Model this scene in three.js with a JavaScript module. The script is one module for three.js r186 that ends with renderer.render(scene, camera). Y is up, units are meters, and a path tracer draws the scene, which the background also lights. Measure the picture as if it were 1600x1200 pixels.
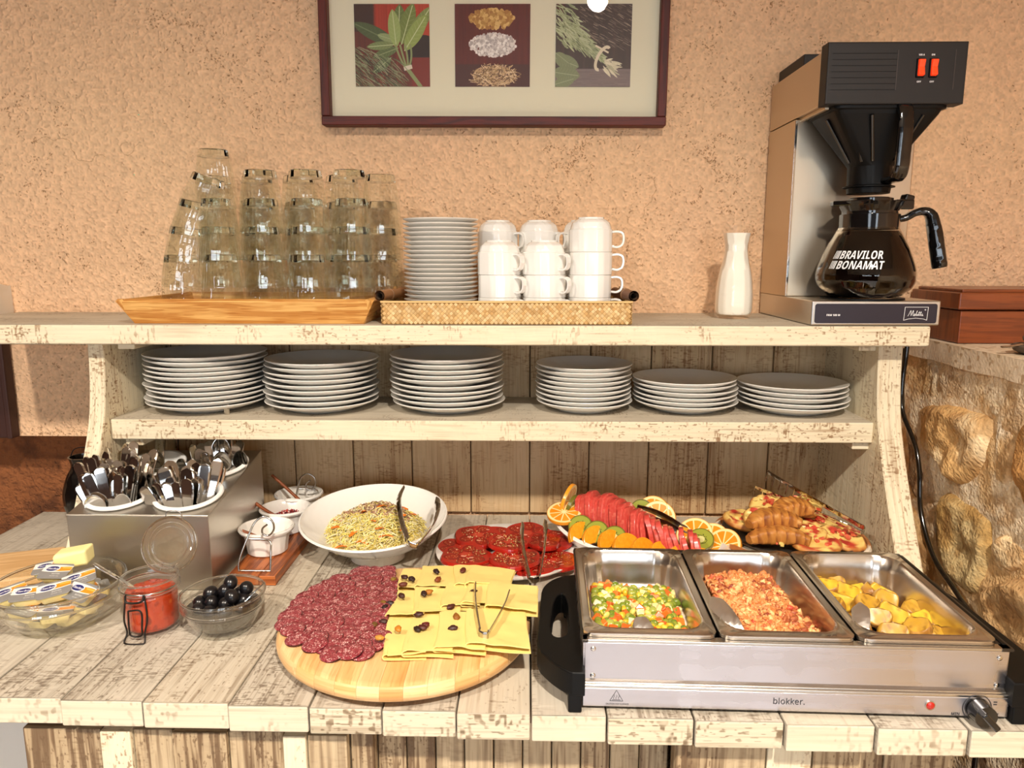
import * as THREE from 'three';
import { RoundedBoxGeometry } from 'three/addons/geometries/RoundedBoxGeometry.js';
import { mergeGeometries, mergeVertices, toCreasedNormals } from 'three/addons/utils/BufferGeometryUtils.js';
import { RectAreaLightUniformsLib } from 'three/addons/lights/RectAreaLightUniformsLib.js';
import { FontLoader } from 'three/addons/loaders/FontLoader.js';
import { TextGeometry } from 'three/addons/geometries/TextGeometry.js';

// ---------- camera, exposure, light ----------
const scene = new THREE.Scene();
const FOCAL = 1164;
const camera = new THREE.PerspectiveCamera(2 * Math.atan(600 / FOCAL) * 180 / Math.PI, 4 / 3, 0.05, 30);
camera.position.set(0, 1.43, 1.5);
camera.rotation.set(-Math.atan(200 / FOCAL), Math.atan(25 / FOCAL), 0, 'YXZ');
const renderer = new THREE.WebGLRenderer({ antialias: true });
renderer.toneMapping = THREE.LinearToneMapping;
renderer.toneMappingExposure = 1.12;
renderer.shadowMap.enabled = true;
RectAreaLightUniformsLib.init();
scene.background = new THREE.Color(0x20242a);
const WARM = new THREE.Color(1.0, 0.89, 0.76), COOL = new THREE.Color(0.80, 0.90, 1.0);
const LAMP_POWER = 15.0, WINDOW_POWER = 3.0;
// ceiling lamps: x, z of each
const LAMPS = [[-1.1, 1.95, 0.8], [0.3, 2.05, 1.2]];
const CEILING = 2.55;
// windows in the front wall behind the camera: x0, x1, y0, y1
const WINDOWS = [[-1.75, -0.55, 0.75, 2.25], [0.15, 1.65, 0.75, 2.25]];
const ROOM_BACK = 4.7;
function buildLights() {
  for (const [x, z, k] of LAMPS) {
    const g = thing('ceiling_lamp', x < -0.4 ? 'recessed warm ceiling lamp above the cutlery end of the buffet' : 'recessed warm ceiling lamp above the middle of the buffet', 'lamp', [x, CEILING, z]);
    g.userData.group = 'recessed ceiling lamps';
    part(lathe([[0.045, -0.001], [0.062, -0.006], [0.068, -0.004], [0.07, 0], [0.045, 0]], 32), M.whitePaint, 'ring', g);
    const em = new THREE.MeshStandardMaterial({ color: 0xffffff, emissive: WARM, emissiveIntensity: 30 });
    part(new THREE.CylinderGeometry(0.045, 0.045, 0.004, 32), em, 'lamp_disc', g);
    const l = new THREE.SpotLight(WARM, LAMP_POWER * k, 0, 1.25, 0.5, 2);
    l.position.set(x, CEILING - 0.02, z); l.target.position.set(x, 0, z - 0.25);
    l.castShadow = true; l.shadow.radius = 2.2; scene.add(l, l.target);
  }
  WINDOWS.forEach(([x0, x1, y0, y1], i) => {
    const l = new THREE.RectAreaLight(COOL, WINDOW_POWER, x1 - x0 - 0.1, y1 - y0 - 0.1);
    l.position.set((x0 + x1) / 2, (y0 + y1) / 2, ROOM_BACK - 0.02); l.lookAt((x0 + x1) / 2, (y0 + y1) / 2, 0); scene.add(l);
  });
}
// ---------- helpers ----------
let seed = 12345;
function rnd() { seed = (seed * 1664525 + 1013904223) >>> 0; return seed / 4294967296; }
const rr = (a, b) => a + (b - a) * rnd();
function reseed(s) { seed = s >>> 0; for (let i = 0; i < 5; i++) rnd(); }
const V = (x, y, z) => new THREE.Vector3(x, y, z);
const sstep = (a, b, x) => { const t = Math.min(1, Math.max(0, (x - a) / (b - a))); return t * t * (3 - 2 * t); };
const lerp = (a, b, t) => a + (b - a) * t;
const HASH = new Float32Array(65536);
{ reseed(77); for (let i = 0; i < 65536; i++) HASH[i] = rnd(); }
// tileable value noise; px, py whole periods
function vn(x, y, px, py, s) {
  const xf = Math.floor(x), yf = Math.floor(y), u = x - xf, v = y - yf;
  const x0 = ((xf % px) + px) % px, x1 = (x0 + 1) % px, y0 = ((yf % py) + py) % py, y1 = (y0 + 1) % py;
  const h = (a, b) => HASH[(a * 1619 + b * 31337 + s * 6971 + ((a * b) << 3)) & 65535];
  const su = u * u * (3 - 2 * u), sv = v * v * (3 - 2 * v);
  const a = h(x0, y0), b = h(x1, y0), c = h(x0, y1), d = h(x1, y1);
  return a + (b - a) * su + (c - a) * sv + (a - b - c + d) * su * sv;
}
function fbm(x, y, px, py, oct, s) { let t = 0, a = 0.5, n = 0; for (let i = 0; i < oct; i++) { t += a * vn(x, y, px, py, s + i); n += a; x *= 2; y *= 2; px *= 2; py *= 2; a *= 0.5; } return t / n; }
// 3-D noise for displacing shapes
function n3(x, y, z, s = 0) {
  const xf = Math.floor(x), yf = Math.floor(y), zf = Math.floor(z), u = x - xf, v = y - yf, w = z - zf;
  const h = (a, b, c) => HASH[(a * 1619 + b * 31337 + c * 52591 + s * 6971 + ((a ^ (b * 7) ^ (c * 13)) << 4)) & 65535];
  const f = (t) => t * t * (3 - 2 * t), fu = f(u), fv = f(v), fw = f(w);
  const l = (a, b, t) => a + (b - a) * t;
  return l(l(l(h(xf, yf, zf), h(xf + 1, yf, zf), fu), l(h(xf, yf + 1, zf), h(xf + 1, yf + 1, zf), fu), fv), l(l(h(xf, yf, zf + 1), h(xf + 1, yf, zf + 1), fu), l(h(xf, yf + 1, zf + 1), h(xf + 1, yf + 1, zf + 1), fu), fv), fw) * 2 - 1;
}
const f3 = (x, y, z, s = 0, o = 3) => { let t = 0, a = 1, n = 0; for (let i = 0; i < o; i++) { t += a * n3(x, y, z, s + i); n += a; a *= 0.5; x *= 2.03; y *= 2.03; z *= 2.03; } return t / n; };

function dataTex(w, h, fn, srgb = true) {
  const d = new Uint8Array(w * h * 4);
  for (let y = 0, i = 0; y < h; y++) for (let x = 0; x < w; x++, i += 4) {
    const c = fn(x, y); d[i] = c[0]; d[i + 1] = c[1]; d[i + 2] = c[2]; d[i + 3] = 255;
  }
  const t = new THREE.DataTexture(d, w, h); t.magFilter = THREE.LinearFilter; t.minFilter = THREE.LinearFilter; t.wrapS = t.wrapT = THREE.RepeatWrapping;
  if (srgb) t.colorSpace = THREE.SRGBColorSpace; t.needsUpdate = true; return t;
}
function canvasTex(w, h, draw, srgb = true) {
  const c = document.createElement('canvas'); c.width = w; c.height = h; draw(c.getContext('2d'), w, h);
  const t = new THREE.CanvasTexture(c); t.wrapS = t.wrapT = THREE.RepeatWrapping; if (srgb) t.colorSpace = THREE.SRGBColorSpace; return t;
}
const std = (o) => new THREE.MeshStandardMaterial(o), phy = (o) => new THREE.MeshPhysicalMaterial(o);
const mixc = (a, b, t) => [lerp(a[0], b[0], t), lerp(a[1], b[1], t), lerp(a[2], b[2], t)];

// names and records
const used = new Map();
function numbered(n) { const k = (used.get(n) ?? -1) + 1; used.set(n, k); return k ? n + '_' + String(k).padStart(3, '0') : n; }
function thing(name, label, category, pos = [0, 0, 0], ry = 0, group) {
  const g = new THREE.Group(); g.name = numbered(name); g.position.set(...pos); g.rotation.y = ry;
  g.userData = { label, category }; if (group) g.userData.group = group; scene.add(g); return g;
}
function solo(name, label, category, geo, mat, group) {
  const m = new THREE.Mesh(geo, mat); m.name = numbered(name); m.castShadow = m.receiveShadow = true; m.userData = { label, category };
  if (group) m.userData.group = group; scene.add(m); return m;
}
function part(geo, mat, name, parent, label) {
  const m = new THREE.Mesh(geo, mat); m.name = name; m.castShadow = m.receiveShadow = true; if (label) m.userData.label = label; parent.add(m); return m;
}
function struct(geo, mat, name, label) {
  const m = new THREE.Mesh(geo, mat); m.name = name; m.castShadow = m.receiveShadow = true; m.userData = { kind: 'structure' }; if (label) m.userData.label = label; scene.add(m); return m;
}
function copyOf(o, label, group) { const c = o.clone(); c.name = numbered(o.name.replace(/_\d{3}$/, '')); c.userData = { ...o.userData, label }; if (group) c.userData.group = group; scene.add(c); return c; }
const ORD = ['first', 'second', 'third', 'fourth', 'fifth', 'sixth', 'seventh', 'eighth', 'ninth', 'tenth', 'eleventh', 'twelfth', 'thirteenth', 'fourteenth', 'fifteenth', 'sixteenth', 'seventeenth', 'eighteenth', 'nineteenth', 'twentieth', 'twenty-first', 'twenty-second', 'twenty-third', 'twenty-fourth', 'twenty-fifth', 'twenty-sixth', 'twenty-seventh', 'twenty-eighth', 'twenty-ninth', 'thirtieth'];
const ordFrom = (i, n, low, high) => i === 0 ? low : i === n - 1 ? high : ORD[i];

// geometry
const nonIdx = (g) => g.index ? g.toNonIndexed() : g.clone();
function clean(g) {
  g = nonIdx(g);
  for (const k of Object.keys(g.attributes)) if (!['position', 'normal', 'uv', 'color'].includes(k)) g.deleteAttribute(k);
  if (!g.attributes.uv) g.setAttribute('uv', new THREE.BufferAttribute(new Float32Array(g.attributes.position.count * 2), 2));
  if (!g.attributes.normal) g.computeVertexNormals();
  g.clearGroups(); return g;
}
const merge = (list) => mergeGeometries(list.map(clean));
const tr = (g, x = 0, y = 0, z = 0) => g.translate(x, y, z);
function place(g, p = [0, 0, 0], r = [0, 0, 0], s = 1) {
  const m = new THREE.Matrix4().compose(V(...p), new THREE.Quaternion().setFromEuler(new THREE.Euler(...r)), typeof s === 'number' ? V(s, s, s) : V(...s));
  return g.applyMatrix4(m);
}
// uv in metres by the way each face points; along: axis of the grain (u runs along it)
function boxUV(g, along = 'x', ou = 0, ov = 0, k = 1) {
  const p = g.attributes.position, n = g.attributes.normal, uv = new Float32Array(p.count * 2);
  for (let i = 0; i < p.count; i++) {
    const P = { x: p.getX(i), y: p.getY(i), z: p.getZ(i) }, N = { x: Math.abs(n.getX(i)), y: Math.abs(n.getY(i)), z: Math.abs(n.getZ(i)) };
    const big = N.x > N.y && N.x > N.z ? 'x' : N.y > N.z ? 'y' : 'z';
    let u, v;
    if (big === along) { const o = ['x', 'y', 'z'].filter((a) => a !== along); u = P[o[0]] * 0.6; v = P[o[1]]; }
    else { u = P[along]; v = P[['x', 'y', 'z'].find((a) => a !== along && a !== big)]; }
    uv[i * 2] = (u + ou) * k; uv[i * 2 + 1] = (v + ov) * k;
  }
  g.setAttribute('uv', new THREE.BufferAttribute(uv, 2)); return g;
}
const rbox = (w, h, d, r = 0.003, seg = 2) => new RoundedBoxGeometry(w, h, d, seg, r);
const board = (w, h, d, along, r = 0.003) => boxUV(rbox(w, h, d, r, 1), along, rr(0, 5), rr(0, 5));
function lathe(pts, seg = 48, crease = 0.6) { return toCreasedNormals(new THREE.LatheGeometry(pts.map(([x, y]) => new THREE.Vector2(Math.max(x, 1e-5), y)), seg), crease); }
// smooth profile through points, for lathes
function curvePts(pts, n) { const c = new THREE.CatmullRomCurve3(pts.map(([x, y]) => V(x, y, 0)), false, 'centripetal'); return c.getPoints(n).map((p) => [p.x, p.y]); }
function tube(pts, r, seg = 40, rad = 8, closed = false) { return new THREE.TubeGeometry(new THREE.CatmullRomCurve3(pts.map((p) => V(...p)), closed, 'centripetal'), seg, r, rad, closed); }
// a flat strip bent along a path: section half-width a(t) across 'side', half-thickness b(t) along 'up'
function sweep(path, sec, n, rings, sideHint = V(0, 0, 1)) {
  const c = new THREE.CatmullRomCurve3(path.map((p) => V(...p)), false, 'centripetal'), pos = [], idx = [], uv = [];
  for (let i = 0; i <= n; i++) {
    const t = i / n, P = c.getPointAt(t), T = c.getTangentAt(t), up = V().crossVectors(sideHint, T).normalize(), side = V().crossVectors(T, up).normalize(), [a, b, off = 0] = sec(t);
    for (let k = 0; k < rings; k++) {
      const an = k / rings * Math.PI * 2, ca = Math.cos(an), sa = Math.sin(an), q = 0.55;
      const x = Math.sign(ca) * Math.pow(Math.abs(ca), q) * a, y = Math.sign(sa) * Math.pow(Math.abs(sa), q) * b + off * (1 - (x / (a || 1)) ** 2);
      pos.push(P.x + side.x * x + up.x * y, P.y + side.y * x + up.y * y, P.z + side.z * x + up.z * y); uv.push(t, k / rings);
    }
  }
  for (let i = 0; i < n; i++) for (let k = 0; k < rings; k++) { const k1 = (k + 1) % rings, a = i * rings + k, b = i * rings + k1, d = a + rings, e = b + rings; idx.push(a, d, b, b, d, e); }
  for (const [base, flip] of [[0, 1], [n * rings, 0]]) for (let k = 1; k < rings - 1; k++) flip ? idx.push(base, base + k, base + k + 1) : idx.push(base, base + k + 1, base + k);
  const g = new THREE.BufferGeometry(); g.setAttribute('position', new THREE.Float32BufferAttribute(pos, 3)); g.setAttribute('uv', new THREE.Float32BufferAttribute(uv, 2)); g.setIndex(idx); g.computeVertexNormals(); return toCreasedNormals(g, 0.9);
}
function displace(g, fn) {
  const p = g.attributes.position, v = V();
  for (let i = 0; i < p.count; i++) { v.fromBufferAttribute(p, i); fn(v); p.setXYZ(i, v.x, v.y, v.z); }
  g.computeVertexNormals(); return g;
}
function colorBy(g, fn) { // fn(position, normal) gives linear rgb
  const p = g.attributes.position, n = g.attributes.normal, c = new Float32Array(p.count * 3), v = V(), w = V();
  for (let i = 0; i < p.count; i++) { v.fromBufferAttribute(p, i); w.fromBufferAttribute(n, i); const q = fn(v, w, i); c[i * 3] = q[0]; c[i * 3 + 1] = q[1]; c[i * 3 + 2] = q[2]; }
  g.setAttribute('color', new THREE.BufferAttribute(c, 3)); return g;
}
const L = (hex) => { const c = new THREE.Color(hex); return [c.r, c.g, c.b]; };
const weld = (g) => { g = g.clone(); g.deleteAttribute('normal'); if (g.attributes.uv) g.deleteAttribute('uv'); g = mergeVertices(g, 1e-5); g.computeVertexNormals(); return g; };
const ball = (r, d = 3) => weld(new THREE.IcosahedronGeometry(r, d));
function extr(shape, depth, bevel = 0.002, seg = 2, curve = 24) { return new THREE.ExtrudeGeometry(shape, { depth, bevelEnabled: bevel > 0, bevelSize: bevel, bevelThickness: bevel, bevelSegments: seg, curveSegments: curve }); }
function rectShape(w, h, r) { const s = new THREE.Shape(), x = w / 2, y = h / 2; s.moveTo(-x + r, -y); s.lineTo(x - r, -y); s.absarc(x - r, -y + r, r, -Math.PI / 2, 0); s.lineTo(x, y - r); s.absarc(x - r, y - r, r, 0, Math.PI / 2); s.lineTo(-x + r, y); s.absarc(-x + r, y - r, r, Math.PI / 2, Math.PI); s.lineTo(-x, -y + r); s.absarc(-x + r, -y + r, r, Math.PI, Math.PI * 1.5); return s; }
const font = await new FontLoader().loadAsync('fonts/droid/droid_sans_bold.typeface.json');
const fontR = await new FontLoader().loadAsync('fonts/droid/droid_sans_regular.typeface.json');
function text(s, size, depth = 0.0004, f = font) { const g = new TextGeometry(s, { font: f, size, depth, curveSegments: 4, bevelEnabled: false }); g.computeBoundingBox(); g.translate(-g.boundingBox.min.x, 0, 0); return g; }
// ---------- materials ----------
const M = {};
{ // stucco wall: fine grain, short cracks and pits filled with brown grime
  const N = 2048, H = new Float32Array(N * N), D = new Float32Array(N * N);
  reseed(4);
  const stamp = (x, y, r, d, k) => {
    const R = Math.ceil(r + 1);
    for (let j = -R; j <= R; j++) for (let i = -R; i <= R; i++) {
      const q = Math.hypot(i + Math.floor(x) - x, j + Math.floor(y) - y) / r; if (q > 1) continue;
      const at = (((Math.floor(y) + j) % N + N) % N) * N + ((Math.floor(x) + i) % N + N) % N, w = (1 - q * q);
      D[at] = Math.max(D[at], d * Math.min(1, w * 1.6)); H[at] = Math.min(H[at], -k * w);
    }
  };
  const walk = (x, y, a, len, r, d, k, turn) => { for (let s = 0; s < len; s++) { stamp(x, y, r * rr(0.7, 1.25), d * rr(0.6, 1), k); x += Math.cos(a); y += Math.sin(a); a += rr(-turn, turn); if (rnd() < 0.02) a += rr(-0.9, 0.9); } };
  // flecks strung along broken, ragged lines
  const line = (u, v) => { const w = vn(u * 70, v * 70, 70, 70, 41) * 0.5; return Math.min(Math.abs(fbm(u * 22 + w, v * 22 + w, 22, 22, 3, 43) - 0.5), 1.3 * Math.abs(fbm(u * 15 + w, v * 15 - w, 15, 15, 3, 53) - 0.5)); };
  for (let i = 0; i < 260000; i++) {
    const x = rr(0, N), y = rr(0, N), u = x / N, v = y / N, q = line(u, v), m = fbm(u * 10, v * 10, 10, 10, 4, 5), near = 1 - sstep(0.004, 0.02, q);
    if (rnd() > near * sstep(0.4, 0.6, m) * 0.95 + 0.035 * sstep(0.4, 0.6, m) + 0.004) continue;
    let a = rr(0, 6.28); const n = 1 + Math.floor(rr(0, 4)), r = rr(0.55, 1.15), d = rr(0.25, 0.8); let px = x, py = y;
    for (let k = 0; k < n; k++) { stamp(px, py, r, d, 0.7); px += Math.cos(a) * 1.1; py += Math.sin(a) * 1.1; a += rr(-0.7, 0.7); }
  }
  for (let i = 0; i < 14; i++) walk(rr(0, N), rr(0, N), rr(0, 6.28), rr(60, 200), 0.75, 0.4, 0.6, 0.35);
  const base = [246, 207, 163], pink = [243, 198, 158], dirt = [138, 94, 58], tone = new Float32Array(N * N);
  for (let y = 0, i = 0; y < N; y++) for (let x = 0; x < N; x++, i++) {
    const u = x / N, v = y / N;
    const g1 = vn(u * 620, v * 620, 620, 620, 3), g2 = vn(u * 300 + g1 * 0.7, v * 300, 300, 300, 8), g3 = fbm(u * 60, v * 60, 60, 60, 2, 11), lump = vn(u * 22, v * 22, 22, 22, 6);
    H[i] = 0.52 + H[i] * 0.34 + (g1 - 0.5) * 0.3 + (g2 - 0.5) * 0.42 + (g3 - 0.5) * 0.3 + (lump - 0.5) * 0.3; tone[i] = g1 * 0.5 + g2 * 0.5;
  }
  M.wallColor = dataTex(N, N, (x, y) => { const i = y * N + x, b = mixc(base, pink, fbm(x / N * 6, y / N * 6, 6, 6, 3, 21)), k = 0.97 + (tone[i] - 0.5) * 0.16; const c = mixc(b, dirt, Math.min(0.9, D[i])); return [c[0] * k, c[1] * k, c[2] * k]; });
  M.wallBump = dataTex(N, N, (x, y) => { const h = Math.min(255, Math.max(0, H[y * N + x] * 255)); return [h, h, h]; }, false);
  for (const t of [M.wallColor, M.wallBump]) t.repeat.set(0.5, 0.5);
  M.wall = std({ map: M.wallColor, bumpMap: M.wallBump, bumpScale: 0.0062, roughness: 0.95 });
}
// whitewashed wood. u along the grain, in metres; the map spans 1.6 m x 0.8 m
function woodTex(o) {
  const W = 2048, Hh = 1024;
  return dataTex(W, Hh, (x, y) => {
    const u = x / W, v = y / Hh;
    const warp = fbm(u * 4, v * 6, 4, 6, 2, o.s) * 0.9;
    const fine = vn(u * 30, v * 420, 30, 420, o.s + 1), mid = fbm(u * 14 + warp, v * 170 + warp * 4, 14, 170, 3, o.s + 2), broad = fbm(u * 7, v * 11, 7, 11, 3, o.s + 4);
    const sawMask = sstep(o.sawLo, o.sawLo + 0.16, fbm(u * 46, v * 26, 46, 26, 4, o.s + 6)), saw = sstep(0.55, 0.78, vn(u * 760, v * 110 + vn(u * 90, v * 14, 90, 14, 2) * 2, 760, 110, o.s + 7)) * (0.35 + 0.9 * vn(u * 260, v * 260, 260, 260, o.s + 8));
    const fleck = sstep(o.fleck, o.fleck + 0.07, fbm(u * 280, v * 330, 280, 330, 2, o.s + 9)) * sstep(0.42, 0.6, broad);
    let wear = sstep(o.grainLo, o.grainLo + 0.3, mid) * o.grain + sawMask * saw * o.saw + fleck * 0.6 + sstep(0.6, 0.8, fine) * o.fine;
    wear *= lerp(0.35, 0.95, sstep(0.32, 0.68, broad));
    const c = mixc(mixc(o.paint, o.paint2, broad), o.wood, Math.min(0.85, wear)), k = 0.965 + fine * 0.07;
    return [Math.min(255, c[0] * k), Math.min(255, c[1] * k), Math.min(255, c[2] * k)];
  });
}
const woodBump = dataTex(1024, 512, (x, y) => { const u = x / 1024, v = y / 512; const h = 120 + 70 * (fbm(u * 8, v * 80, 8, 80, 3, 31) - 0.5) + 60 * (vn(u * 24, v * 200, 24, 200, 33) - 0.5) - 60 * sstep(0.56, 0.72, vn(u * 230, v * 40, 230, 40, 35)) * sstep(0.5, 0.66, fbm(u * 20, v * 14, 20, 14, 2, 37)); return [h, h, h]; }, false);
const repWood = (t) => { t.repeat.set(1 / 1.6, 1 / 0.8); return t; };
repWood(woodBump);
const woodMat = (o, extra = {}) => std({ map: repWood(woodTex(o)), bumpMap: woodBump, bumpScale: 0.0014, roughness: 0.72, ...extra });
M.edge = woodMat({ s: 40, paint: [233, 222, 194], paint2: [226, 212, 180], wood: [122, 86, 54], grainLo: 0.6, grain: 0.4, saw: 0.7, sawLo: 0.53, fine: 0.16, fleck: 0.7 });
M.top = woodMat({ s: 60, paint: [206, 197, 181], paint2: [184, 175, 158], wood: [110, 97, 82], grainLo: 0.5, grain: 0.4, saw: 0.72, sawLo: 0.42, fine: 0.38, fleck: 0.7 });
M.endFace = woodMat({ s: 44, paint: [220, 209, 184], paint2: [208, 195, 168], wood: [110, 90, 66], grainLo: 0.55, grain: 0.4, saw: 0.9, sawLo: 0.45, fine: 0.2, fleck: 0.71 });
M.shelfWood = woodMat({ s: 80, paint: [208, 198, 179], paint2: [192, 181, 161], wood: [112, 94, 74], grainLo: 0.55, grain: 0.45, saw: 0.55, sawLo: 0.5, fine: 0.2, fleck: 0.74 });
M.back = woodMat({ s: 100, paint: [214, 186, 146], paint2: [192, 158, 114], wood: [124, 84, 48], grainLo: 0.5, grain: 0.4, saw: 0.55, sawLo: 0.46, fine: 0.45, fleck: 0.74 });  // same whitewash turned tan: shade under the shelves put into the colour, plus wear
M.base = woodMat({ s: 120, paint: [206, 186, 152], paint2: [168, 144, 110], wood: [96, 72, 48], grainLo: 0.4, grain: 0.8, saw: 0.3, sawLo: 0.5, fine: 0.5, fleck: 0.7 });
M.gap = std({ color: L2(0x5a4430), roughness: 0.95 });
function L2(h) { return new THREE.Color(h); }
// plain woods: u along grain, map spans 0.5 m x 0.25 m
function plainWood(a, b, s, dark = 0.5, fine = 0.3) {
  const t = dataTex(1024, 512, (x, y) => { const u = x / 1024, v = y / 512, w = fbm(u * 3, v * 5, 3, 5, 2, s) * 2, g = fbm(u * 4 + w * 0.3, v * 40 + w * 2, 4, 40, 3, s + 3), f = vn(u * 20, v * 220, 20, 220, s + 5); return mixc(a, b, Math.min(1, sstep(0.35, 0.7, g) * dark + sstep(0.55, 0.8, f) * fine)); });
  t.repeat.set(2, 4); return t;
}
M.bamboo = std({ map: plainWood([231, 180, 104], [186, 120, 48], 140, 0.75, 0.45), roughness: 0.42 });
M.beech = [[236, 192, 136], [232, 184, 124], [238, 198, 144], [226, 174, 112], [234, 188, 128]].map((c, i) => std({ map: plainWood(c, [c[0] - 36, c[1] - 42, c[2] - 44], 150 + i * 7, 0.5, 0.25), roughness: 0.4 }));
M.darkBoard = std({ map: plainWood([186, 106, 52], [126, 62, 26], 190, 0.8, 0.4), roughness: 0.4 });
M.spoonWood = std({ map: plainWood([170, 92, 44], [112, 54, 24], 200, 0.6, 0.3), roughness: 0.5 });
M.mahogany = std({ map: plainWood([96, 27, 13], [58, 15, 8], 210, 0.7, 0.4), roughness: 0.55 });
M.boxWood = phy({ map: plainWood([140, 70, 32], [104, 48, 22], 220, 0.6, 0.3), roughness: 0.35, clearcoat: 0.3, clearcoatRoughness: 0.25 });
M.white = phy({ color: L2(0xf4f1ea), roughness: 0.16, clearcoat: 0.5, clearcoatRoughness: 0.06 });
M.cupWhite = M.white;
M.plate = phy({ color: L2(0xf0ede6), roughness: 0.22, clearcoat: 0.3, clearcoatRoughness: 0.1 });
M.whitePlastic = std({ color: L2(0xf3f3f0), roughness: 0.35 });
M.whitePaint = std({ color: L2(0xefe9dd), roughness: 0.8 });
M.glass = phy({ color: 0xffffff, roughness: 0.0, transmission: 1, thickness: 0, ior: 1.5 });
M.glassTint = phy({ color: new THREE.Color(0.958, 0.972, 0.945), roughness: 0.0, transmission: 1, thickness: 0, ior: 1.85 });
M.glassBowl = phy({ color: new THREE.Color(0.985, 0.99, 0.975), roughness: 0.0, transmission: 1, thickness: 0, ior: 1.95 });
M.glassSolid = phy({ color: 0xffffff, roughness: 0.0, transmission: 1, thickness: 0.01, ior: 1.5, attenuationColor: L2(0xdfeee0), attenuationDistance: 0.12 });
const brush = dataTex(512, 512, (x, y) => { const h = 128 + 110 * (vn(x / 512 * 6, y / 512 * 256, 6, 256, 61) - 0.5) + 60 * (vn(x / 512 * 20, y / 512 * 512, 20, 512, 63) - 0.5); return [h, h, h]; }, false);
brush.repeat.set(4, 4);
M.steel = std({ color: L2(0xc9c4bc), metalness: 1, roughness: 0.24 });
M.brushed = phy({ color: L2(0xc8c2b8), metalness: 1, roughness: 0.34, bumpMap: brush, bumpScale: 0.00005, anisotropy: 0.5 });
M.polished = std({ color: L2(0xd2cec8), metalness: 1, roughness: 0.09 });
M.satin = std({ color: L2(0xdcd8d2), metalness: 1, roughness: 0.36 });
M.wire = std({ color: L2(0xc4c0ba), metalness: 1, roughness: 0.18 });
M.black = phy({ color: L2(0x060606), roughness: 0.5, specularIntensity: 0.45 });
M.blackGloss = phy({ color: L2(0x0d0c0c), roughness: 0.14, clearcoat: 0.6, clearcoatRoughness: 0.05 });
M.blackMatte = std({ color: L2(0x1b1715), roughness: 0.55 });
M.iron = std({ color: L2(0x241d18), roughness: 0.3, metalness: 0.4 });
M.print = std({ color: L2(0xf2f2f2), roughness: 0.5 });
M.printDark = std({ color: L2(0x2a2a2c), roughness: 0.5 });
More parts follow.
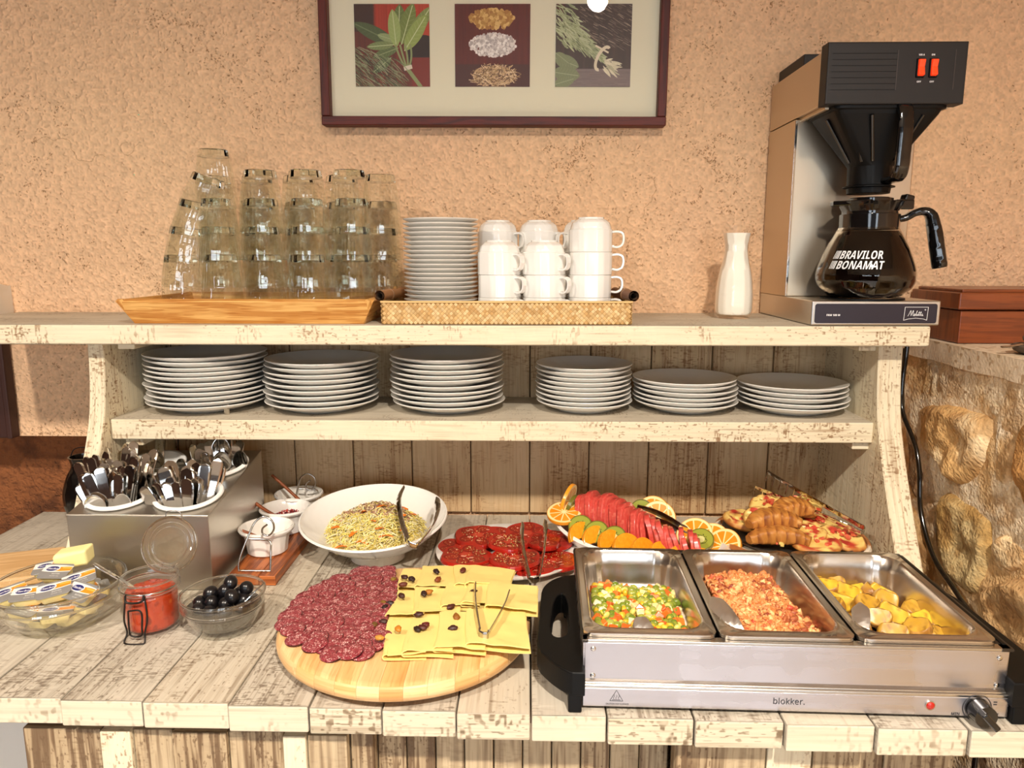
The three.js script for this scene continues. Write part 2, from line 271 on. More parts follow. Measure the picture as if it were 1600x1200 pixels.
// ---------- the room ----------
M.dimWall = std({ color: L2(0x4a3226), bumpMap: M.wallBump, bumpScale: 0.006, roughness: 0.95 }); M.dimCeiling = std({ color: L2(0xb8a48c), roughness: 0.9 });
const uvBox = (w, h, d, x, y, z, k = 1) => { const g = new THREE.BoxGeometry(w, h, d).toNonIndexed(); g.translate(x, y, z); return boxUV(g, 'x', 0, 0, k); };
const X0 = -2.9, X1 = 1.75;
{
  const w = (x0, x1, y0, y1, z0, z1) => uvBox(x1 - x0, y1 - y0, z1 - z0, (x0 + x1) / 2, (y0 + y1) / 2, (z0 + z1) / 2);
  struct(merge([w(-0.74, X1, 0, CEILING, -0.3, 0), w(X0, -2.1, 0, CEILING, -0.3, 0), w(-2.1, -0.74, 1.058, CEILING, -0.3, 0), w(-2.1, -0.74, 0, 0.5, -0.3, 0)]), M.wall, 'wall_back', 'peach stucco wall with fine cracks');
  M.soot = std({ map: (() => { const t = dataTex(512, 512, (x, y) => { const u = x / 512, v = y / 512, a = fbm(u * 5, v * 5, 5, 5, 4, 71), b = fbm(u * 40, v * 40, 40, 40, 2, 75); return mixc([150, 92, 52], [98, 58, 33], sstep(0.35, 0.7, a * 0.7 + b * 0.3)); }); t.repeat.set(1.5, 1.5); return t; })(), bumpMap: M.wallBump, bumpScale: 0.008, roughness: 0.95 });
  struct(uvBox(1.36, 0.56, 0.15, -1.42, 0.78, -0.19), M.soot, 'wall_niche', 'brown sooty back of a low fireplace niche');
  struct(w(X0 - 0.15, X0, 0, CEILING, -0.3, ROOM_BACK), M.dimWall, 'wall_left');
  struct(w(X1, X1 + 0.15, 0, CEILING, -0.3, ROOM_BACK), M.wall, 'wall_right');
  struct(w(X0 - 0.15, X1 + 0.15, CEILING, CEILING + 0.12, -0.3, ROOM_BACK + 0.15), M.dimCeiling, 'ceiling');
  const tile = std({ map: (() => { const t = dataTex(1024, 1024, (x, y) => { const u = x / 1024, v = y / 1024, a = fbm(u * 6, v * 6, 6, 6, 4, 81), g = Math.min(Math.abs((u * 4) % 1), Math.abs((v * 4) % 1)) < 0.016 ? 0.7 : 1; return mixc([226, 226, 230], [206, 206, 212], a).map((c) => c * g); }); t.repeat.set(0.5, 0.5); return t; })(), roughness: 0.35 });
  struct(w(X0 - 0.15, X1 + 0.15, -0.1, 0, -0.3, ROOM_BACK + 0.15), tile, 'floor');
  // front wall, behind the camera, with two windows
  const fz0 = ROOM_BACK, fz1 = ROOM_BACK + 0.15, bits = [];
  let x = X0;
  for (const [x0, x1, y0, y1] of WINDOWS) { bits.push(w(x, x0, 0, CEILING, fz0, fz1), w(x0, x1, 0, y0, fz0, fz1), w(x0, x1, y1, CEILING, fz0, fz1)); x = x1; }
  bits.push(w(x, X1, 0, CEILING, fz0, fz1));
  struct(merge(bits), M.dimWall, 'wall_front');
  const day = new THREE.MeshStandardMaterial({ color: 0x000000, emissive: COOL, emissiveIntensity: WINDOW_POWER * 1.0 });
  WINDOWS.forEach(([x0, x1, y0, y1], i) => {
    const g = new THREE.Group(); g.name = 'window_' + (i + 1); g.userData = { kind: 'structure', label: 'daylit window with dark muntins' }; scene.add(g);
    const W = x1 - x0, H = y1 - y0, cx = (x0 + x1) / 2, cy = (y0 + y1) / 2, bars = [], z = ROOM_BACK - 0.06;
    part(new THREE.BoxGeometry(W, H, 0.01), day, 'window_pane', g).position.set(cx, cy, ROOM_BACK + 0.03);
    for (const s of [-1, 1]) { bars.push(tr(rbox(0.07, H, 0.06, 0.005), cx + s * (W / 2 - 0.035), cy, z)); bars.push(tr(rbox(W, 0.07, 0.06, 0.005), cx, cy + s * (H / 2 - 0.035), z)); }
    for (let k = 1; k < 3; k++) bars.push(tr(rbox(0.045, H, 0.05, 0.005), x0 + W * k / 3, cy, z));
    for (let k = 1; k < 4; k++) bars.push(tr(rbox(W, 0.035, 0.05, 0.005), cx, y0 + H * k / 4, z));
    part(merge(bars), M.mahogany, 'window_frame', g);
  });
  buildLights();
}
// bits of the left corner
{
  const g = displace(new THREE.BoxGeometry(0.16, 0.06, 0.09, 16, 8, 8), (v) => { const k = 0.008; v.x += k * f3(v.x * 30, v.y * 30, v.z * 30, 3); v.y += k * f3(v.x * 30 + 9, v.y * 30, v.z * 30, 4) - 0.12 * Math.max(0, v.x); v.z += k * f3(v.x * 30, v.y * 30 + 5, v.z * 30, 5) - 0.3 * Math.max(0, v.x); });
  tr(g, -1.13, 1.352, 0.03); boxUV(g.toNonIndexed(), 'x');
  struct(g, M.whitePaint, 'trim_1', 'small rough wall ledge over the shelf end, pale with light put into its colour');  // white colour stands for the light this ledge catches
  M.darkPost = std({ color: L2(0x3a1c14), roughness: 0.6 });
  const p = thing('wooden_board', 'dark brown wooden board upright against the wall under the left shelf end', 'board', [-1.16, 1.058, 0.012]);
  part(tr(board(0.19, 0.2, 0.02, 'y', 0.004), 0, 0.1, 0), M.darkPost, 'panel', p);
  part(tr(board(0.012, 0.2, 0.026, 'y', 0.003), 0.092, 0.1, 0.003), M.darkPost, 'edge_strip', p);
}
// low stone wall on the right with its stone ledge
{
  const stoneTex = dataTex(1024, 1024, (x, y) => { const u = x / 1024, v = y / 1024, a = fbm(u * 6, v * 6, 6, 6, 5, 91), b = fbm(u * 60, v * 60, 60, 60, 3, 95), c = fbm(u * 14, v * 14, 14, 14, 3, 99); const k = 0.88 + 0.24 * b; const q = mixc(mixc([246, 236, 216], [224, 194, 148], sstep(0.45, 0.66, a)), [176, 140, 98], sstep(0.54, 0.74, c) * 0.5); return q.map((e) => Math.min(255, e * k)); });
  const stoneBump = dataTex(1024, 1024, (x, y) => { const u = x / 1024, v = y / 1024; const h = 255 * (0.15 + 0.5 * fbm(u * 20, v * 20, 20, 20, 4, 101) + 0.35 * fbm(u * 120, v * 120, 120, 120, 2, 107)); return [h, h, h]; }, false);
  for (const t of [stoneTex, stoneBump]) t.repeat.set(2.2, 2.2);
  const mk = (hex) => std({ color: L2(hex), map: stoneTex, bumpMap: stoneBump, bumpScale: 0.006, roughness: 0.95 });
  const tones = { warm: mk(0xffeccc), grey: mk(0xf0e4d2), brown: mk(0xd4b48a), green: mk(0xd8c69c), pale: mk(0xfff6ea), dark: mk(0xa08468) };
  const wall = new THREE.Group(); wall.name = 'wall_stone'; wall.userData = { kind: 'structure', label: 'low rough stone wall beside the buffet' }; scene.add(wall);
  const XW = 0.752, flatUV = (g, a = 0, b = 0) => { const p = g.attributes.position, uv = new Float32Array(p.count * 2); for (let i = 0; i < p.count; i++) { uv[i * 2] = p.getZ(i) + p.getX(i) * 0.5 + a; uv[i * 2 + 1] = p.getY(i) + p.getX(i) * 0.4 + b; } g.setAttribute('uv', new THREE.BufferAttribute(uv, 2)); return g; };
  const mort = new THREE.PlaneGeometry(1.6, 1.25, 130, 100).rotateY(-Math.PI / 2); tr(mort, XW, 0.625, 0.8);
  displace(mort, (v) => { v.x += -0.007 * f3(v.y * 16, v.z * 16, 2, 3, 4) - 0.006 * f3(v.y * 60, v.z * 60, 5, 6, 3); });
  part(flatUV(mort.toNonIndexed()), mk(0xfff4e4), 'mortar', wall);
  part(uvBox(0.02, 1.24, 1.6, XW + 0.03, 0.62, 0.8), tones.grey, 'core', wall);
  const ST = [
    ['grey', 0.006, [[0.049, 1.234], [0.113, 1.239], [0.134, 1.198], [0.123, 1.158], [0.077, 1.157]]], ['grey', 0.003, [[0.157, 1.214], [0.218, 1.215], [0.259, 1.214], [0.26, 1.189], [0.203, 1.185], [0.165, 1.192]]],
    ['grey', 0.004, [[0.279, 1.204], [0.323, 1.218], [0.371, 1.217], [0.368, 1.189], [0.315, 1.172], [0.286, 1.182]]], ['warm', 0.034, [[0.085, 1.14], [0.166, 1.166], [0.263, 1.171], [0.306, 1.165], [0.312, 1.136], [0.303, 1.101], [0.258, 1.042], [0.208, 1.044], [0.151, 1.063], [0.105, 1.082]]],
    ['pale', 0.012, [[0.322, 1.186], [0.364, 1.186], [0.372, 1.119], [0.36, 1.043], [0.335, 1.055], [0.325, 1.126]]], ['brown', 0.026, [[0.386, 1.181], [0.424, 1.201], [0.464, 1.088], [0.415, 1.051], [0.39, 1.083]]],
    ['green', 0.03, [[0.19, 1.006], [0.263, 1.015], [0.324, 1.004], [0.34, 0.974], [0.33, 0.909], [0.32, 0.873], [0.26, 0.868], [0.214, 0.896], [0.188, 0.947]]], ['warm', 0.016, [[0.356, 0.99], [0.394, 1.001], [0.422, 0.994], [0.415, 0.965], [0.373, 0.941], [0.351, 0.953]]],
    ['brown', 0.034, [[0.34, 0.888], [0.397, 0.936], [0.46, 0.96], [0.505, 0.932], [0.502, 0.873], [0.407, 0.835], [0.35, 0.85]]], ['dark', 0.02, [[0.054, 1.121], [0.09, 1.08], [0.118, 1.03], [0.12, 0.97], [0.097, 0.965], [0.06, 1.058]]],
    ['grey', 0.02, [[0.137, 0.953], [0.175, 0.967], [0.203, 0.885], [0.255, 0.85], [0.31, 0.819], [0.29, 0.806], [0.2, 0.853]]], ['warm', 0.024, [[0.43, 1.045], [0.479, 1.074], [0.504, 1.009], [0.444, 0.983]]],
    ['brown', 0.025, [[0.02, 0.95], [0.12, 0.94], [0.17, 0.85], [0.06, 0.8], [0.01, 0.86]]], ['dark', 0.03, [[0.33, 0.835], [0.4, 0.82], [0.47, 0.84], [0.52, 0.79], [0.48, 0.72], [0.36, 0.74]]], ['warm', 0.03, [[0.19, 0.79], [0.3, 0.8], [0.32, 0.7], [0.22, 0.68]]], ['brown', 0.03, [[0.53, 1.15], [0.66, 1.18], [0.7, 1.0], [0.56, 0.98]]], ['grey', 0.03, [[0.53, 0.95], [0.68, 0.96], [0.7, 0.78], [0.55, 0.76]]],
  ];
  ST.forEach(([tone, depth, poly], s) => {
    const cz = poly.reduce((a, p) => a + p[0], 0) / poly.length, cy = poly.reduce((a, p) => a + p[1], 0) / poly.length;
    const c = new THREE.CatmullRomCurve3(poly.map(([z, y]) => V(0, y, z)), true, 'centripetal', 0.3), R = 12, K = 44, pos = [], idx = [], ring = c.getSpacedPoints(K).slice(0, K);
    for (let r = 0; r <= R; r++) for (let k = 0; k < K; k++) {
      const t = r / R, z = lerp(ring[k].z, cz, t), y = lerp(ring[k].y, cy, t), rise = Math.min(1, t * 4.2);
      const facet = 0.5 * f3(y * 17 + s * 5, z * 17, s, 13, 2), rough = f3(y * 55, z * 55, s * 3, 23, 3);
      pos.push(XW + 0.006 - depth * Math.sqrt(rise) * (0.75 + facet) - 0.005 * rough * rise, y + 0.003 * f3(y * 50, z * 50, 1, 3, 2), z + 0.003 * f3(y * 50, z * 50, 7, 9, 2));
    }
    for (let r = 0; r < R; r++) for (let k = 0; k < K; k++) { const k1 = (k + 1) % K, a = r * K + k, b = r * K + k1; idx.push(a, a + K, b, b, a + K, b + K); }
    const g = new THREE.BufferGeometry(); g.setAttribute('position', new THREE.Float32BufferAttribute(pos, 3)); g.setIndex(idx); g.computeVertexNormals();
    part(flatUV(toCreasedNormals(g, 0.9), s * 0.37, s * 0.21), tones[tone], 'stone', wall);
  });
  const slab = displace(new THREE.BoxGeometry(0.8, 0.036, 1.5, 40, 4, 70), (v) => { const e = 0.0025 * f3(v.x * 40, v.y * 40, v.z * 40, 8, 3); v.y += e * (v.y > 0 ? 0.3 : 1); v.x += e; });
  part(boxUV(tr(slab, 1.145, 1.258, 0.76).toNonIndexed(), 'z'), std({ map: (() => { const t = dataTex(512, 512, (x, y) => { const u = x / 512, v = y / 512, a = fbm(u * 8, v * 8, 8, 8, 4, 121), b = vn(u * 120, v * 120, 120, 120, 125), s = sstep(0.7, 0.78, fbm(u * 40, v * 40, 40, 40, 2, 127)); return mixc(mixc([240, 224, 200], [226, 202, 168], a), [170, 134, 96], s * 0.6).map((c) => c * (0.95 + 0.07 * b)); }); t.repeat.set(2, 2); return t; })(), bumpMap: stoneBump, bumpScale: 0.002, roughness: 0.8 }), 'ledge', wall);
  // stub of rubble under the right end of the table
  const pier = displace(new THREE.BoxGeometry(0.16, 0.62, 0.2, 24, 60, 30), (v) => { const a = 0.02 * f3(v.x * 14, v.y * 14, v.z * 14, 31, 4); v.x += a; v.z += a; });
  struct(boxUV(tr(pier, 0.595, 0.31, 0.52).toNonIndexed(), 'y'), tones.dark, 'trim_2', 'rough dark stone pier under the table end');
  const plinth = uvBox(0.5, 0.84, 0.3, -0.98, 0.42, 0.3); struct(plinth, M.whitePaint, 'trim_3', 'white painted plinth left of the buffet base');
}
// ---------- buffet table ----------
reseed(11);
{
  const T = thing('buffet_table', 'long whitewashed plank buffet table holding the food', 'table');
  const seams = [-1.02, -0.885, -0.78, -0.672, -0.566, -0.464, -0.358, -0.26, -0.172, -0.083, 0.005, 0.094, 0.195, 0.298, 0.4, 0.503, 0.64];
  for (let i = 0; i + 1 < seams.length; i++) {
    const a = seams[i], b = seams[i + 1], z1 = 0.7055 + 0.034 * ((a + b) / 2) + rr(-0.0012, 0.0012), w = b - a - 0.0016, g = board(w, 0.034, z1 - 0.02, 'z', 0.0022);
    tr(g, (a + b) / 2, 0.883 + rr(-0.0006, 0.0004), (z1 + 0.02) / 2);
    const tp = i % 4 === 1 ? M.shelfWood : M.top; part(g, [tp, tp, tp, tp, M.endFace, tp], 'plank', T);
  }
  part(tr(new THREE.BoxGeometry(1.6, 0.02, 0.6), -0.19, 0.862, 0.35), M.gap, 'subframe', T);
  const bs = [[-0.63, -0.53, 0.655, 'base'], [-0.53, -0.49, 0.66, 'edge'], [-0.49, -0.44, 0.655, 'base'], [-0.44, -0.37, 0.66, 'base'], [-0.37, -0.3, 0.656, 'base'], [-0.3, -0.27, 0.665, 'edge'], [-0.27, -0.22, 0.662, 'base'], [-0.22, -0.19, 0.65, 'base']];
  for (const [a, b, z, m] of bs) part(tr(board(b - a - 0.0015, 0.85, 0.03, 'y', 0.002), (a + b) / 2, 0.425, z), M[m], 'front_board', T);
  for (let x = -0.19; x < 0.18; x += 0.037) part(tr(board(0.0358, 0.85, 0.024, 'y', 0.002), x + 0.0185, 0.425, 0.632 + rr(-0.002, 0.002)), M.base, 'front_board', T);
  for (const [a, b, m] of [[0.18, 0.29, 'base'], [0.29, 0.345, 'edge'], [0.345, 0.43, 'base'], [0.43, 0.515, 'base']]) part(tr(board(b - a - 0.0015, 0.85, 0.03, 'y', 0.002), (a + b) / 2, 0.425, 0.668), M[m], 'front_board', T);
  for (const x of [-0.615, 0.5]) part(tr(board(0.03, 0.85, 0.6, 'y', 0.003), x, 0.425, 0.335), M.base, 'side_panel', T);
}
// ---------- hutch ----------
{
  const H = thing('hutch', 'whitewashed wooden hutch with two shelves on the buffet table', 'hutch', [0, 0, 0]);
  const prof = [[0.9, 0.385], [0.925, 0.366], [0.978, 0.335], [1.033, 0.305], [1.091, 0.276], [1.151, 0.251], [1.215, 0.238], [1.284, 0.233]];
  const side = () => {
    const s = new THREE.Shape(); s.moveTo(-0.002, 0.9014); s.lineTo(-prof[0][1], 0.9014); s.splineThru(prof.slice(1).map(([y, z]) => new THREE.Vector2(-z, y))); s.lineTo(-0.002, 1.2835); s.lineTo(-0.002, 0.9014);
    const g = extr(s, 0.036, 0.002, 1, 20); tr(g, 0, 0, -0.018); g.rotateY(Math.PI / 2); return boxUV(g, 'y', rr(0, 3), rr(0, 3));
  };
  for (const [x, k] of [[-0.748, 0.7], [0.614, 1]]) part(tr(side().scale(k, 1, 1), x, 0, 0), M.edge, 'side_panel', H);
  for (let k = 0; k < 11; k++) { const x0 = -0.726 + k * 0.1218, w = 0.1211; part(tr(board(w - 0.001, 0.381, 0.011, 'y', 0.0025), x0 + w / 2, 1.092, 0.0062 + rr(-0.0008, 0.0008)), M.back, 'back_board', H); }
  part(tr(new THREE.BoxGeometry(1.34, 0.38, 0.004), -0.06, 1.092, 0.002), M.gap, 'back_frame', H);
  part(tr(board(1.329, 0.037, 0.224, 'x', 0.003), -0.069, 1.1295, 0.125), [M.shelfWood, M.shelfWood, M.shelfWood, M.shelfWood, M.edge, M.shelfWood], 'shelf', H);
  part(tr(board(1.69, 0.034, 0.277, 'x', 0.004), -0.19, 1.301, 0.14), [M.edge, M.edge, M.shelfWood, M.shelfWood, M.edge, M.edge], 'top_shelf', H);
  for (const x of [-0.7, 0.579]) { part(tr(board(0.032, 0.014, 0.19, 'z', 0.002), x + (x < 0 ? 0 : 0.003), 1.104, 0.13), M.edge, 'batten', H); part(tr(board(0.03, 0.014, 0.19, 'z', 0.002), x, 1.277, 0.13), M.edge, 'batten', H); }
}
// ---------- picture on the wall ----------
{
  const P = thing('framed_picture', 'three herb and spice photographs on cream mount in a dark red-brown frame', 'picture', [-0.0665, 1.813, 0.004]);
  P.rotation.z = -0.006;
  const W = 0.65, Hh = 0.28, f = 0.0165;
  for (const s of [-1, 1]) { part(tr(board(W, f, 0.03, 'x', 0.002), 0, s * (Hh / 2 - f / 2), 0.015), M.mahogany, 'frame_rail', P); part(tr(board(f, Hh - 2 * f, 0.03, 'y', 0.002), s * (W / 2 - f / 2), 0, 0.015), M.mahogany, 'frame_rail', P); }
  part(tr(new THREE.BoxGeometry(W - 0.02, Hh - 0.02, 0.004), 0, 0, 0.008), std({ color: L2(0xe6e0c4), roughness: 0.7 }), 'mount_board', P);
  const leaf = (c, x, y, a, l, w, col, vein) => { c.save(); c.translate(x, y); c.rotate(a); c.fillStyle = col; c.beginPath(); c.moveTo(0, 0); c.bezierCurveTo(w, -l * 0.2, w, -l * 0.8, 0, -l); c.bezierCurveTo(-w, -l * 0.8, -w, -l * 0.2, 0, 0); c.fill(); c.strokeStyle = vein; c.lineWidth = l * 0.018 + 1; c.beginPath(); c.moveTo(0, 0); c.lineTo(0, -l * 0.94); c.stroke(); c.lineWidth = 0.8; for (let i = 1; i < 8; i++) { c.beginPath(); c.moveTo(0, -l * i / 9); c.lineTo(w * 0.55, -l * (i / 9 + 0.1)); c.moveTo(0, -l * i / 9); c.lineTo(-w * 0.55, -l * (i / 9 + 0.1)); c.stroke(); } c.restore(); };
  const bg = (c, cols) => { c.fillStyle = cols[0]; c.fillRect(0, 0, 512, 512); for (let i = 0; i < 260; i++) { c.fillStyle = cols[1 + (i % (cols.length - 1))]; c.globalAlpha = 0.12; c.fillRect(rr(0, 512), rr(-100, 400), rr(3, 22), rr(100, 420)); } c.globalAlpha = 1; };
  reseed(301);
  const sage = canvasTex(512, 512, (c) => {
    bg(c, ['#5e2418', '#7c2a16', '#46180f', '#8c3418']); c.fillStyle = '#a8321a'; c.fillRect(140, 0, 372, 230); c.fillStyle = '#b63c20'; c.fillRect(380, 0, 132, 300); c.fillStyle = '#3c2018'; c.fillRect(0, 0, 130, 170);
    for (let i = 0; i < 60; i++) { c.globalAlpha = 0.2; c.fillStyle = i % 2 ? '#6c1c10' : '#c8502c'; c.fillRect(rr(130, 512), 0, 4, rr(100, 512)); } c.globalAlpha = 1;
    c.fillStyle = '#2e1c16'; c.beginPath(); c.ellipse(470, 300, 120, 110, 0, 0, 7); c.fill(); c.fillStyle = '#7c2414'; c.fillRect(390, 330, 122, 182);
    leaf(c, 290, 250, -1.15, 330, 60, '#4c5a34', '#6f7a52'); leaf(c, 300, 270, -1.9, 190, 40, '#5c6a3c', '#98a070'); leaf(c, 300, 230, -1.3, 150, 34, '#8c9a66', '#aab488');
    for (const [x, y, a, l, w, col] of [[300, 240, 0.05, 240, 62, '#66763c'], [320, 250, 0.32, 270, 66, '#73823e'], [350, 260, 0.62, 300, 60, '#7f8c4a'], [285, 270, -0.1, 240, 56, '#98a962'], [340, 290, 0.6, 270, 64, '#90a052'], [250, 330, -2.2, 160, 44, '#55633a'], [270, 250, -1.65, 190, 36, '#76844e']]) leaf(c, x, y, a, l, w, col, '#c4cc98');
    c.strokeStyle = '#8a9560'; for (const [x0, x1] of [[280, 350], [310, 356], [345, 362], [380, 366]]) { c.lineWidth = 13; c.beginPath(); c.moveTo(x0, 250); c.quadraticCurveTo(x0 + 20, 330, x1, 400); c.lineTo(x1 + 90, 512); c.stroke(); }
    c.fillStyle = '#d8cdb8'; c.save(); c.translate(362, 395); c.rotate(-0.25); c.fillRect(-28, -14, 58, 26); c.restore();
    for (let i = 0; i < 420; i++) { const a = rr(0.3, 0.95), x = rr(-60, 300), y = rr(250, 540) + x * 0.3, l = rr(40, 110); c.strokeStyle = ['#4c5634', '#727c52', '#a0a47e', '#2c3020', '#868c66'][i % 5]; c.lineWidth = rr(2, 4.5); c.globalAlpha = 0.85; c.beginPath(); c.moveTo(x, y); c.quadraticCurveTo(x + l * 0.5, y + l * 0.4 * a, x + l * 0.9, y + l * a * 1.1); c.stroke(); } c.globalAlpha = 1;
  });
  const spice = canvasTex(512, 512, (c) => {
    bg(c, ['#5c1a10', '#6e2010', '#42120c', '#7a2a16']); c.fillStyle = '#4a2018'; c.fillRect(0, 372, 512, 140);
    for (let i = 0; i < 300; i++) { const a = rr(0, 6.28), q = Math.sqrt(rnd()); const x = 250 + Math.cos(a) * q * 150, y = 92 + Math.sin(a) * q * 58; c.fillStyle = ['#c89a50', '#b4843c', '#dcb46c', '#a87434'][i % 4]; c.beginPath(); c.ellipse(x, y, rr(10, 20), rr(8, 14), rr(0, 3), 0, 7); c.fill(); }
    for (let i = 0; i < 620; i++) { const a = rr(0, 6.28), q = Math.sqrt(rnd()); const x = 258 + Math.cos(a) * q * 158, y = 252 + Math.sin(a) * q * 72; c.fillStyle = ['#e2d8d0', '#cabfb8', '#f2ebe4', '#b4a8a2'][i % 4]; c.beginPath(); c.ellipse(x, y, rr(7, 13), rr(6, 10), rr(0, 3), 0, 7); c.fill(); }
    for (let i = 0; i < 360; i++) { const a = rr(0, 6.28), q = Math.sqrt(rnd()); const x = 272 + Math.cos(a) * q * 150, y = 445 + Math.sin(a) * q * 62, b = rr(0, 3.14), l = rr(20, 48); c.strokeStyle = ['#caa67a', '#a88658', '#e2c69c', '#6a4a30'][i % 4]; c.lineWidth = rr(3, 6); c.beginPath(); c.moveTo(x - Math.cos(b) * l, y - Math.sin(b) * l * 0.6); c.quadraticCurveTo(x, y + rr(-16, 16), x + Math.cos(b) * l, y + Math.sin(b) * l * 0.6); c.stroke(); }
  });
  const rosemary = canvasTex(512, 512, (c) => {
    bg(c, ['#443430', '#54403a', '#342824']); c.fillStyle = '#7c6c68'; c.fillRect(0, 400, 512, 112); for (let i = 0; i < 60; i++) { c.globalAlpha = 0.25; c.fillStyle = i % 2 ? '#94847e' : '#5c4a48'; c.fillRect(rr(0, 512), rr(400, 505), rr(40, 120), 4); } c.globalAlpha = 1; c.fillStyle = '#4a1812'; c.fillRect(0, 0, 60, 60);
    for (let i = 0; i < 220; i++) { const x = rr(150, 520), y = rr(-10, 265), l = rr(20, 50); c.strokeStyle = ['#6c5c50', '#8e7c6a', '#a8947e', '#5a4a42'][i % 4]; c.lineWidth = rr(1.5, 3.5); c.beginPath(); c.moveTo(x, y); c.lineTo(x + l, y + l * rr(0.3, 0.7)); c.stroke(); }
    for (let i = 0; i < 430; i++) { const t = rnd(), sp = (1 - t) * 130, x = lerp(0, 300, t) + rr(-sp, sp) * 0.5, y = lerp(80, 320, t) + rr(-sp, sp), l = rr(36, 80), a = 0.65 + rr(-0.35, 0.35); leaf(c, x, y, a + Math.PI / 2, l, rr(5, 9), ['#8a9464', '#6c7648', '#b0b68a', '#54603a', '#9ca676'][i % 5], '#c4c8a4'); }
    for (const [x, y, a, l, w] of [[-10, 330, 1.9, 180, 60], [-20, 420, 1.7, 190, 66], [-10, 500, 1.3, 150, 50], [0, 300, 2.2, 120, 40]]) leaf(c, x, y, a, l, w, '#7e8660', '#a4aa86');
    c.strokeStyle = '#ddd0b4'; c.lineWidth = 20; c.beginPath(); c.ellipse(320, 335, 34, 78, 0.5, 1.2, 5); c.stroke(); c.lineWidth = 12; c.beginPath(); c.moveTo(270, 255); c.lineTo(360, 300); c.stroke();
    for (let i = 0; i < 30; i++) leaf(c, rr(320, 380), rr(340, 400), 1.9 + rr(-0.6, 0.8), rr(40, 90), 8, ['#d8d0b0', '#a8a482', '#eee4c8'][i % 3], '#c8c0a0');
  });
  const prints = [[-0.189, sage, 'sage and rosemary photograph'], [0.0, spice, 'photograph of three heaps of spices'], [0.189, rosemary, 'photograph of a tied rosemary bunch']];
  for (const [x, t, l] of prints) part(tr(new THREE.BoxGeometry(0.141, 0.146, 0.002), x - 0.002, 0.006, 0.0112), std({ map: t, roughness: 0.5 }), 'print', P, l);
  part(tr(new THREE.BoxGeometry(W - 2 * f, Hh - 2 * f, 0.0015), 0, 0, 0.019), phy({ color: 0xffffff, roughness: 0, transmission: 1, thickness: 0, ior: 1.25 }), 'glass_pane', P);
}
// ---------- bamboo tray with tumblers ----------
const YS = 1.318;
reseed(21);
{
  const T = thing('bamboo_tray', 'bamboo tray with flared sides holding the stacked tumblers', 'tray', [-0.468, YS, 0.145]);
  const wall = (len, lean) => { const s = new THREE.Shape(), h = 0.04, o = 0.02; s.moveTo(-len / 2, 0); s.lineTo(len / 2, 0); s.lineTo(len / 2 + o, h); s.lineTo(-len / 2 - o, h); s.lineTo(-len / 2, 0); const g = nonIdx(extr(s, 0.009, 0.001, 1, 2)); boxUV(g, 'x', rr(0, 2), rr(0, 2)); tr(g, 0, 0, -0.009); g.rotateX(lean); return g; };
  part(tr(wall(0.386, 0.42), 0, 0.001, 0.116), M.bamboo, 'tray_wall', T); part(wall(0.386, 0.42).rotateY(Math.PI).translate(0, 0.001, -0.116), M.bamboo, 'tray_wall', T);
  for (const s of [-1, 1]) part(wall(0.228, 0.42).rotateY(s * Math.PI / 2).translate(s * 0.194, 0.001, 0), M.bamboo, 'tray_wall', T);
  part(tr(board(0.386, 0.006, 0.23, 'x', 0.001), 0, 0.004, 0), M.bamboo, 'tray_floor', T);
  const liner = displace(new THREE.PlaneGeometry(0.37, 0.24, 30, 30).rotateX(-Math.PI / 2), (v) => { const e = Math.max(0, Math.abs(v.z) - 0.1); v.y += 0.0085 + e * 0.95 + 0.002 * f3(v.x * 14, 1, v.z * 14, 4, 2); });
  part(liner, std({ color: L2(0xe6bf98), roughness: 0.9, side: THREE.DoubleSide }), 'paper_liner', T);
}
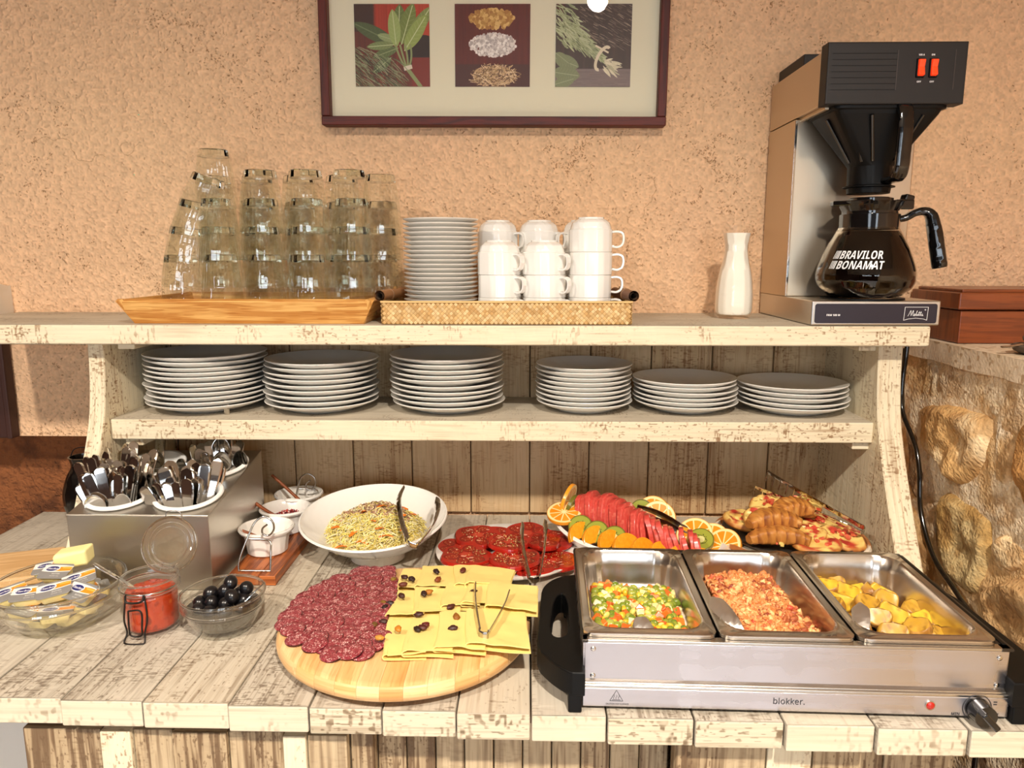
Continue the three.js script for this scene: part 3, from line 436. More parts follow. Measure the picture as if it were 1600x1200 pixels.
{
  // one tumbler, upside down: rim at y = 0, thick base on top
  const t = thing('tumbler', '', 'tumbler');
  const Hg = 0.103, N = 120, F = 10;
  const ringR = (y) => lerp(0.0374, 0.0262, Math.pow(y / Hg, 1.5));
  const faceted = (y, a, r) => { const k = sstep(0.024, 0.034, y) * (1 - sstep(Hg - 0.004, Hg, y) * 0.3), seg = Math.PI * 2 / F, b = ((a % seg) + seg) % seg - seg / 2; return r * lerp(1, Math.cos(seg / 2) / Math.cos(b) * 1.012, k) + 0.00035 * Math.sin(a * 30) * sstep(0.028, 0.036, y) * (1 - sstep(Hg - 0.02, Hg - 0.012, y)); };
  const shell = (ys, rf, flip) => {
    const pos = [], idx = [];
    ys.forEach((y) => { for (let k = 0; k < N; k++) { const a = k / N * Math.PI * 2, r = rf(y, a); pos.push(Math.cos(a) * r, y, Math.sin(a) * r); } });
    for (let i = 0; i + 1 < ys.length; i++) for (let k = 0; k < N; k++) { const k1 = (k + 1) % N, a = i * N + k, b = i * N + k1; flip ? idx.push(a, b, a + N, b, b + N, a + N) : idx.push(a, a + N, b, b, a + N, b + N); }
    const g = new THREE.BufferGeometry(); g.setAttribute('position', new THREE.Float32BufferAttribute(pos, 3)); g.setIndex(idx); g.computeVertexNormals(); return g;
  };
  const ys = [0.0, 0.004, 0.012, 0.022, 0.027, 0.032, 0.045, 0.06, 0.075, Hg - 0.012];
  part(toCreasedNormals(shell(ys, (y, a) => faceted(y, a, ringR(y)), false), 0.25), M.glassTint, 'wall', t);
  part(lathe([[0.0371, 0], [0.0377, 0.0005], [0.0377, 0.0013], [0.0371, 0.0017]], 40, 1), M.glassTint, 'rim', t);
  // solid base: facetted puck
  const by = [Hg - 0.0125, Hg - 0.011, Hg - 0.004, Hg - 0.001, Hg], bp = [];
  const puck = shell(by, (y, a) => faceted(Math.min(y, Hg - 0.006), a, ringR(y)) * (y > Hg - 0.0005 ? 0.93 : 1) - 0.0002, false);
  const cap = (y, r, up) => { const g = new THREE.CircleGeometry(r, 40); g.rotateX(up ? -Math.PI / 2 : Math.PI / 2); return tr(g, 0, y, 0); };
  part(merge([toCreasedNormals(puck, 0.3), cap(Hg, ringR(Hg) * 0.93, true), cap(Hg - 0.0125, ringR(Hg - 0.0125), false)]), M.glassSolid, 'base', t);
  scene.remove(t);
  const y0 = YS + 0.011, dy = 0.047;
  let first = true;
  const stack = (x, z, n, where, tilt = 0, turn = 0) => {
    let px = x, py = y0, pz = z;
    for (let k = 0; k < n; k++) {
      const lab = 'clear upturned tumbler, ' + ordFrom(k, n, 'bottom', 'topmost') + (k && k < n - 1 ? ' up' : '') + ' of the ' + where;
      let o;
      if (first) { o = t; o.userData.label = lab; o.userData.group = 'stacked tumblers on the bamboo tray'; scene.add(o); first = false; } else o = copyOf(t, lab);
      o.position.set(px + rr(-0.0012, 0.0012), py, pz + rr(-0.001, 0.001)); const a = tilt * k; o.rotation.set(rr(-0.012, 0.012), turn + rr(0, 6), 0, 'ZXY'); o.rotation.z = -a;
      px += Math.sin(a + tilt * 0.5) * dy; py += Math.cos(a + tilt * 0.5) * dy;
    }
  };
  stack(-0.606, 0.195, 4, 'leaning stack at the left end', 0.115);
  stack(-0.534, 0.2, 3, 'short front stack beside the leaning one');
  stack(-0.4565, 0.2, 4, 'middle front stack');
  stack(-0.38, 0.2, 4, 'front stack right of the middle');
  stack(-0.303, 0.198, 4, 'rightmost front stack');
  stack(-0.572, 0.105, 5, 'tall back stack at the left');
  stack(-0.494, 0.11, 4, 'second back stack from the left');
  stack(-0.417, 0.112, 4, 'third back stack from the left');
  stack(-0.34, 0.112, 4, 'fourth back stack from the left');
  stack(-0.266, 0.125, 4, 'back stack at the right end');
}
// ---------- woven tray with saucers and cups ----------
reseed(31);
{
  const W = 0.41, D = 0.24, Hh = 0.0375;
  const T = thing('woven_tray', 'pale woven palm tray with bamboo tube handles, holding white saucers and cups', 'tray', [-0.036, YS, 0.152]);
  part(tr(rbox(W - 0.006, 0.004, D - 0.006, 0.0015), 0, 0.002, 0), std({ color: L2(0xcaa368), roughness: 0.8 }), 'tray_floor', T);
  const tones = [L('#d8b67e'), L('#cfaa70'), L('#dfc08c'), L('#c49a5e')], weaveMat = std({ color: 0xffffff, vertexColors: true, roughness: 0.65 });
  const weave = (w, h) => { // diagonal over-and-under strips as small pillows
    const s = 0.0074, list = [], base = new THREE.BoxGeometry(1, 1, 1, 2, 2, 1), n = Math.ceil(w / s), m = Math.ceil(h / s);
    for (let i = 0; i <= n * 1; i++) for (let j = 0; j <= m; j++) for (const odd of [0, 1]) {
      const x = -w / 2 + (i + odd * 0.5) * s * 1.0, y = (j + odd * 0.5) * s * 1.0; if (x > w / 2 - 0.001 || y > h - 0.001 || x < -w / 2 + 0.001 || y < 0.001) continue;
      const g = base.clone(), p = g.attributes.position, over = (i + j + odd) % 2; for (let q = 0; q < p.count; q++) if (p.getZ(q) > 0) { const e = over ? Math.abs(p.getX(q)) : Math.abs(p.getY(q)); p.setZ(q, 0.5 - e * 0.9); }
      g.scale(s * 0.66, s * 0.66, 0.0022); g.rotateZ(Math.PI / 4); g.rotateY(0); g.translate(Math.min(w / 2 - 0.002, x), Math.min(h - 0.002, y), 0); g.computeVertexNormals();
      const c = tones[Math.floor(rr(0, 4))], k = rr(0.82, 1.08); colorBy(g, () => [c[0] * k, c[1] * k, c[2] * k]); list.push(g);
    }
    return mergeGeometries(list.map((g) => { g.deleteAttribute('uv'); return g.toNonIndexed(); }));
  };
  const core = std({ color: L2(0x8e6a38), roughness: 0.9 });
  for (const [ry, x, z, w] of [[0, 0, D / 2, W], [Math.PI, 0, -D / 2, W], [Math.PI / 2, W / 2, 0, D], [-Math.PI / 2, -W / 2, 0, D]]) {
    const side = part(tr(new THREE.BoxGeometry(w - 0.002, Hh - 0.002, 0.003), 0, Hh / 2, 0), core, 'tray_wall', T); side.position.set(x, 0, z); side.rotation.y = ry;
    const wv = part(weave(w, Hh), weaveMat, 'woven_strips', side); wv.position.z = 0.0016; wv.userData.kind = 'stuff'; wv.castShadow = true;
    part(tr(rbox(w, 0.0035, 0.0062, 0.001), 0, Hh, 0), std({ color: L2(0xd8b478), roughness: 0.7 }), 'rim_strip', side);
  }
  for (const s of [-1, 1]) { const hd = part(tube([[0, 0, 0.116], [0, 0, -0.03]], 0.0088, 8, 18), std({ color: L2(s < 0 ? 0xa5744a : 0x7c5236), roughness: 0.5 }), 'handle', T); hd.position.set(s * 0.198, 0.047, 0); hd.rotation.y = s * 0.1;
    part(tube([[0, 0, 0.1168], [0, 0, 0.08]], 0.0058, 2, 14), M.gap, 'handle_hollow', hd); const nod = tr(new THREE.TorusGeometry(0.0088, 0.0016, 8, 20), 0, 0, 0.06); part(nod, std({ color: L2(0x84603e), roughness: 0.5 }), 'node_ring', hd);
    part(tube([[0, -0.012, 0.02], [0, 0.012, 0.02]], 0.004, 4, 8), core, 'binding', hd); }
  // saucers
  const sp = [[0.0, 0.0015], [0.02, 0.0015], [0.03, 0.0], [0.033, 0.0005], [0.036, 0.003], [0.05, 0.0055], [0.0635, 0.0108], [0.0645, 0.0122], [0.0632, 0.0126], [0.05, 0.0078], [0.034, 0.0048], [0.0, 0.0042]];
  const sGeo = lathe(sp, 56, 0.5); let sa = null;
  const saucerAt = (k, n) => { const lab = 'white saucer, ' + ordFrom(k, n, 'lowest', 'topmost') + (k && k < n - 1 ? ' from the bottom' : '') + ' in the saucer stack on the woven tray'; let o; if (!sa) { o = sa = solo('saucer', lab, 'saucer', sGeo, M.plate, 'white saucers stacked on the woven tray'); } else o = copyOf(sa, lab); o.position.set(-0.151 + rr(-0.0008, 0.0008), YS + 0.0045 + k * 0.0075, 0.195); o.rotation.set(rr(-0.004, 0.004), rr(0, 6), 0); };
  for (let k = 0; k < 22; k++) saucerAt(k, 22);
  // cups, upside down
  const cup = thing('coffee_cup', '', 'cup'); scene.remove(cup);
  const out = [[0.0362, 0.0], [0.0369, 0.0008], [0.0369, 0.0368], [0.0362, 0.0376], [0.0349, 0.0379], [0.0342, 0.042], [0.0318, 0.0485], [0.0258, 0.0538], [0.0222, 0.055], [0.022, 0.0575], [0.0202, 0.0577], [0.0192, 0.055], [0.0, 0.0545]];
  part(lathe([...out.slice().reverse(), [0.0352, 0.0004], [0.0342, 0.002], [0.034, 0.036], [0.0322, 0.044], [0.0255, 0.0505], [0.0, 0.0515]].reverse(), 48, 0.5), M.white, 'bowl', cup);
  part(sweep([[0.0352, 0.0335, 0], [0.047, 0.034, 0], [0.0535, 0.031, 0], [0.0555, 0.022, 0], [0.053, 0.0125, 0], [0.046, 0.0085, 0], [0.0355, 0.0095, 0]], () => [0.0046, 0.0021], 26, 10), M.white, 'handle', cup);
  let cf = true;
  const column = (x, z, n, where, up, ry) => { for (let k = 0; k < n; k++) { const lab = 'white upturned coffee cup, ' + ordFrom(k, n, 'bottom', 'top') + (k && k < n - 1 ? ' up' : '') + ' of the ' + where; let o; if (cf) { cf = false; o = cup; o.userData.label = lab; o.userData.group = 'white cups stacked on the woven tray'; scene.add(o); } else o = copyOf(cup, lab); o.position.set(x + rr(-0.0006, 0.0006), YS + 0.0045 + up + k * 0.038, z); o.rotation.set(0, ry + rr(-0.06, 0.06), 0); } };
  column(-0.049, 0.212, 3, 'front left cup column', 0.0, -0.75); column(0.0275, 0.212, 3, 'front middle cup column', 0, -0.75); column(0.106, 0.208, 4, 'front right cup column', 0, -0.02);
  column(-0.056, 0.105, 4, 'back left cup column', 0, -0.5); column(0.02, 0.105, 4, 'back middle cup column', 0, -0.5); column(0.1, 0.11, 4, 'back right cup column', -0.0, -2.6);
}
// ---------- milk carafe ----------
{
  const C = thing('milk_carafe', 'small glass carafe filled with milk, left of the coffee machine', 'carafe', [0.375, YS, 0.127]);
  const o = [[0.0, 0.001], [0.03, 0.0], [0.0325, 0.004], [0.0335, 0.02], [0.033, 0.05], [0.0295, 0.08], [0.0235, 0.105], [0.0212, 0.122], [0.022, 0.138], [0.0255, 0.153], [0.0285, 0.164]];
  const c = curvePts(o.slice(2), 40);
  part(lathe([[0, 0.001], [0.028, 0], ...c, [0.0288, 0.1655], [0.0278, 0.166], [0.0268, 0.1645]], 48, 0.7), M.glass, 'glass_body', C);
  part(lathe([[0, 0.007], [0.028, 0.0075], [0.0308, 0.011], ...c.filter((p) => p[1] > 0.013 && p[1] < 0.152).map(([x, y]) => [x - 0.0014, y]), [0.0235, 0.1525], [0, 0.1528]], 48, 0.8), phy({ color: L2(0xfbf4e4), roughness: 0.28 }), 'milk', C);
}
// ---------- plates on the middle shelf ----------
reseed(41);
{
  const Y = 1.148, mk = (R) => lathe([[0, 0.002], [R * 0.5, 0.002], [R * 0.56, 0], [R * 0.6, 0.0008], [R * 0.66, 0.005], [R * 0.82, 0.0095], [R * 0.985, 0.0165], [R, 0.0182], [R * 0.993, 0.0194], [R * 0.975, 0.019], [R * 0.8, 0.0125], [R * 0.66, 0.0082], [R * 0.5, 0.005], [0, 0.0046]], 64, 0.5);
  const ST = [[-0.602, 0.128, 0.1095, 11, 'leftmost plate stack', 0.0088], [-0.387, 0.126, 0.1045, 9, 'second plate stack from the left', 0.0096], [-0.15, 0.126, 0.105, 10, 'third plate stack from the left', 0.0095], [0.105, 0.125, 0.089, 9, 'fourth plate stack from the left', 0.0085], [0.293, 0.125, 0.0955, 6, 'fifth plate stack from the left', 0.0085], [0.489, 0.13, 0.0985, 5, 'rightmost plate stack', 0.0088]];
  for (const [x, z, R, n, where, dy] of ST) {
    let p = null; const g = mk(R);
    for (let k = 0; k < n; k++) { const lab = 'white plate, ' + ordFrom(k, n, 'lowest', 'topmost') + (k && k < n - 1 ? ' up' : '') + ' of the ' + where; let o; if (!p) o = p = solo('dinner_plate', lab, 'plate', g, M.plate, 'plates of the ' + where); else o = copyOf(p, lab); o.position.set(x + rr(-0.003, 0.003), Y + 0.0004 + k * dy, z + rr(-0.002, 0.003)); o.rotation.set(k ? rr(-0.006, 0.006) : 0, rr(0, 6), k ? rr(-0.008, 0.008) : 0); }
  }
}
// ---------- filter coffee machine and its glass pot ----------
{
  const X = 0.563, W = 0.207, Y = YS + 0.0006;
  const C = thing('coffee_machine', 'filter coffee machine of brushed steel with black head and lit switches', 'coffee machine', [X, Y, 0]);
  const tint = phy({ color: L2(0xcdbda6), metalness: 1, roughness: 0.38, bumpMap: brush, bumpScale: 0.00006 });
  const b = (w, h, d, x, y, z, r, m, n, along = 'x') => part(tr(boxUV(rbox(w, h, d, r, 2), along), x, y, z), m, n, C);
  const base = b(W, 0.04, 0.272, 0, 0.02, 0.143, 0.0025, M.brushed, 'base');
  // control face of the base: dark blue plate with print
  const pl = part(extr(rectShape(W - 0.012, 0.031, 0.0035), 0.0008, 0.0003, 1), std({ color: L2(0x231f2d), roughness: 0.3 }), 'name_plate', base); pl.position.set(0, 0.0195, 0.2788);
  const put = (g, x, y, z, p, n = 'lettering', m = M.print) => { const o = part(g, m, n, p); o.position.set(x, y, z); return o; };
  put(text('FKM 180 M', 0.0031, 0.0003), -0.079, -0.004, 0.0012, pl);
  const fr = [[-0.0155, 0.0105], [0.0215, 0.0105], [0.0205, -0.0105], [0.015, -0.0085], [0.003, -0.0072], [-0.009, -0.0085], [-0.0165, -0.0108]].map(([x, y]) => [x + 0.0615, y, 0.0013]);
  { const g = []; for (let i = 0; i < fr.length; i++) { const a = V(...fr[i]), q = V(...fr[(i + 1) % fr.length]), l = a.distanceTo(q); const bx = new THREE.BoxGeometry(l + 0.0004, 0.0006, 0.0004); bx.rotateZ(Math.atan2(q.y - a.y, q.x - a.x)); bx.translate((a.x + q.x) / 2, (a.y + q.y) / 2, 0.0013); g.push(bx); } part(merge(g), M.print, 'logo_outline', pl); }
  { // script lettering as thin strokes
    const S = [[[0, 0], [3, 5], [6, 12], [7, 13], [7.2, 9], [7.5, 3], [7.6, 1]], [[7.6, 1], [10, 7], [12.5, 13], [13, 12], [12.4, 6], [12.8, 1], [14, 1.2]], [[14, 1.2], [16.5, 3.5], [17, 5.4], [15.6, 5.2], [15.2, 2.4], [16.4, .8], [18.2, 2]], [[18.2, 2], [20.6, 8], [22, 12.6], [20.8, 10], [20, 4], [20.6, 1], [22, 1.8]], [[22, 1.8], [23, 5.4], [22.8, 2], [24, 1.4]], [[24, 1.4], [26, 6], [27.6, 11], [26, 4], [26.4, 1.2], [28, 2]], [[28, 2], [30, 6.6], [31.4, 11], [29.8, 4], [30.2, 1.2], [31.6, 2]], [[24.6, 8], [32.6, 8.6]], [[35, 4.6], [33.4, 5.2], [32.4, 2.6], [33.6, 1], [35.2, 3.6], [35, 1.2], [36.6, 1.4]]];
    const g = S.map((s) => tube(s.map(([x, y]) => [0.051 + x * 0.00068, -0.0042 + y * 0.00072, 0.0013]), 0.00036, s.length * 5, 5)); g.push(tr(new THREE.TorusGeometry(0.0009, 0.0003, 6, 14), 0.0785, 0.0062, 0.0013)); part(merge(g), M.print, 'script_logo', pl);
  }
  part(tr(new THREE.CylinderGeometry(0.066, 0.066, 0.002, 48), 0.004, 0.0412, 0.214), M.black, 'hot_plate', base);
  b(W, 0.3035, 0.143, 0, 0.1917, 0.0775, 0.002, tint, 'column', 'y');
  part(tr(boxUV(rbox(0.004, 0.3, 0.002, 0.0005), 'y'), -W / 2 + 0.002, 0.191, 0.1488), M.polished, 'column_edge', C);
  // head: steel sleeve, black front, black lid at the back
  const head = part(tr(boxUV(rbox(W - 0.001, 0.082, 0.255, 0.002), 'z'), 0, 0.386, 0.1335), tint, 'head', C);
  { const s = new THREE.Shape(); s.moveTo(-W / 2, 0.3445); s.lineTo(W / 2, 0.3445); s.lineTo(W / 2, 0.431); s.lineTo(-W / 2, 0.431); s.lineTo(-W / 2, 0.3445); const fg = extr(s, 0.026, 0.0022, 2); part(tr(fg, 0, 0, 0.2545), M.blackMatte, 'front_cover', head, 'black front cover'); }
  for (let i = 0; i < 7; i++) part(tr(new THREE.BoxGeometry(0.098, 0.0006, 0.0006), -0.05, 0.3635 + i * 0.0088, 0.2828), M.black, 'cover_groove', head);
  for (const x of [0.0, 0.087]) part(tr(new THREE.BoxGeometry(0.0009, 0.058, 0.0006), x, 0.392, 0.2829), std({ color: L2(0x4a403c), roughness: 0.5 }), 'cover_line', head);
  part(tr(rbox(0.146, 0.026, 0.13, 0.002), -0.018, 0.44, 0.07), M.blackMatte, 'tank_lid', C, 'black water tank lid');
  const sw = new THREE.MeshStandardMaterial({ color: L2(0xe0401c), emissive: L2(0xff3a10), emissiveIntensity: 0.7, roughness: 0.3 });
  for (const [x, t] of [[0.035, '100 A'], [0.0545, 'ON']]) {
    part(tr(rbox(0.0128, 0.028, 0.004, 0.0015), x, 0.3945, 0.2835), M.black, 'switch_frame', head);
    const s = part(merge([place(rbox(0.0092, 0.0125, 0.006, 0.0012), [x, 0.4005, 0.2862], [0.25, 0, 0]), place(rbox(0.0092, 0.0125, 0.006, 0.0012), [x, 0.389, 0.2866], [-0.22, 0, 0])]), sw, 'lit_switch', head, 'glowing orange rocker switch');
    part(tr(text(t, 0.0026, 0.0002), x - 0.004, 0.4125, 0.2829), M.print, 'lettering', head); part(tr(text('OFF', 0.0026, 0.0002), x - 0.0035, 0.3735, 0.2829), M.print, 'lettering', head);
  }
  // filter basket: flat-sided funnel, its rails, neck and handle
  const by = 0.2425, F = part(new THREE.BufferGeometry(), M.black, 'filter_basket', C);
  {
    const sq = (y, hx, hz, r, cz) => { const pts = [], n = 40; for (let k = 0; k < n; k++) { const a = k / n * Math.PI * 2, ca = Math.cos(a), sa = Math.sin(a), q = r; pts.push([Math.sign(ca) * Math.pow(Math.abs(ca), q) * hx, y, cz + Math.sign(sa) * Math.pow(Math.abs(sa), q) * hz]); } return pts; };
    const L0 = [sq(0.3425, 0.089, 0.062, 0.18, 0.216), sq(0.338, 0.089, 0.062, 0.18, 0.216), sq(0.336, 0.083, 0.06, 0.2, 0.216), sq(0.33, 0.081, 0.059, 0.25, 0.216), sq(0.262, 0.036, 0.035, 0.6, 0.216), sq(0.255, 0.034, 0.034, 0.95, 0.216), sq(0.226, 0.034, 0.034, 1, 0.216), sq(0.224, 0.04, 0.04, 1, 0.216), sq(0.2225, 0.04, 0.04, 1, 0.216), sq(0.2215, 0.034, 0.034, 1, 0.216), sq(0.213, 0.033, 0.033, 1, 0.216)];
    const pos = [], idx = [], n = 40; L0.forEach((r) => r.forEach((p) => pos.push(...p)));
    for (let i = 0; i + 1 < L0.length; i++) for (let k = 0; k < n; k++) { const k1 = (k + 1) % n, a = i * n + k, c = i * n + k1; idx.push(a, c, a + n, c, c + n, a + n); }
    for (let k = 1; k < n - 1; k++) { idx.push(0, k + 1, k); const q = (L0.length - 1) * n; idx.push(q, q + k, q + k + 1); }
    const g = new THREE.BufferGeometry(); g.setAttribute('position', new THREE.Float32BufferAttribute(pos, 3)); g.setIndex(idx); g.computeVertexNormals(); F.geometry = toCreasedNormals(g, 0.5);
  }
  for (const [x0, z0, x1, z1] of [[-0.06, 0.27, -0.026, 0.244], [0.05, 0.274, 0.022, 0.248], [-0.03, 0.278, -0.012, 0.251], [-0.082, 0.232, -0.037, 0.222]]) part(tube([[x0, 0.328, z0], [x1, 0.262, z1]], 0.0028, 6, 8), M.blackGloss, 'rib', F);
  part(sweep([[0.018, 0.345, 0.266], [0.018, 0.337, 0.282], [0.018, 0.318, 0.287], [0.018, 0.27, 0.287], [0.018, 0.245, 0.285], [0.018, 0.233, 0.275], [0.016, 0.231, 0.255], [0.012, 0.231, 0.236]], (t) => [0.0115, 0.0048], 40, 14, V(1, 0, 0)), M.blackGloss, 'handle', F);
  for (const s of [-1, 1]) part(tr(boxUV(rbox(0.007, 0.006, 0.115, 0.001), 'z'), s * 0.0925, 0.342, 0.2), tint, 'basket_rail', C);
  // pot
  const Pt = thing('coffee_pot', 'round glass coffee pot full of black coffee with black handle', 'coffee pot', [X + 0.0, Y + 0.0424, 0.229]);
  const out = [[0.0, 0.0], [0.048, 0.0], [0.052, 0.002], ...curvePts([[0.058, 0.005], [0.072, 0.018], [0.0775, 0.033], [0.0765, 0.046], [0.0695, 0.068], [0.06, 0.09], [0.0515, 0.106], [0.046, 0.115]], 30)];
  part(lathe(out, 64, 0.9), phy({ color: L2(0xf4efe6), roughness: 0, transmission: 1, thickness: 0, ior: 1.5 }), 'glass_body', Pt);
  part(lathe([[0, 0.0015], [0.046, 0.0015], [0.05, 0.0035], ...out.slice(3).filter((p) => p[1] < 0.109).map(([x, y]) => [x - 0.0016, y]), [0.047, 0.1092], [0, 0.1092]], 64, 0.9), phy({ color: L2(0x050302), roughness: 0.03, ior: 1.33 }), 'coffee', Pt);
  part(lathe([[0.044, 0.112], [0.0462, 0.112], [0.0462, 0.136], [0.043, 0.137], [0.043, 0.141], [0.05, 0.1535], [0.052, 0.156], [0.05, 0.156], [0.04, 0.146], [0, 0.146]], 56, 0.4), M.blackGloss, 'collar', Pt);
  part(lathe([[0.03, 0.144], [0.034, 0.146], [0.034, 0.1615], [0.031, 0.163], [0, 0.163]], 48, 0.4), M.blackGloss, 'lid', Pt);
  { const sp = new THREE.Shape(); sp.moveTo(0.02, 0.05); sp.quadraticCurveTo(0.03, 0.03, 0.062, 0.006); sp.lineTo(0.062, -0.006); sp.quadraticCurveTo(0.03, -0.03, 0.02, -0.05); const g = extr(sp, 0.005, 0.0015, 2); g.rotateX(-Math.PI / 2); tr(g, 0, 0.1512, 0); g.rotateY(Math.PI); part(g, M.blackGloss, 'spout', Pt); }
  part(merge([tr(rbox(0.03, 0.016, 0.026, 0.003), 0.05, 0.152, 0.002), place(rbox(0.016, 0.02, 0.02, 0.003), [0.058, 0.158, 0], [0, 0, -0.25])]), M.blackGloss, 'hinge', Pt);
  part(sweep([[0.044, 0.128, 0], [0.058, 0.131, 0.002], [0.07, 0.1385, 0.005], [0.084, 0.141, 0.009], [0.093, 0.135, 0.012], [0.099, 0.115, 0.014], [0.1055, 0.085, 0.016], [0.1125, 0.05, 0.018]], (t) => [lerp(0.008, 0.0125, sstep(0, 0.6, t)) * (t > 0.98 ? 0.8 : 1), lerp(0.0055, 0.0098, sstep(0.1, 0.7, t))], 40, 14, V(0, 0, 1)), M.blackGloss, 'handle', Pt);
  // white print, wrapped round the glass
  const wrap = (g, x0, y0, k = 1) => { const p = g.attributes.position; for (let i = 0; i < p.count; i++) { const y = y0 + p.getY(i), xs = x0 + p.getX(i) + 0.22 * p.getY(i); const rad = (() => { for (let q = 3; q + 1 < out.length; q++) if (out[q][1] <= y && out[q + 1][1] >= y) { const t = (y - out[q][1]) / (out[q + 1][1] - out[q][1] || 1); return lerp(out[q][0], out[q + 1][0], t); } return 0.06; })() + 0.0007 + p.getZ(i) * 0.5; const a = xs / 0.0715; p.setXYZ(i, Math.sin(a) * rad, y, Math.cos(a) * rad); } g.computeVertexNormals(); return g; };
  const word = (s, x, y) => { const g = text(s, 0.0128, 0.0005); const p = g.attributes.position; for (let i = 0; i < p.count; i++) p.setX(i, p.getX(i) * 0.78); return wrap(g, x, y); };
  const bars = []; for (let i = 0; i < 4; i++) for (const [y, dx] of [[0.0645, 0.0], [0.0485, -0.002]]) { const g = new THREE.BoxGeometry(0.0009 + i * 0.0003, 0.0128, 0.0004, 1, 6, 1); tr(g, 0, 0.0064, 0); bars.push(wrap(g, -0.0835 + i * 0.0028 + dx, y)); }
  part(merge([word('BRAVILOR', -0.0715, 0.0645), word('BONAMAT', -0.073, 0.0485), ...bars]), M.print, 'lettering', Pt, 'white slanted lettering');
}
// ---------- mains cord down the right side of the hutch ----------
solo('power_cord', 'black mains cord hanging down between hutch and stone wall', 'cord', merge([tube([[0.66, 1.34, 0.02], [0.69, 1.33, 0.06], [0.7, 1.3, 0.11], [0.7, 1.261, 0.117], [0.697, 1.2, 0.118], [0.695, 1.149, 0.13], [0.7, 1.09, 0.18], [0.7, 1.049, 0.2], [0.698, 0.984, 0.22], [0.7, 0.92, 0.27], [0.7, 0.889, 0.345], [0.7, 0.862, 0.405], [0.7, 0.8, 0.43], [0.7, 0.6, 0.44], [0.7, 0.004, 0.46]], 0.0042, 120, 10), tube([[0.7, 1.261, 0.11], [0.7, 1.2, 0.112], [0.698, 1.15, 0.126]], 0.0035, 20, 8)]), M.blackGloss);
// ---------- wooden box and stone dish on the ledge ----------
{
  const B = thing('wooden_box', 'brown polished wooden box with a wider lid on the stone ledge', 'box', [0.93, 1.2765, 0.092]);
  const b = (w, h, d, y, r, n) => part(tr(boxUV(rbox(w, h, d, r, 2), 'x', rr(0, 1), rr(0, 1)), 0, y, 0), M.boxWood, n, B);
  b(0.334, 0.058, 0.15, 0.0295, 0.002, 'box_body'); b(0.352, 0.03, 0.166, 0.0755, 0.003, 'lid'); b(0.336, 0.006, 0.15, 0.093, 0.002, 'lid_moulding');
  const D = thing('stone_dish', 'dark grey round stone dish with a pebble on the ledge at the right edge', 'dish', [0.808, 1.2765, 0.315]);
  part(lathe([[0, 0], [0.024, 0], [0.036, 0.006], [0.04, 0.013], [0.036, 0.016], [0.02, 0.012], [0, 0.011]], 40, 0.6), std({ color: L2(0x54483e), roughness: 0.55 }), 'dish_body', D);
  part(displace(ball(0.03, 3).scale(1, 0.4, 0.85), (v) => { v.x += 0.002 * f3(v.x * 40, v.y * 40, v.z * 40, 4, 2); }).translate(0.004, 0.0255, 0), std({ color: L2(0x6a5a4c), roughness: 0.45 }), 'pebble', D);
  part(sweep([[-0.06, 0.012, 0.0], [-0.045, 0.0135, 0.002], [-0.03, 0.0165, 0.002]], () => [0.005, 0.0015], 10, 8), M.steel, 'spoon_tip', D);
}
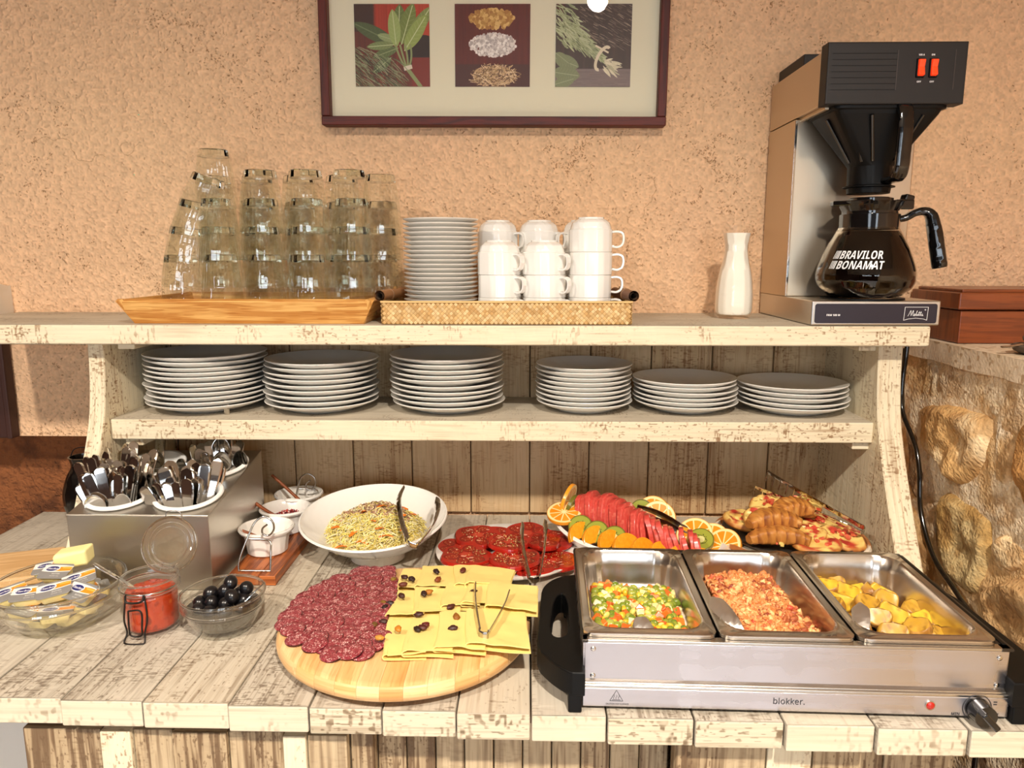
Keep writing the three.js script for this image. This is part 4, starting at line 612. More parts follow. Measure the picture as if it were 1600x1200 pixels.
// ---------- steel cutlery box with four white cups ----------
const YT = 0.9004;
reseed(51);
const CUT = {};
{
  const x0 = -0.731, x1 = -0.505, zf = 0.385, zb = 0.141, yf = 1.0245, yb = 1.0655, sl = (yb - yf) / (zb - zf), topY = (z) => yf + (z - zf) * sl;
  const B = thing('cutlery_box', 'brushed steel cutlery box with sloping top holding four white cups', 'cutlery holder');
  const quad = (a, b, c, d) => { const g = new THREE.BufferGeometry(); g.setAttribute('position', new THREE.Float32BufferAttribute([...a, ...b, ...c, ...a, ...c, ...d], 3)); g.computeVertexNormals(); return g; };
  const t = 0.0015;
  const S = new THREE.Shape(); S.moveTo(-zf, YT); S.lineTo(-zb, YT); S.lineTo(-zb, yb); S.lineTo(-zf, yf); S.lineTo(-zf, YT);
  const flank = () => { const g = extr(S, t, 0.0004, 1); g.rotateY(Math.PI / 2); return boxUV(g, 'z'); };
  part(tr(flank(), x1 - t, 0, 0), M.brushed, 'side_sheet', B); part(tr(flank(), x0, 0, 0), M.brushed, 'side_sheet', B);
  part(boxUV(tr(rbox(x1 - x0, yf - YT, t, 0.0006, 1), (x0 + x1) / 2, (yf + YT) / 2, zf), 'x'), M.brushed, 'front_sheet', B);
  part(boxUV(tr(rbox(x1 - x0, yb - YT, t, 0.0006, 1), (x0 + x1) / 2, (yb + YT) / 2, zb), 'x'), M.brushed, 'back_sheet', B);
  // sloping top with four holes
  const len = Math.hypot(zf - zb, yb - yf), ang = Math.atan2(yb - yf, zf - zb), w = x1 - x0, R = 0.05;
  const C = [[-0.0585, -0.062], [0.0565, -0.062], [-0.0585, 0.055], [0.0565, 0.055]]; // u along x, v up the slope from the middle
  const top = new THREE.Shape(); top.moveTo(-w / 2, -len / 2); top.lineTo(w / 2, -len / 2); top.lineTo(w / 2, len / 2); top.lineTo(-w / 2, len / 2); top.lineTo(-w / 2, -len / 2);
  for (const [u, v] of C) { const h = new THREE.Path(); h.absellipse(u, v, R, R, 0, Math.PI * 2, true); top.holes.push(h); }
  const tg = extr(top, t, 0.0004, 1, 32); boxUV(tg, 'x'); const tm = part(tg, M.brushed, 'top_sheet', B); tm.position.set((x0 + x1) / 2, (yf + yb) / 2 - 0.0006, (zf + zb) / 2); tm.rotation.x = -Math.PI / 2 + ang;
  const cup = lathe([[0.036, -0.085], [0.04, -0.084], [0.0475, 0.001], [0.0545, 0.0022], [0.0555, 0.0045], [0.054, 0.0065], [0.049, 0.007], [0.0465, 0.004], [0.038, -0.081], [0, -0.081]], 48, 0.6);
  const names = ['front left', 'front right', 'back left', 'back right'], cupThings = [];
  C.forEach(([u, v], i) => {
    const x = (x0 + x1) / 2 + u, y = (yf + yb) / 2 + v * Math.sin(ang) + 0.0012, z = (zf + zb) / 2 - v * Math.cos(ang);
    const o = solo('cutlery_cup', 'white plastic cup sunk in the steel cutlery box, ' + names[i], 'cup', cup, M.whitePlastic, 'white cutlery cups'); o.position.set(x, y, z); o.rotation.x = ang; cupThings.push([x, y, z]);
  });
  // cutlery: handles up (spoons, forks, knives); a few spoons with the bowl up
  const handle = (L0, wEnd, wNeck, th) => sweep([[0, 0, 0], [0, L0 * 0.35, 0.002], [0, L0 * 0.7, 0.001], [0, L0, -0.003]], (q) => [lerp(wNeck, wEnd, sstep(0.25, 0.8, q)) * Math.sqrt(Math.max(0.015, 1 - Math.max(0, (q - (1 - wEnd / L0)) / (wEnd / L0)) ** 2)), th, 0], 40, 12, V(1, 0, 0));
  const bowl = () => { const g = new THREE.SphereGeometry(1, 24, 16); displace(g, (p) => { const k = p.y > 0 ? 1 : 1; p.set(p.x * 0.0165 * (1 - 0.15 * p.y), p.y * 0.024, (p.z > 0 ? p.z * 0.0022 - 0.0045 * (1 - p.x * p.x - p.y * p.y) : p.z * 0.0062)); }); return g; };
  const protos = {
    knife: handle(0.13, 0.0088, 0.0068, 0.0034), fork: handle(0.125, 0.0098, 0.0045, 0.0019), teaspoon: handle(0.112, 0.0085, 0.004, 0.0018),
    spoon: merge([tr(bowl(), 0, 0.112, 0), handle(0.092, 0.0045, 0.0042, 0.0016)]),
    wide: handle(0.118, 0.0135, 0.0045, 0.0014),
  };
  const nm = { knife: ['table_knife', 'table knife with rounded handle up', 'knife'], fork: ['table_fork', 'fork with flat handle up', 'fork'], teaspoon: ['teaspoon', 'teaspoon with handle up', 'spoon'], spoon: ['table_spoon', 'spoon with its bowl up', 'spoon'], wide: ['serving_spoon', 'spoon with broad flat handle up', 'spoon'] };
  const stand = (ci, kinds, rows, spread, extra = 0) => {
    const [cx, cy, cz] = cupThings[ci]; let n = 0;
    rows.forEach((cnt, r) => { for (let k = 0; k < cnt; k++) {
      const f = cnt === 1 ? 0 : k / (cnt - 1) * 2 - 1, zr = rows.length === 1 ? 0 : 1 - r / (rows.length - 1) * 2, kind = kinds[n % kinds.length]; n++;
      const rx = f * 0.03 * Math.sqrt(1 - 0.45 * zr * zr), rz = zr * 0.03;
      const lab = 'steel ' + nm[kind][1] + ', ' + ordFrom(k, cnt, 'leftmost', 'rightmost') + ' in ' + (r === 0 ? 'front' : r === rows.length - 1 ? 'back' : ORD[r]) + ' row, ' + names[ci] + ' cup';
      let o; if (!CUT[kind]) { o = CUT[kind] = solo(nm[kind][0], lab, nm[kind][2], protos[kind], M.polished, 'cutlery standing in the white cups'); } else o = copyOf(CUT[kind], lab);
      o.position.set(cx + rx * 0.5 + rr(-0.002, 0.002), cy - 0.066 + rr(-0.004, 0.004) + extra, cz + rz * 0.5 + rr(-0.002, 0.002) + 0.004); o.scale.y = lerp(0.88, 1.08, r / Math.max(1, rows.length - 1)) * rr(0.95, 1.06) * (ci > 1 ? 0.86 : 1);
      o.rotation.set(-0.16 + zr * 0.22 * spread + rr(-0.07, 0.07), rr(-0.35, 0.35), -(f * 0.3 * spread - 0.16) + rr(-0.08, 0.08), 'ZXY');
    } });
  };
  stand(0, ['teaspoon', 'knife', 'fork', 'knife', 'teaspoon', 'fork', 'knife'], [7, 8, 9, 9, 8], 1.0, 0.006);
  stand(1, ['wide', 'fork', 'wide', 'teaspoon', 'wide'], [6, 6, 5, 3], 1.0);
  stand(2, ['knife', 'spoon'], [2, 1], 0.8, 0.0);
  stand(3, ['fork', 'wide', 'knife', 'spoon'], [4, 5, 4], 0.9, 0.0);
  // spoons leaning bowl up at the rims
  const lean = (p, r, lab) => { let o; if (!CUT.spoon) { o = CUT.spoon = solo('table_spoon', lab, 'spoon', protos.spoon, M.polished, 'cutlery standing in the white cups'); } else o = copyOf(CUT.spoon, lab); o.position.set(...p); o.rotation.set(...r); };
  const [ax, ay, az] = cupThings[0], [bx, by, bz] = cupThings[1], [dx, dy, dz] = cupThings[3];
  lean([ax - 0.005, ay - 0.085, az + 0.03], [0.1, 0.15, 0.2], 'steel spoon, shiny bowl up, leaning at the front left rim of the front left cup');
  lean([ax + 0.018, ay - 0.085, az + 0.028], [0.08, -0.1, -0.05], 'steel spoon, shiny bowl up, right of another in the front left cup');
  lean([dx + 0.01, dy - 0.07, dz + 0.02], [0.06, 0.1, -0.1], 'steel spoon, bright bowl up, front of the back right cup');
  lean([dx + 0.034, dy - 0.07, dz + 0.005], [0.02, -0.3, -0.14], 'steel spoon, bowl up, rightmost in the back right cup');
  { const o = copyOf(CUT.knife, 'slim steel handle standing tallest in the back right cup', 'cutlery standing in the white cups'); o.position.set(dx + 0.022, dy - 0.01, dz - 0.02); o.scale.set(0.6, 1, 0.6); o.rotation.z = 0.03; }
}
// ---------- butter bowl ----------
reseed(61);
const rings = (n, b, R, H) => { for (const [k, y, r] of [[0.985, 0.985, 0.0019], [0.955, 0.7, 0.0016]]) part(tr(new THREE.TorusGeometry(R * k, r, 10, 80).rotateX(Math.PI / 2), 0, H * y, 0), M.glassSolid, k > 0.97 ? 'rim' : 'ridge', b); };
const glassBowl = (R, H, foot, ridge) => {
  const o = [[0, 0.003], [foot * 0.8, 0.001], [foot, 0.0], [foot * 1.06, 0.003], ...curvePts([[foot * 1.12, 0.006], [R * 0.8, H * 0.32], [R * 0.9, H * 0.55]], 14), [R * 0.915, H * 0.62], [R * 0.965, H * 0.66], [R * 0.985, H * 0.72], [R * 0.97, H * 0.76], [R * 0.985, H * 0.85], [R, H * 0.98], [R * 0.99, H], [R * 0.968, H * 0.985], [R * 0.945, H * 0.78], ...curvePts([[R * 0.9, H * 0.62], [R * 0.78, H * 0.36], [foot * 1.05, 0.011]], 14), [foot * 0.8, 0.0075], [0, 0.007]];
  return lathe(o, 72, 0.8);
};
{
  const cx = -0.683, cz = 0.492;
  const b = solo('glass_bowl', 'round clear glass bowl full of butter portions at the left table end', 'bowl', glassBowl(0.0885, 0.064, 0.05), M.glassBowl); b.position.set(cx, YT, cz); rings('butter', b, 0.0885, 0.064);
  const lidTex = canvasTex(256, 192, (c) => {
    c.fillStyle = '#8f8e8c'; c.fillRect(0, 0, 256, 192); c.fillStyle = '#f2f0ea'; c.beginPath(); c.moveTo(0, 20); c.quadraticCurveTo(120, 10, 256, 30); c.lineTo(256, 96); c.quadraticCurveTo(120, 120, 0, 100); c.fill();
    c.fillStyle = '#f39a2c'; c.beginPath(); c.moveTo(110, 50); c.quadraticCurveTo(200, 30, 256, 40); c.lineTo(256, 88); c.quadraticCurveTo(180, 100, 110, 96); c.fill(); c.fillStyle = '#f9c25a'; c.fillRect(170, 46, 86, 14);
    c.fillStyle = '#ffffff'; c.beginPath(); c.ellipse(84, 66, 66, 38, -0.06, 0, 7); c.fill(); c.fillStyle = '#2c2f6e'; c.beginPath(); c.ellipse(84, 66, 58, 31, -0.06, 0, 7); c.fill();
    c.fillStyle = '#ffffff'; c.font = 'italic bold 30px serif'; c.textAlign = 'center'; c.fillText('Fluchor', 84, 76); c.font = 'bold 20px sans-serif'; c.fillStyle = '#d8d8d4'; c.fillText('BUTTER', 150, 138); c.font = '14px sans-serif'; c.fillText('BEURRE 10 g', 150, 164);
  });
  const lidMat = std({ map: lidTex, roughness: 0.35, metalness: 0.2 }), tubMat = phy({ color: L2(0xf6e29a), roughness: 0.3, clearcoat: 0.4, clearcoatRoughness: 0.2 });
  const P = thing('butter_portion', '', 'butter'); scene.remove(P);
  { const s = rectShape(0.037, 0.026, 0.0045), g = extr(s, 0.011, 0.0012, 2); const p = g.attributes.position; for (let i = 0; i < p.count; i++) { const k = lerp(0.86, 1, p.getZ(i) / 0.012); p.setX(i, p.getX(i) * k); p.setY(i, p.getY(i) * k); } g.rotateX(-Math.PI / 2); g.computeVertexNormals(); part(toCreasedNormals(g, 0.6), tubMat, 'tub', P);
    const s2 = rectShape(0.043, 0.031, 0.005), l = extr(s2, 0.0005, 0.0002, 1); const q = l.attributes.position, uv = new Float32Array(q.count * 2); for (let i = 0; i < q.count; i++) { uv[i * 2] = q.getX(i) / 0.043 + 0.5; uv[i * 2 + 1] = q.getY(i) / 0.031 + 0.5; } l.setAttribute('uv', new THREE.BufferAttribute(uv, 2)); l.rotateX(-Math.PI / 2); tr(l, 0, 0.0123, 0); part(l, lidMat, 'foil_lid', P); }
  let first = true; const put = (p, r, lab) => { let o; if (first) { o = P; scene.add(o); o.userData.label = lab; o.userData.group = 'butter portions in the glass bowl'; first = false; } else o = copyOf(P, lab, 'butter portions in the glass bowl'); o.position.set(cx + p[0], YT + p[1], cz + p[2]); o.rotation.set(...r, 'YXZ'); };
  const T = [[[-0.052, 0.047, 0.028], [0.22, 0.9, 0.1], 'at the left rim'], [[-0.02, 0.05, 0.035], [0.3, 0.28, 0.05], 'in front, grey lid facing the viewer'], [[0.014, 0.054, 0.03], [0.3, 0.5, 0.12], 'in the middle of the heap'], [[0.034, 0.058, 0.002], [0.25, 0.6, 0.16], 'at the back right of the heap'], [[0.05, 0.05, 0.026], [0.45, -0.35, -0.1], 'at the right, lid tilted forward'], [[-0.008, 0.062, -0.012], [0.32, -0.05, 0.02], 'on top of the heap, lid seen from below'], [[-0.03, 0.06, -0.03], [0.2, 0.3, 0.12], 'at the back of the heap']];
  for (const [p, r, l] of T) put(p, r, 'butter portion with printed foil lid, ' + l);
  const lay = [['middle layer', 0.026, 0.05, 7, 0.25], ['bottom layer', 0.0095, 0.03, 5, 0.6]];
  for (const [nm, y, rad, n, ph] of lay) for (let k = 0; k < n; k++) { const a = ph + k / n * Math.PI * 2; put([Math.cos(a) * rad, y + rr(0, 0.004), Math.sin(a) * rad], [rr(-0.15, 0.15), -a + Math.PI / 2 + rr(-0.3, 0.3), rr(-0.15, 0.15)], 'butter portion inside the glass, ' + ORD[k] + ' clockwise from the right in the ' + nm); }
  put([-0.002, 0.028, 0], [0, 0.4, 0], 'butter portion buried in the heap centre');
  const cube = solo('butter_block', 'pale unwrapped butter piece standing on top of the butter portions', 'butter', displace(rbox(0.05, 0.026, 0.028, 0.005, 3), (v) => { const k = 0.0025; v.y += k * f3(v.x * 60, v.y * 60, v.z * 60, 2, 2) + v.x * 0.16; v.z += k * f3(v.x * 60, v.y * 60 + 4, v.z * 60, 3, 2); }), phy({ color: L2(0xfaf0a8), roughness: 0.4 })); cube.position.set(cx - 0.003, YT + 0.081, cz - 0.045); cube.rotation.set(0.1, 0.1, 0);
}
// bread board with a knife beyond the butter bowl
{
  const B = thing('bread_board', 'tan wooden bread board lying behind the butter bowl', 'board', [-0.9, YT, 0.34], 0.35);
  part(tr(board(0.2, 0.016, 0.13, 'x', 0.005), 0, 0.008, 0), M.beech[2], 'board', B);
  const K = thing('bread_knife', 'black knife handle at the left edge beside the butter bowl', 'knife', [-0.782, YT + 0.006, 0.45], 0.5);
  part(sweep([[-0.05, 0.0, 0], [-0.02, 0.003, 0], [0.01, 0.002, 0]], () => [0.009, 0.006], 14, 12, V(0, 0, 1)), M.blackGloss, 'handle', K); part(tr(rbox(0.09, 0.0015, 0.02, 0.0006, 1), -0.095, 0, 0), M.steel, 'blade', K);
}
// made-up vessel standing in for an unclear dark shape left of the hutch
{
  const J = thing('dark_stand_in', 'dark glossy stand-in with thin wire bail for an unclear dark shape left of the hutch', 'stand_in', [-0.885, 0.9004, 0.08]); J.scale.setScalar(0.9);
  part(lathe([[0, 0.003], [0.028, 0], [0.032, 0.004], ...curvePts([[0.034, 0.008], [0.046, 0.04], [0.047, 0.075], [0.036, 0.11], [0.026, 0.13], [0.029, 0.148], [0.031, 0.152]], 24), [0.027, 0.152], [0.023, 0.13], [0, 0.12]], 48, 0.7), phy({ color: L2(0x0c0806), roughness: 0.2 }), 'body', J);
  part(tube([[-0.03, 0.147, 0], [-0.02, 0.166, 0], [0.0, 0.172, 0], [0.025, 0.166, 0], [0.03, 0.147, 0]], 0.0012, 26, 6), M.iron, 'bail', J);
}
// ---------- clip jar of red spread ----------
{
  const cx = -0.542, cz = 0.505;
  const J = thing('clip_jar', 'glass clip jar of red spread with its glass lid tipped open', 'jar', [cx, YT, cz]);
  part(lathe([[0, 0.002], [0.034, 0.0], [0.0375, 0.003], [0.039, 0.01], [0.039, 0.052], [0.0375, 0.056], [0.0395, 0.06], [0.0405, 0.063], [0.0395, 0.066], [0.038, 0.068], [0.0395, 0.071], [0.04, 0.077], [0.0385, 0.079], [0.0365, 0.077], [0.035, 0.066], [0.036, 0.056], [0.0365, 0.01], [0.034, 0.006], [0, 0.005]], 56, 0.7), M.glass, 'glass_body', J);
  const red = std({ map: canvasTex(256, 256, (c) => { c.fillStyle = '#b5380f'; c.fillRect(0, 0, 256, 256); for (let i = 0; i < 900; i++) { c.fillStyle = ['#c04a16', '#a82c0c', '#cc6a26', '#8e240a', '#7a1e06'][i % 5]; c.globalAlpha = rr(0.2, 0.7); c.beginPath(); c.ellipse(rr(0, 256), rr(0, 256), rr(1, 7), rr(1, 5), rr(0, 3), 0, 7); c.fill(); } }), roughness: 0.25 });
  const sg = lathe([[0, 0.0065], [0.0335, 0.007], [0.0358, 0.011], [0.0358, 0.054], [0.033, 0.058], [0.02, 0.061], [0.008, 0.063], [0, 0.0635]], 48, 0.8); displace(sg, (v) => { if (v.y > 0.05) v.y += 0.002 * f3(v.x * 90, 1, v.z * 90, 5, 3); }); part(sg, red, 'red_spread', J);
  for (const [r, y, q] of [[0.0385, 0.0775, 0.0017], [0.039, 0.063, 0.0018]]) part(tr(new THREE.TorusGeometry(r, q, 8, 72).rotateX(Math.PI / 2), 0, y, 0), M.glassSolid, 'neck_ring', J);
  part(tr(new THREE.TorusGeometry(0.0402, 0.0011, 8, 64).rotateX(Math.PI / 2), 0, 0.0665, 0), M.wire, 'neck_wire', J);
  // clip in front
  const a = 0.12, fx = Math.sin(a) * 0.0425, fz = Math.cos(a) * 0.0425;
  part(merge([tube([[-0.014, 0.066, 0.039], [-0.015, 0.05, 0.0425], [-0.017, 0.03, 0.043], [-0.014, 0.012, 0.044], [-0.0165, 0.001, 0.049], [-0.012, -0.0, 0.051], [0.008, 0.0, 0.051], [0.0125, 0.001, 0.05], [0.011, 0.013, 0.044], [0.015, 0.03, 0.043], [0.0155, 0.044, 0.0425], [0.012, 0.064, 0.039]], 0.0013, 60, 7), tube([[-0.01, 0.045, 0.0435], [-0.0105, 0.02, 0.044], [-0.009, 0.009, 0.044], [0.006, 0.009, 0.044], [0.0075, 0.02, 0.044], [0.007, 0.045, 0.0435], [-0.01, 0.045, 0.0435]], 0.0013, 40, 7), tube([[-0.014, 0.066, 0.0405], [-0.012, 0.058, 0.043], [0.01, 0.059, 0.043], [0.012, 0.066, 0.0405]], 0.0016, 24, 7)]), M.iron, 'clip', J);
  const lid = part(lathe([[0, 0.002], [0.022, 0.002], [0.025, 0.0], [0.034, 0.001], [0.0405, 0.0035], [0.0415, 0.006], [0.0395, 0.0085], [0.033, 0.009], [0.031, 0.0075], [0.028, 0.0075], [0.0265, 0.0045], [0, 0.0055]], 56, 0.5), M.glassBowl, 'lid', J, 'clear glass lid standing open');
  lid.position.set(0.008, 0.106, -0.046); lid.rotation.set(1.28, 0.6, -0.3, 'YXZ'); for (const [r, y, q] of [[0.0402, 0.006, 0.0018], [0.0335, 0.0085, 0.0014], [0.027, 0.006, 0.0012]]) part(tr(new THREE.TorusGeometry(r, q, 8, 64).rotateX(Math.PI / 2), 0, y, 0), M.glassSolid, 'ridge', lid);
  part(merge([tr(new THREE.TorusGeometry(0.0405, 0.001, 6, 64).rotateX(Math.PI / 2), 0, 0.005, 0)]), M.wire, 'lid_wire', lid);
  part(merge([tube([[-0.006, 0.066, -0.04], [-0.002, 0.075, -0.044], [0.0, 0.078, -0.045]], 0.0009, 10, 6), tube([[0.016, 0.066, -0.037], [0.018, 0.075, -0.043], [0.02, 0.077, -0.045]], 0.0009, 10, 6), tube([[0.002, 0.142, -0.056], [0.004, 0.153, -0.058], [0.022, 0.152, -0.06], [0.026, 0.14, -0.06]], 0.0009, 20, 6)]), M.wire, 'hinge_wire', J);
  const s = solo('jar_spoon', 'thin steel spoon handle leaning out of the red spread jar', 'spoon', sweep([[cx - 0.004, YT + 0.05, cz + 0.006], [cx - 0.035, YT + 0.077, cz + 0.012], [cx - 0.07, YT + 0.101, cz + 0.014]], (q) => [0.0022 + 0.0016 * q, 0.0011], 20, 10, V(0, 0, 1)), M.polished);
}
// ---------- bowl of black olives ----------
reseed(71);
{
  const cx = -0.436, cz = 0.508;
  const b = solo('olive_bowl', 'small ridged glass bowl of black olives', 'bowl', glassBowl(0.0585, 0.056, 0.036), M.glassBowl); b.position.set(cx, YT, cz); rings('olive', b, 0.0585, 0.056);
  const brine = solo('olive_brine', 'dark brine around the olives in the small glass bowl', 'brine', lathe([[0, 0.0085], [0.034, 0.012], [0.045, 0.02], [0.0525, 0.034], [0.0515, 0.0345], [0, 0.035]], 48, 0.6), phy({ color: L2(0x3a332a), roughness: 0.08 })); brine.position.set(cx, YT, cz); brine.userData.kind = 'stuff';
  const og = ball(0.0098, 3).scale(1.12, 1, 1), om = phy({ color: L2(0x121013), roughness: 0.3, clearcoat: 0.2, clearcoatRoughness: 0.2 });
  const spots = [[-0.026, 0.037, 0.018], [-0.008, 0.037, 0.026], [0.012, 0.037, 0.024], [0.03, 0.036, 0.012], [-0.034, 0.037, -0.004], [-0.014, 0.041, 0.004], [0.006, 0.041, 0.006], [0.025, 0.041, -0.006], [-0.024, 0.04, -0.02], [-0.004, 0.041, -0.016], [0.014, 0.041, -0.024], [-0.02, 0.05, -0.008], [0.0, 0.053, -0.008], [0.015, 0.052, 0.006], [0.027, 0.054, -0.016], [0.006, 0.063, -0.014]];
  let f = null; spots.forEach(([x, y, z], i) => { const lab = 'black olive, ' + ORD[i] + ' counting from the bowl front up to the heap top'; let o; if (!f) o = f = solo('olive', lab, 'olive', og, om, 'black olives in the glass bowl'); else o = copyOf(f, lab); o.position.set(cx + x * 1.05, YT + y, cz + z * 1.05); o.rotation.set(rr(0, 3), rr(0, 3), rr(0, 3)); });
  solo('olive_spoon', 'steel spoon handle resting on the right rim of the olive bowl', 'spoon', sweep([[cx + 0.03, YT + 0.04, cz + 0.004], [cx + 0.048, YT + 0.057, cz - 0.006], [cx + 0.058, YT + 0.066, cz - 0.01]], (q) => [0.0025 + 0.0012 * q, 0.001], 16, 10, V(0, 0, 1)), M.polished);
}
// ---------- three ramekins on a small board with wire ends ----------
reseed(81);
{
  const bx = -0.449, B = thing('ramekin_board', 'narrow orange-brown wooden board under the three ramekins, with wire loops', 'board', [bx, YT, 0.2]);
  const bs = [-0.04, 0.012, 0.04]; for (let i = 0; i < 2; i++) part(tr(board(bs[i + 1] - bs[i] - 0.0006, 0.0165, 0.335, 'z', 0.0012), (bs[i] + bs[i + 1]) / 2, 0.0083, 0), M.darkBoard, 'slat', B);
  const loop = (s) => { const z = (k) => s * (0.152 - k * 0.028); return merge([tube([[0.026, 0.0185, z(0)], [-0.026, 0.0185, z(0)]], 0.0017, 4, 8), tube([[-0.026, 0.0175, z(0)], [-0.026, 0.032, z(0.1)], [-0.012, 0.075, z(0.6)], [-0.003, 0.094, z(0.9)], [0.011, 0.102, z(1)], [0.024, 0.094, z(1)], [0.026, 0.08, z(1)], [0.017, 0.069, z(1)], [0.007, 0.072, z(1)], [0.007, 0.081, z(1)], [0.015, 0.088, z(1)]], 0.0017, 70, 8), tube([[0.026, 0.0175, z(0)], [0.026, 0.05, z(0.3)], [0.024, 0.063, z(0.5)], [0.014, 0.066, z(0.6)], [-0.012, 0.067, z(0.6)]], 0.0017, 36, 8)]); };
  part(loop(1), M.wire, 'wire_loop', B); part(loop(-1), M.wire, 'wire_loop', B);
  const g = lathe([[0, 0.001], [0.032, 0.0], [0.034, 0.002], [0.0365, 0.02], [0.04, 0.036], [0.042, 0.0375], [0.0465, 0.0395], [0.048, 0.043], [0.047, 0.0455], [0.0445, 0.046], [0.041, 0.042], [0.037, 0.03], [0.032, 0.01], [0, 0.008]], 56, 0.6);
  const L3 = ['white ramekin nearest the viewer on the wooden board', 'middle white ramekin, with red flakes in it', 'white ramekin at the back of the board by the hutch'];
  let f = null; [[0.262, L3[0]], [0.16, L3[1]], [0.075, L3[2]]].forEach(([z, l], i) => { let o; if (!f) o = f = solo('ramekin', l, 'ramekin', g, M.white, 'ramekins on the board'); else o = copyOf(f, l); o.position.set(bx - 0.009 + i * 0.0, YT + 0.0172, z); });
  const flake = []; const fl = new THREE.TetrahedronGeometry(0.0026), cs = [L('#8c1f2e'), L('#b0352e'), L('#6c1424'), L('#e8c8c0'), L('#c8584a')];
  for (let i = 0; i < 150; i++) { const a = rr(0, 6.28), q = Math.sqrt(rnd()) * 0.026, h = fl.clone(), c = cs[i % 5]; place(h, [bx - 0.003 + Math.cos(a) * q, YT + 0.0172 + 0.026 + rr(0, 0.005) + 0.006 * (1 - q / 0.026), 0.157 + Math.sin(a) * q], [rr(0, 3), rr(0, 3), rr(0, 3)], [rr(0.6, 1.4), rr(0.3, 0.8), rr(0.6, 1.4)]); colorBy(h, () => c); flake.push(h); }
  const bed = lathe([[0, 0.0095], [0.031, 0.0105], [0.0345, 0.024], [0.02, 0.028], [0, 0.029]], 32, 0.8); place(bed, [bx - 0.009, YT + 0.0172, 0.16]); colorBy(bed, () => L('#7c2430')); flake.push(bed);
  solo('red_flakes', 'dark red and white flakes in the middle ramekin', 'flakes', merge(flake), std({ vertexColors: true, roughness: 0.7 })).userData.kind = 'stuff';
  const spoon = (pts, lab) => solo('wooden_spoon', lab, 'spoon', sweep(pts, (q) => [lerp(0.0042, 0.0075, sstep(0.35, 0, q)) , 0.0028], 24, 12, V(0, 0.4, 1)), M.spoonWood);
  spoon([[-0.475, 0.942, 0.262], [-0.495, 0.954, 0.268], [-0.512, 0.961, 0.272]], 'short wooden spoon handle in the nearest ramekin');
  spoon([[-0.468, 0.944, 0.17], [-0.492, 0.963, 0.176], [-0.515, 0.984, 0.182]], 'wooden spoon handle in the middle ramekin');
  spoon([[-0.445, 0.946, 0.092], [-0.475, 0.972, 0.086], [-0.508, 1.0, 0.08]], 'longest wooden spoon, in the back ramekin');
}
// ---------- tongs: two arms joined by a bent spring end ----------
function tongs(name, label, hinge, tipA, tipB, o = {}) {
  const T = thing(name, label, 'tongs'), w = o.w ?? 0.009, mat = o.mat ?? M.polished;
  const H = V(...hinge), mid = (t, f) => { const p = H.clone().lerp(V(...t), f); return p; };
  const A = V(...tipA), Bq = V(...tipB), across = Bq.clone().sub(A).normalize(), back = H.clone().sub(A.clone().add(Bq).multiplyScalar(0.5)).normalize(), nrm = V().crossVectors(across, back).normalize(); if (nrm.y < 0) nrm.negate(); const g = o.gap ?? 0.007;
  const wide = nrm.clone().multiplyScalar(Math.cos(o.twist ?? 0)).addScaledVector(across, Math.sin(o.twist ?? 0));
  const arm = (tip, s) => { const p0 = H.clone().addScaledVector(across, s * g), p1 = p0.clone().lerp(tip, 0.35).addScaledVector(across, s * (o.bow ?? 0.004)), p2 = p0.clone().lerp(tip, 0.7).addScaledVector(across, s * (o.bow ?? 0.004) * 1.2); return [p0, p1, p2, tip].map((v) => v.toArray()); };
  [[A, -1], [Bq, 1]].forEach(([tip, s]) => {
    const head = (q) => o.head ? lerp(w, o.head, sstep(0.62, 0.82, q)) * Math.sqrt(Math.max(0.03, 1 - Math.pow(sstep(0.84, 1, q), 2))) : w * (1 - 0.25 * q);
    part(sweep(arm(tip, s), (q) => [head(q), 0.0011, o.head ? -s * 0.0 : 0], 36, 12, o.twist ? wide.clone().addScaledVector(across, s < 0 ? 0 : 0) : nrm), mat, 'arm', T);
    if (o.teeth) for (let k = 0; k < o.teeth; k++) { const q = 0.6 + 0.4 * k / (o.teeth - 1), c = new THREE.CatmullRomCurve3(arm(tip, s).map((p) => V(...p)), false, 'centripetal').getPointAt(q); const dir = across.clone().multiplyScalar(-s); part(tube([c.toArray(), c.clone().addScaledVector(nrm, -0.004 - w).addScaledVector(dir, 0.001).toArray(), c.clone().addScaledVector(nrm, -0.004 - w - (o.toothLen ?? 0.006)).addScaledVector(dir, 0.004).toArray()], 0.0015, 8, 6), mat, 'tooth', T); }
  });
  const e = H.clone().addScaledVector(back, 0.009);
  part(sweep([H.clone().addScaledVector(across, -g).toArray(), H.clone().addScaledVector(across, -g * 0.9).addScaledVector(back, 0.006).toArray(), e.toArray(), H.clone().addScaledVector(across, g * 0.9).addScaledVector(back, 0.006).toArray(), H.clone().addScaledVector(across, g).toArray()], () => [w, 0.0011], 24, 12, nrm), mat, 'spring_end', T);
  return T;
}
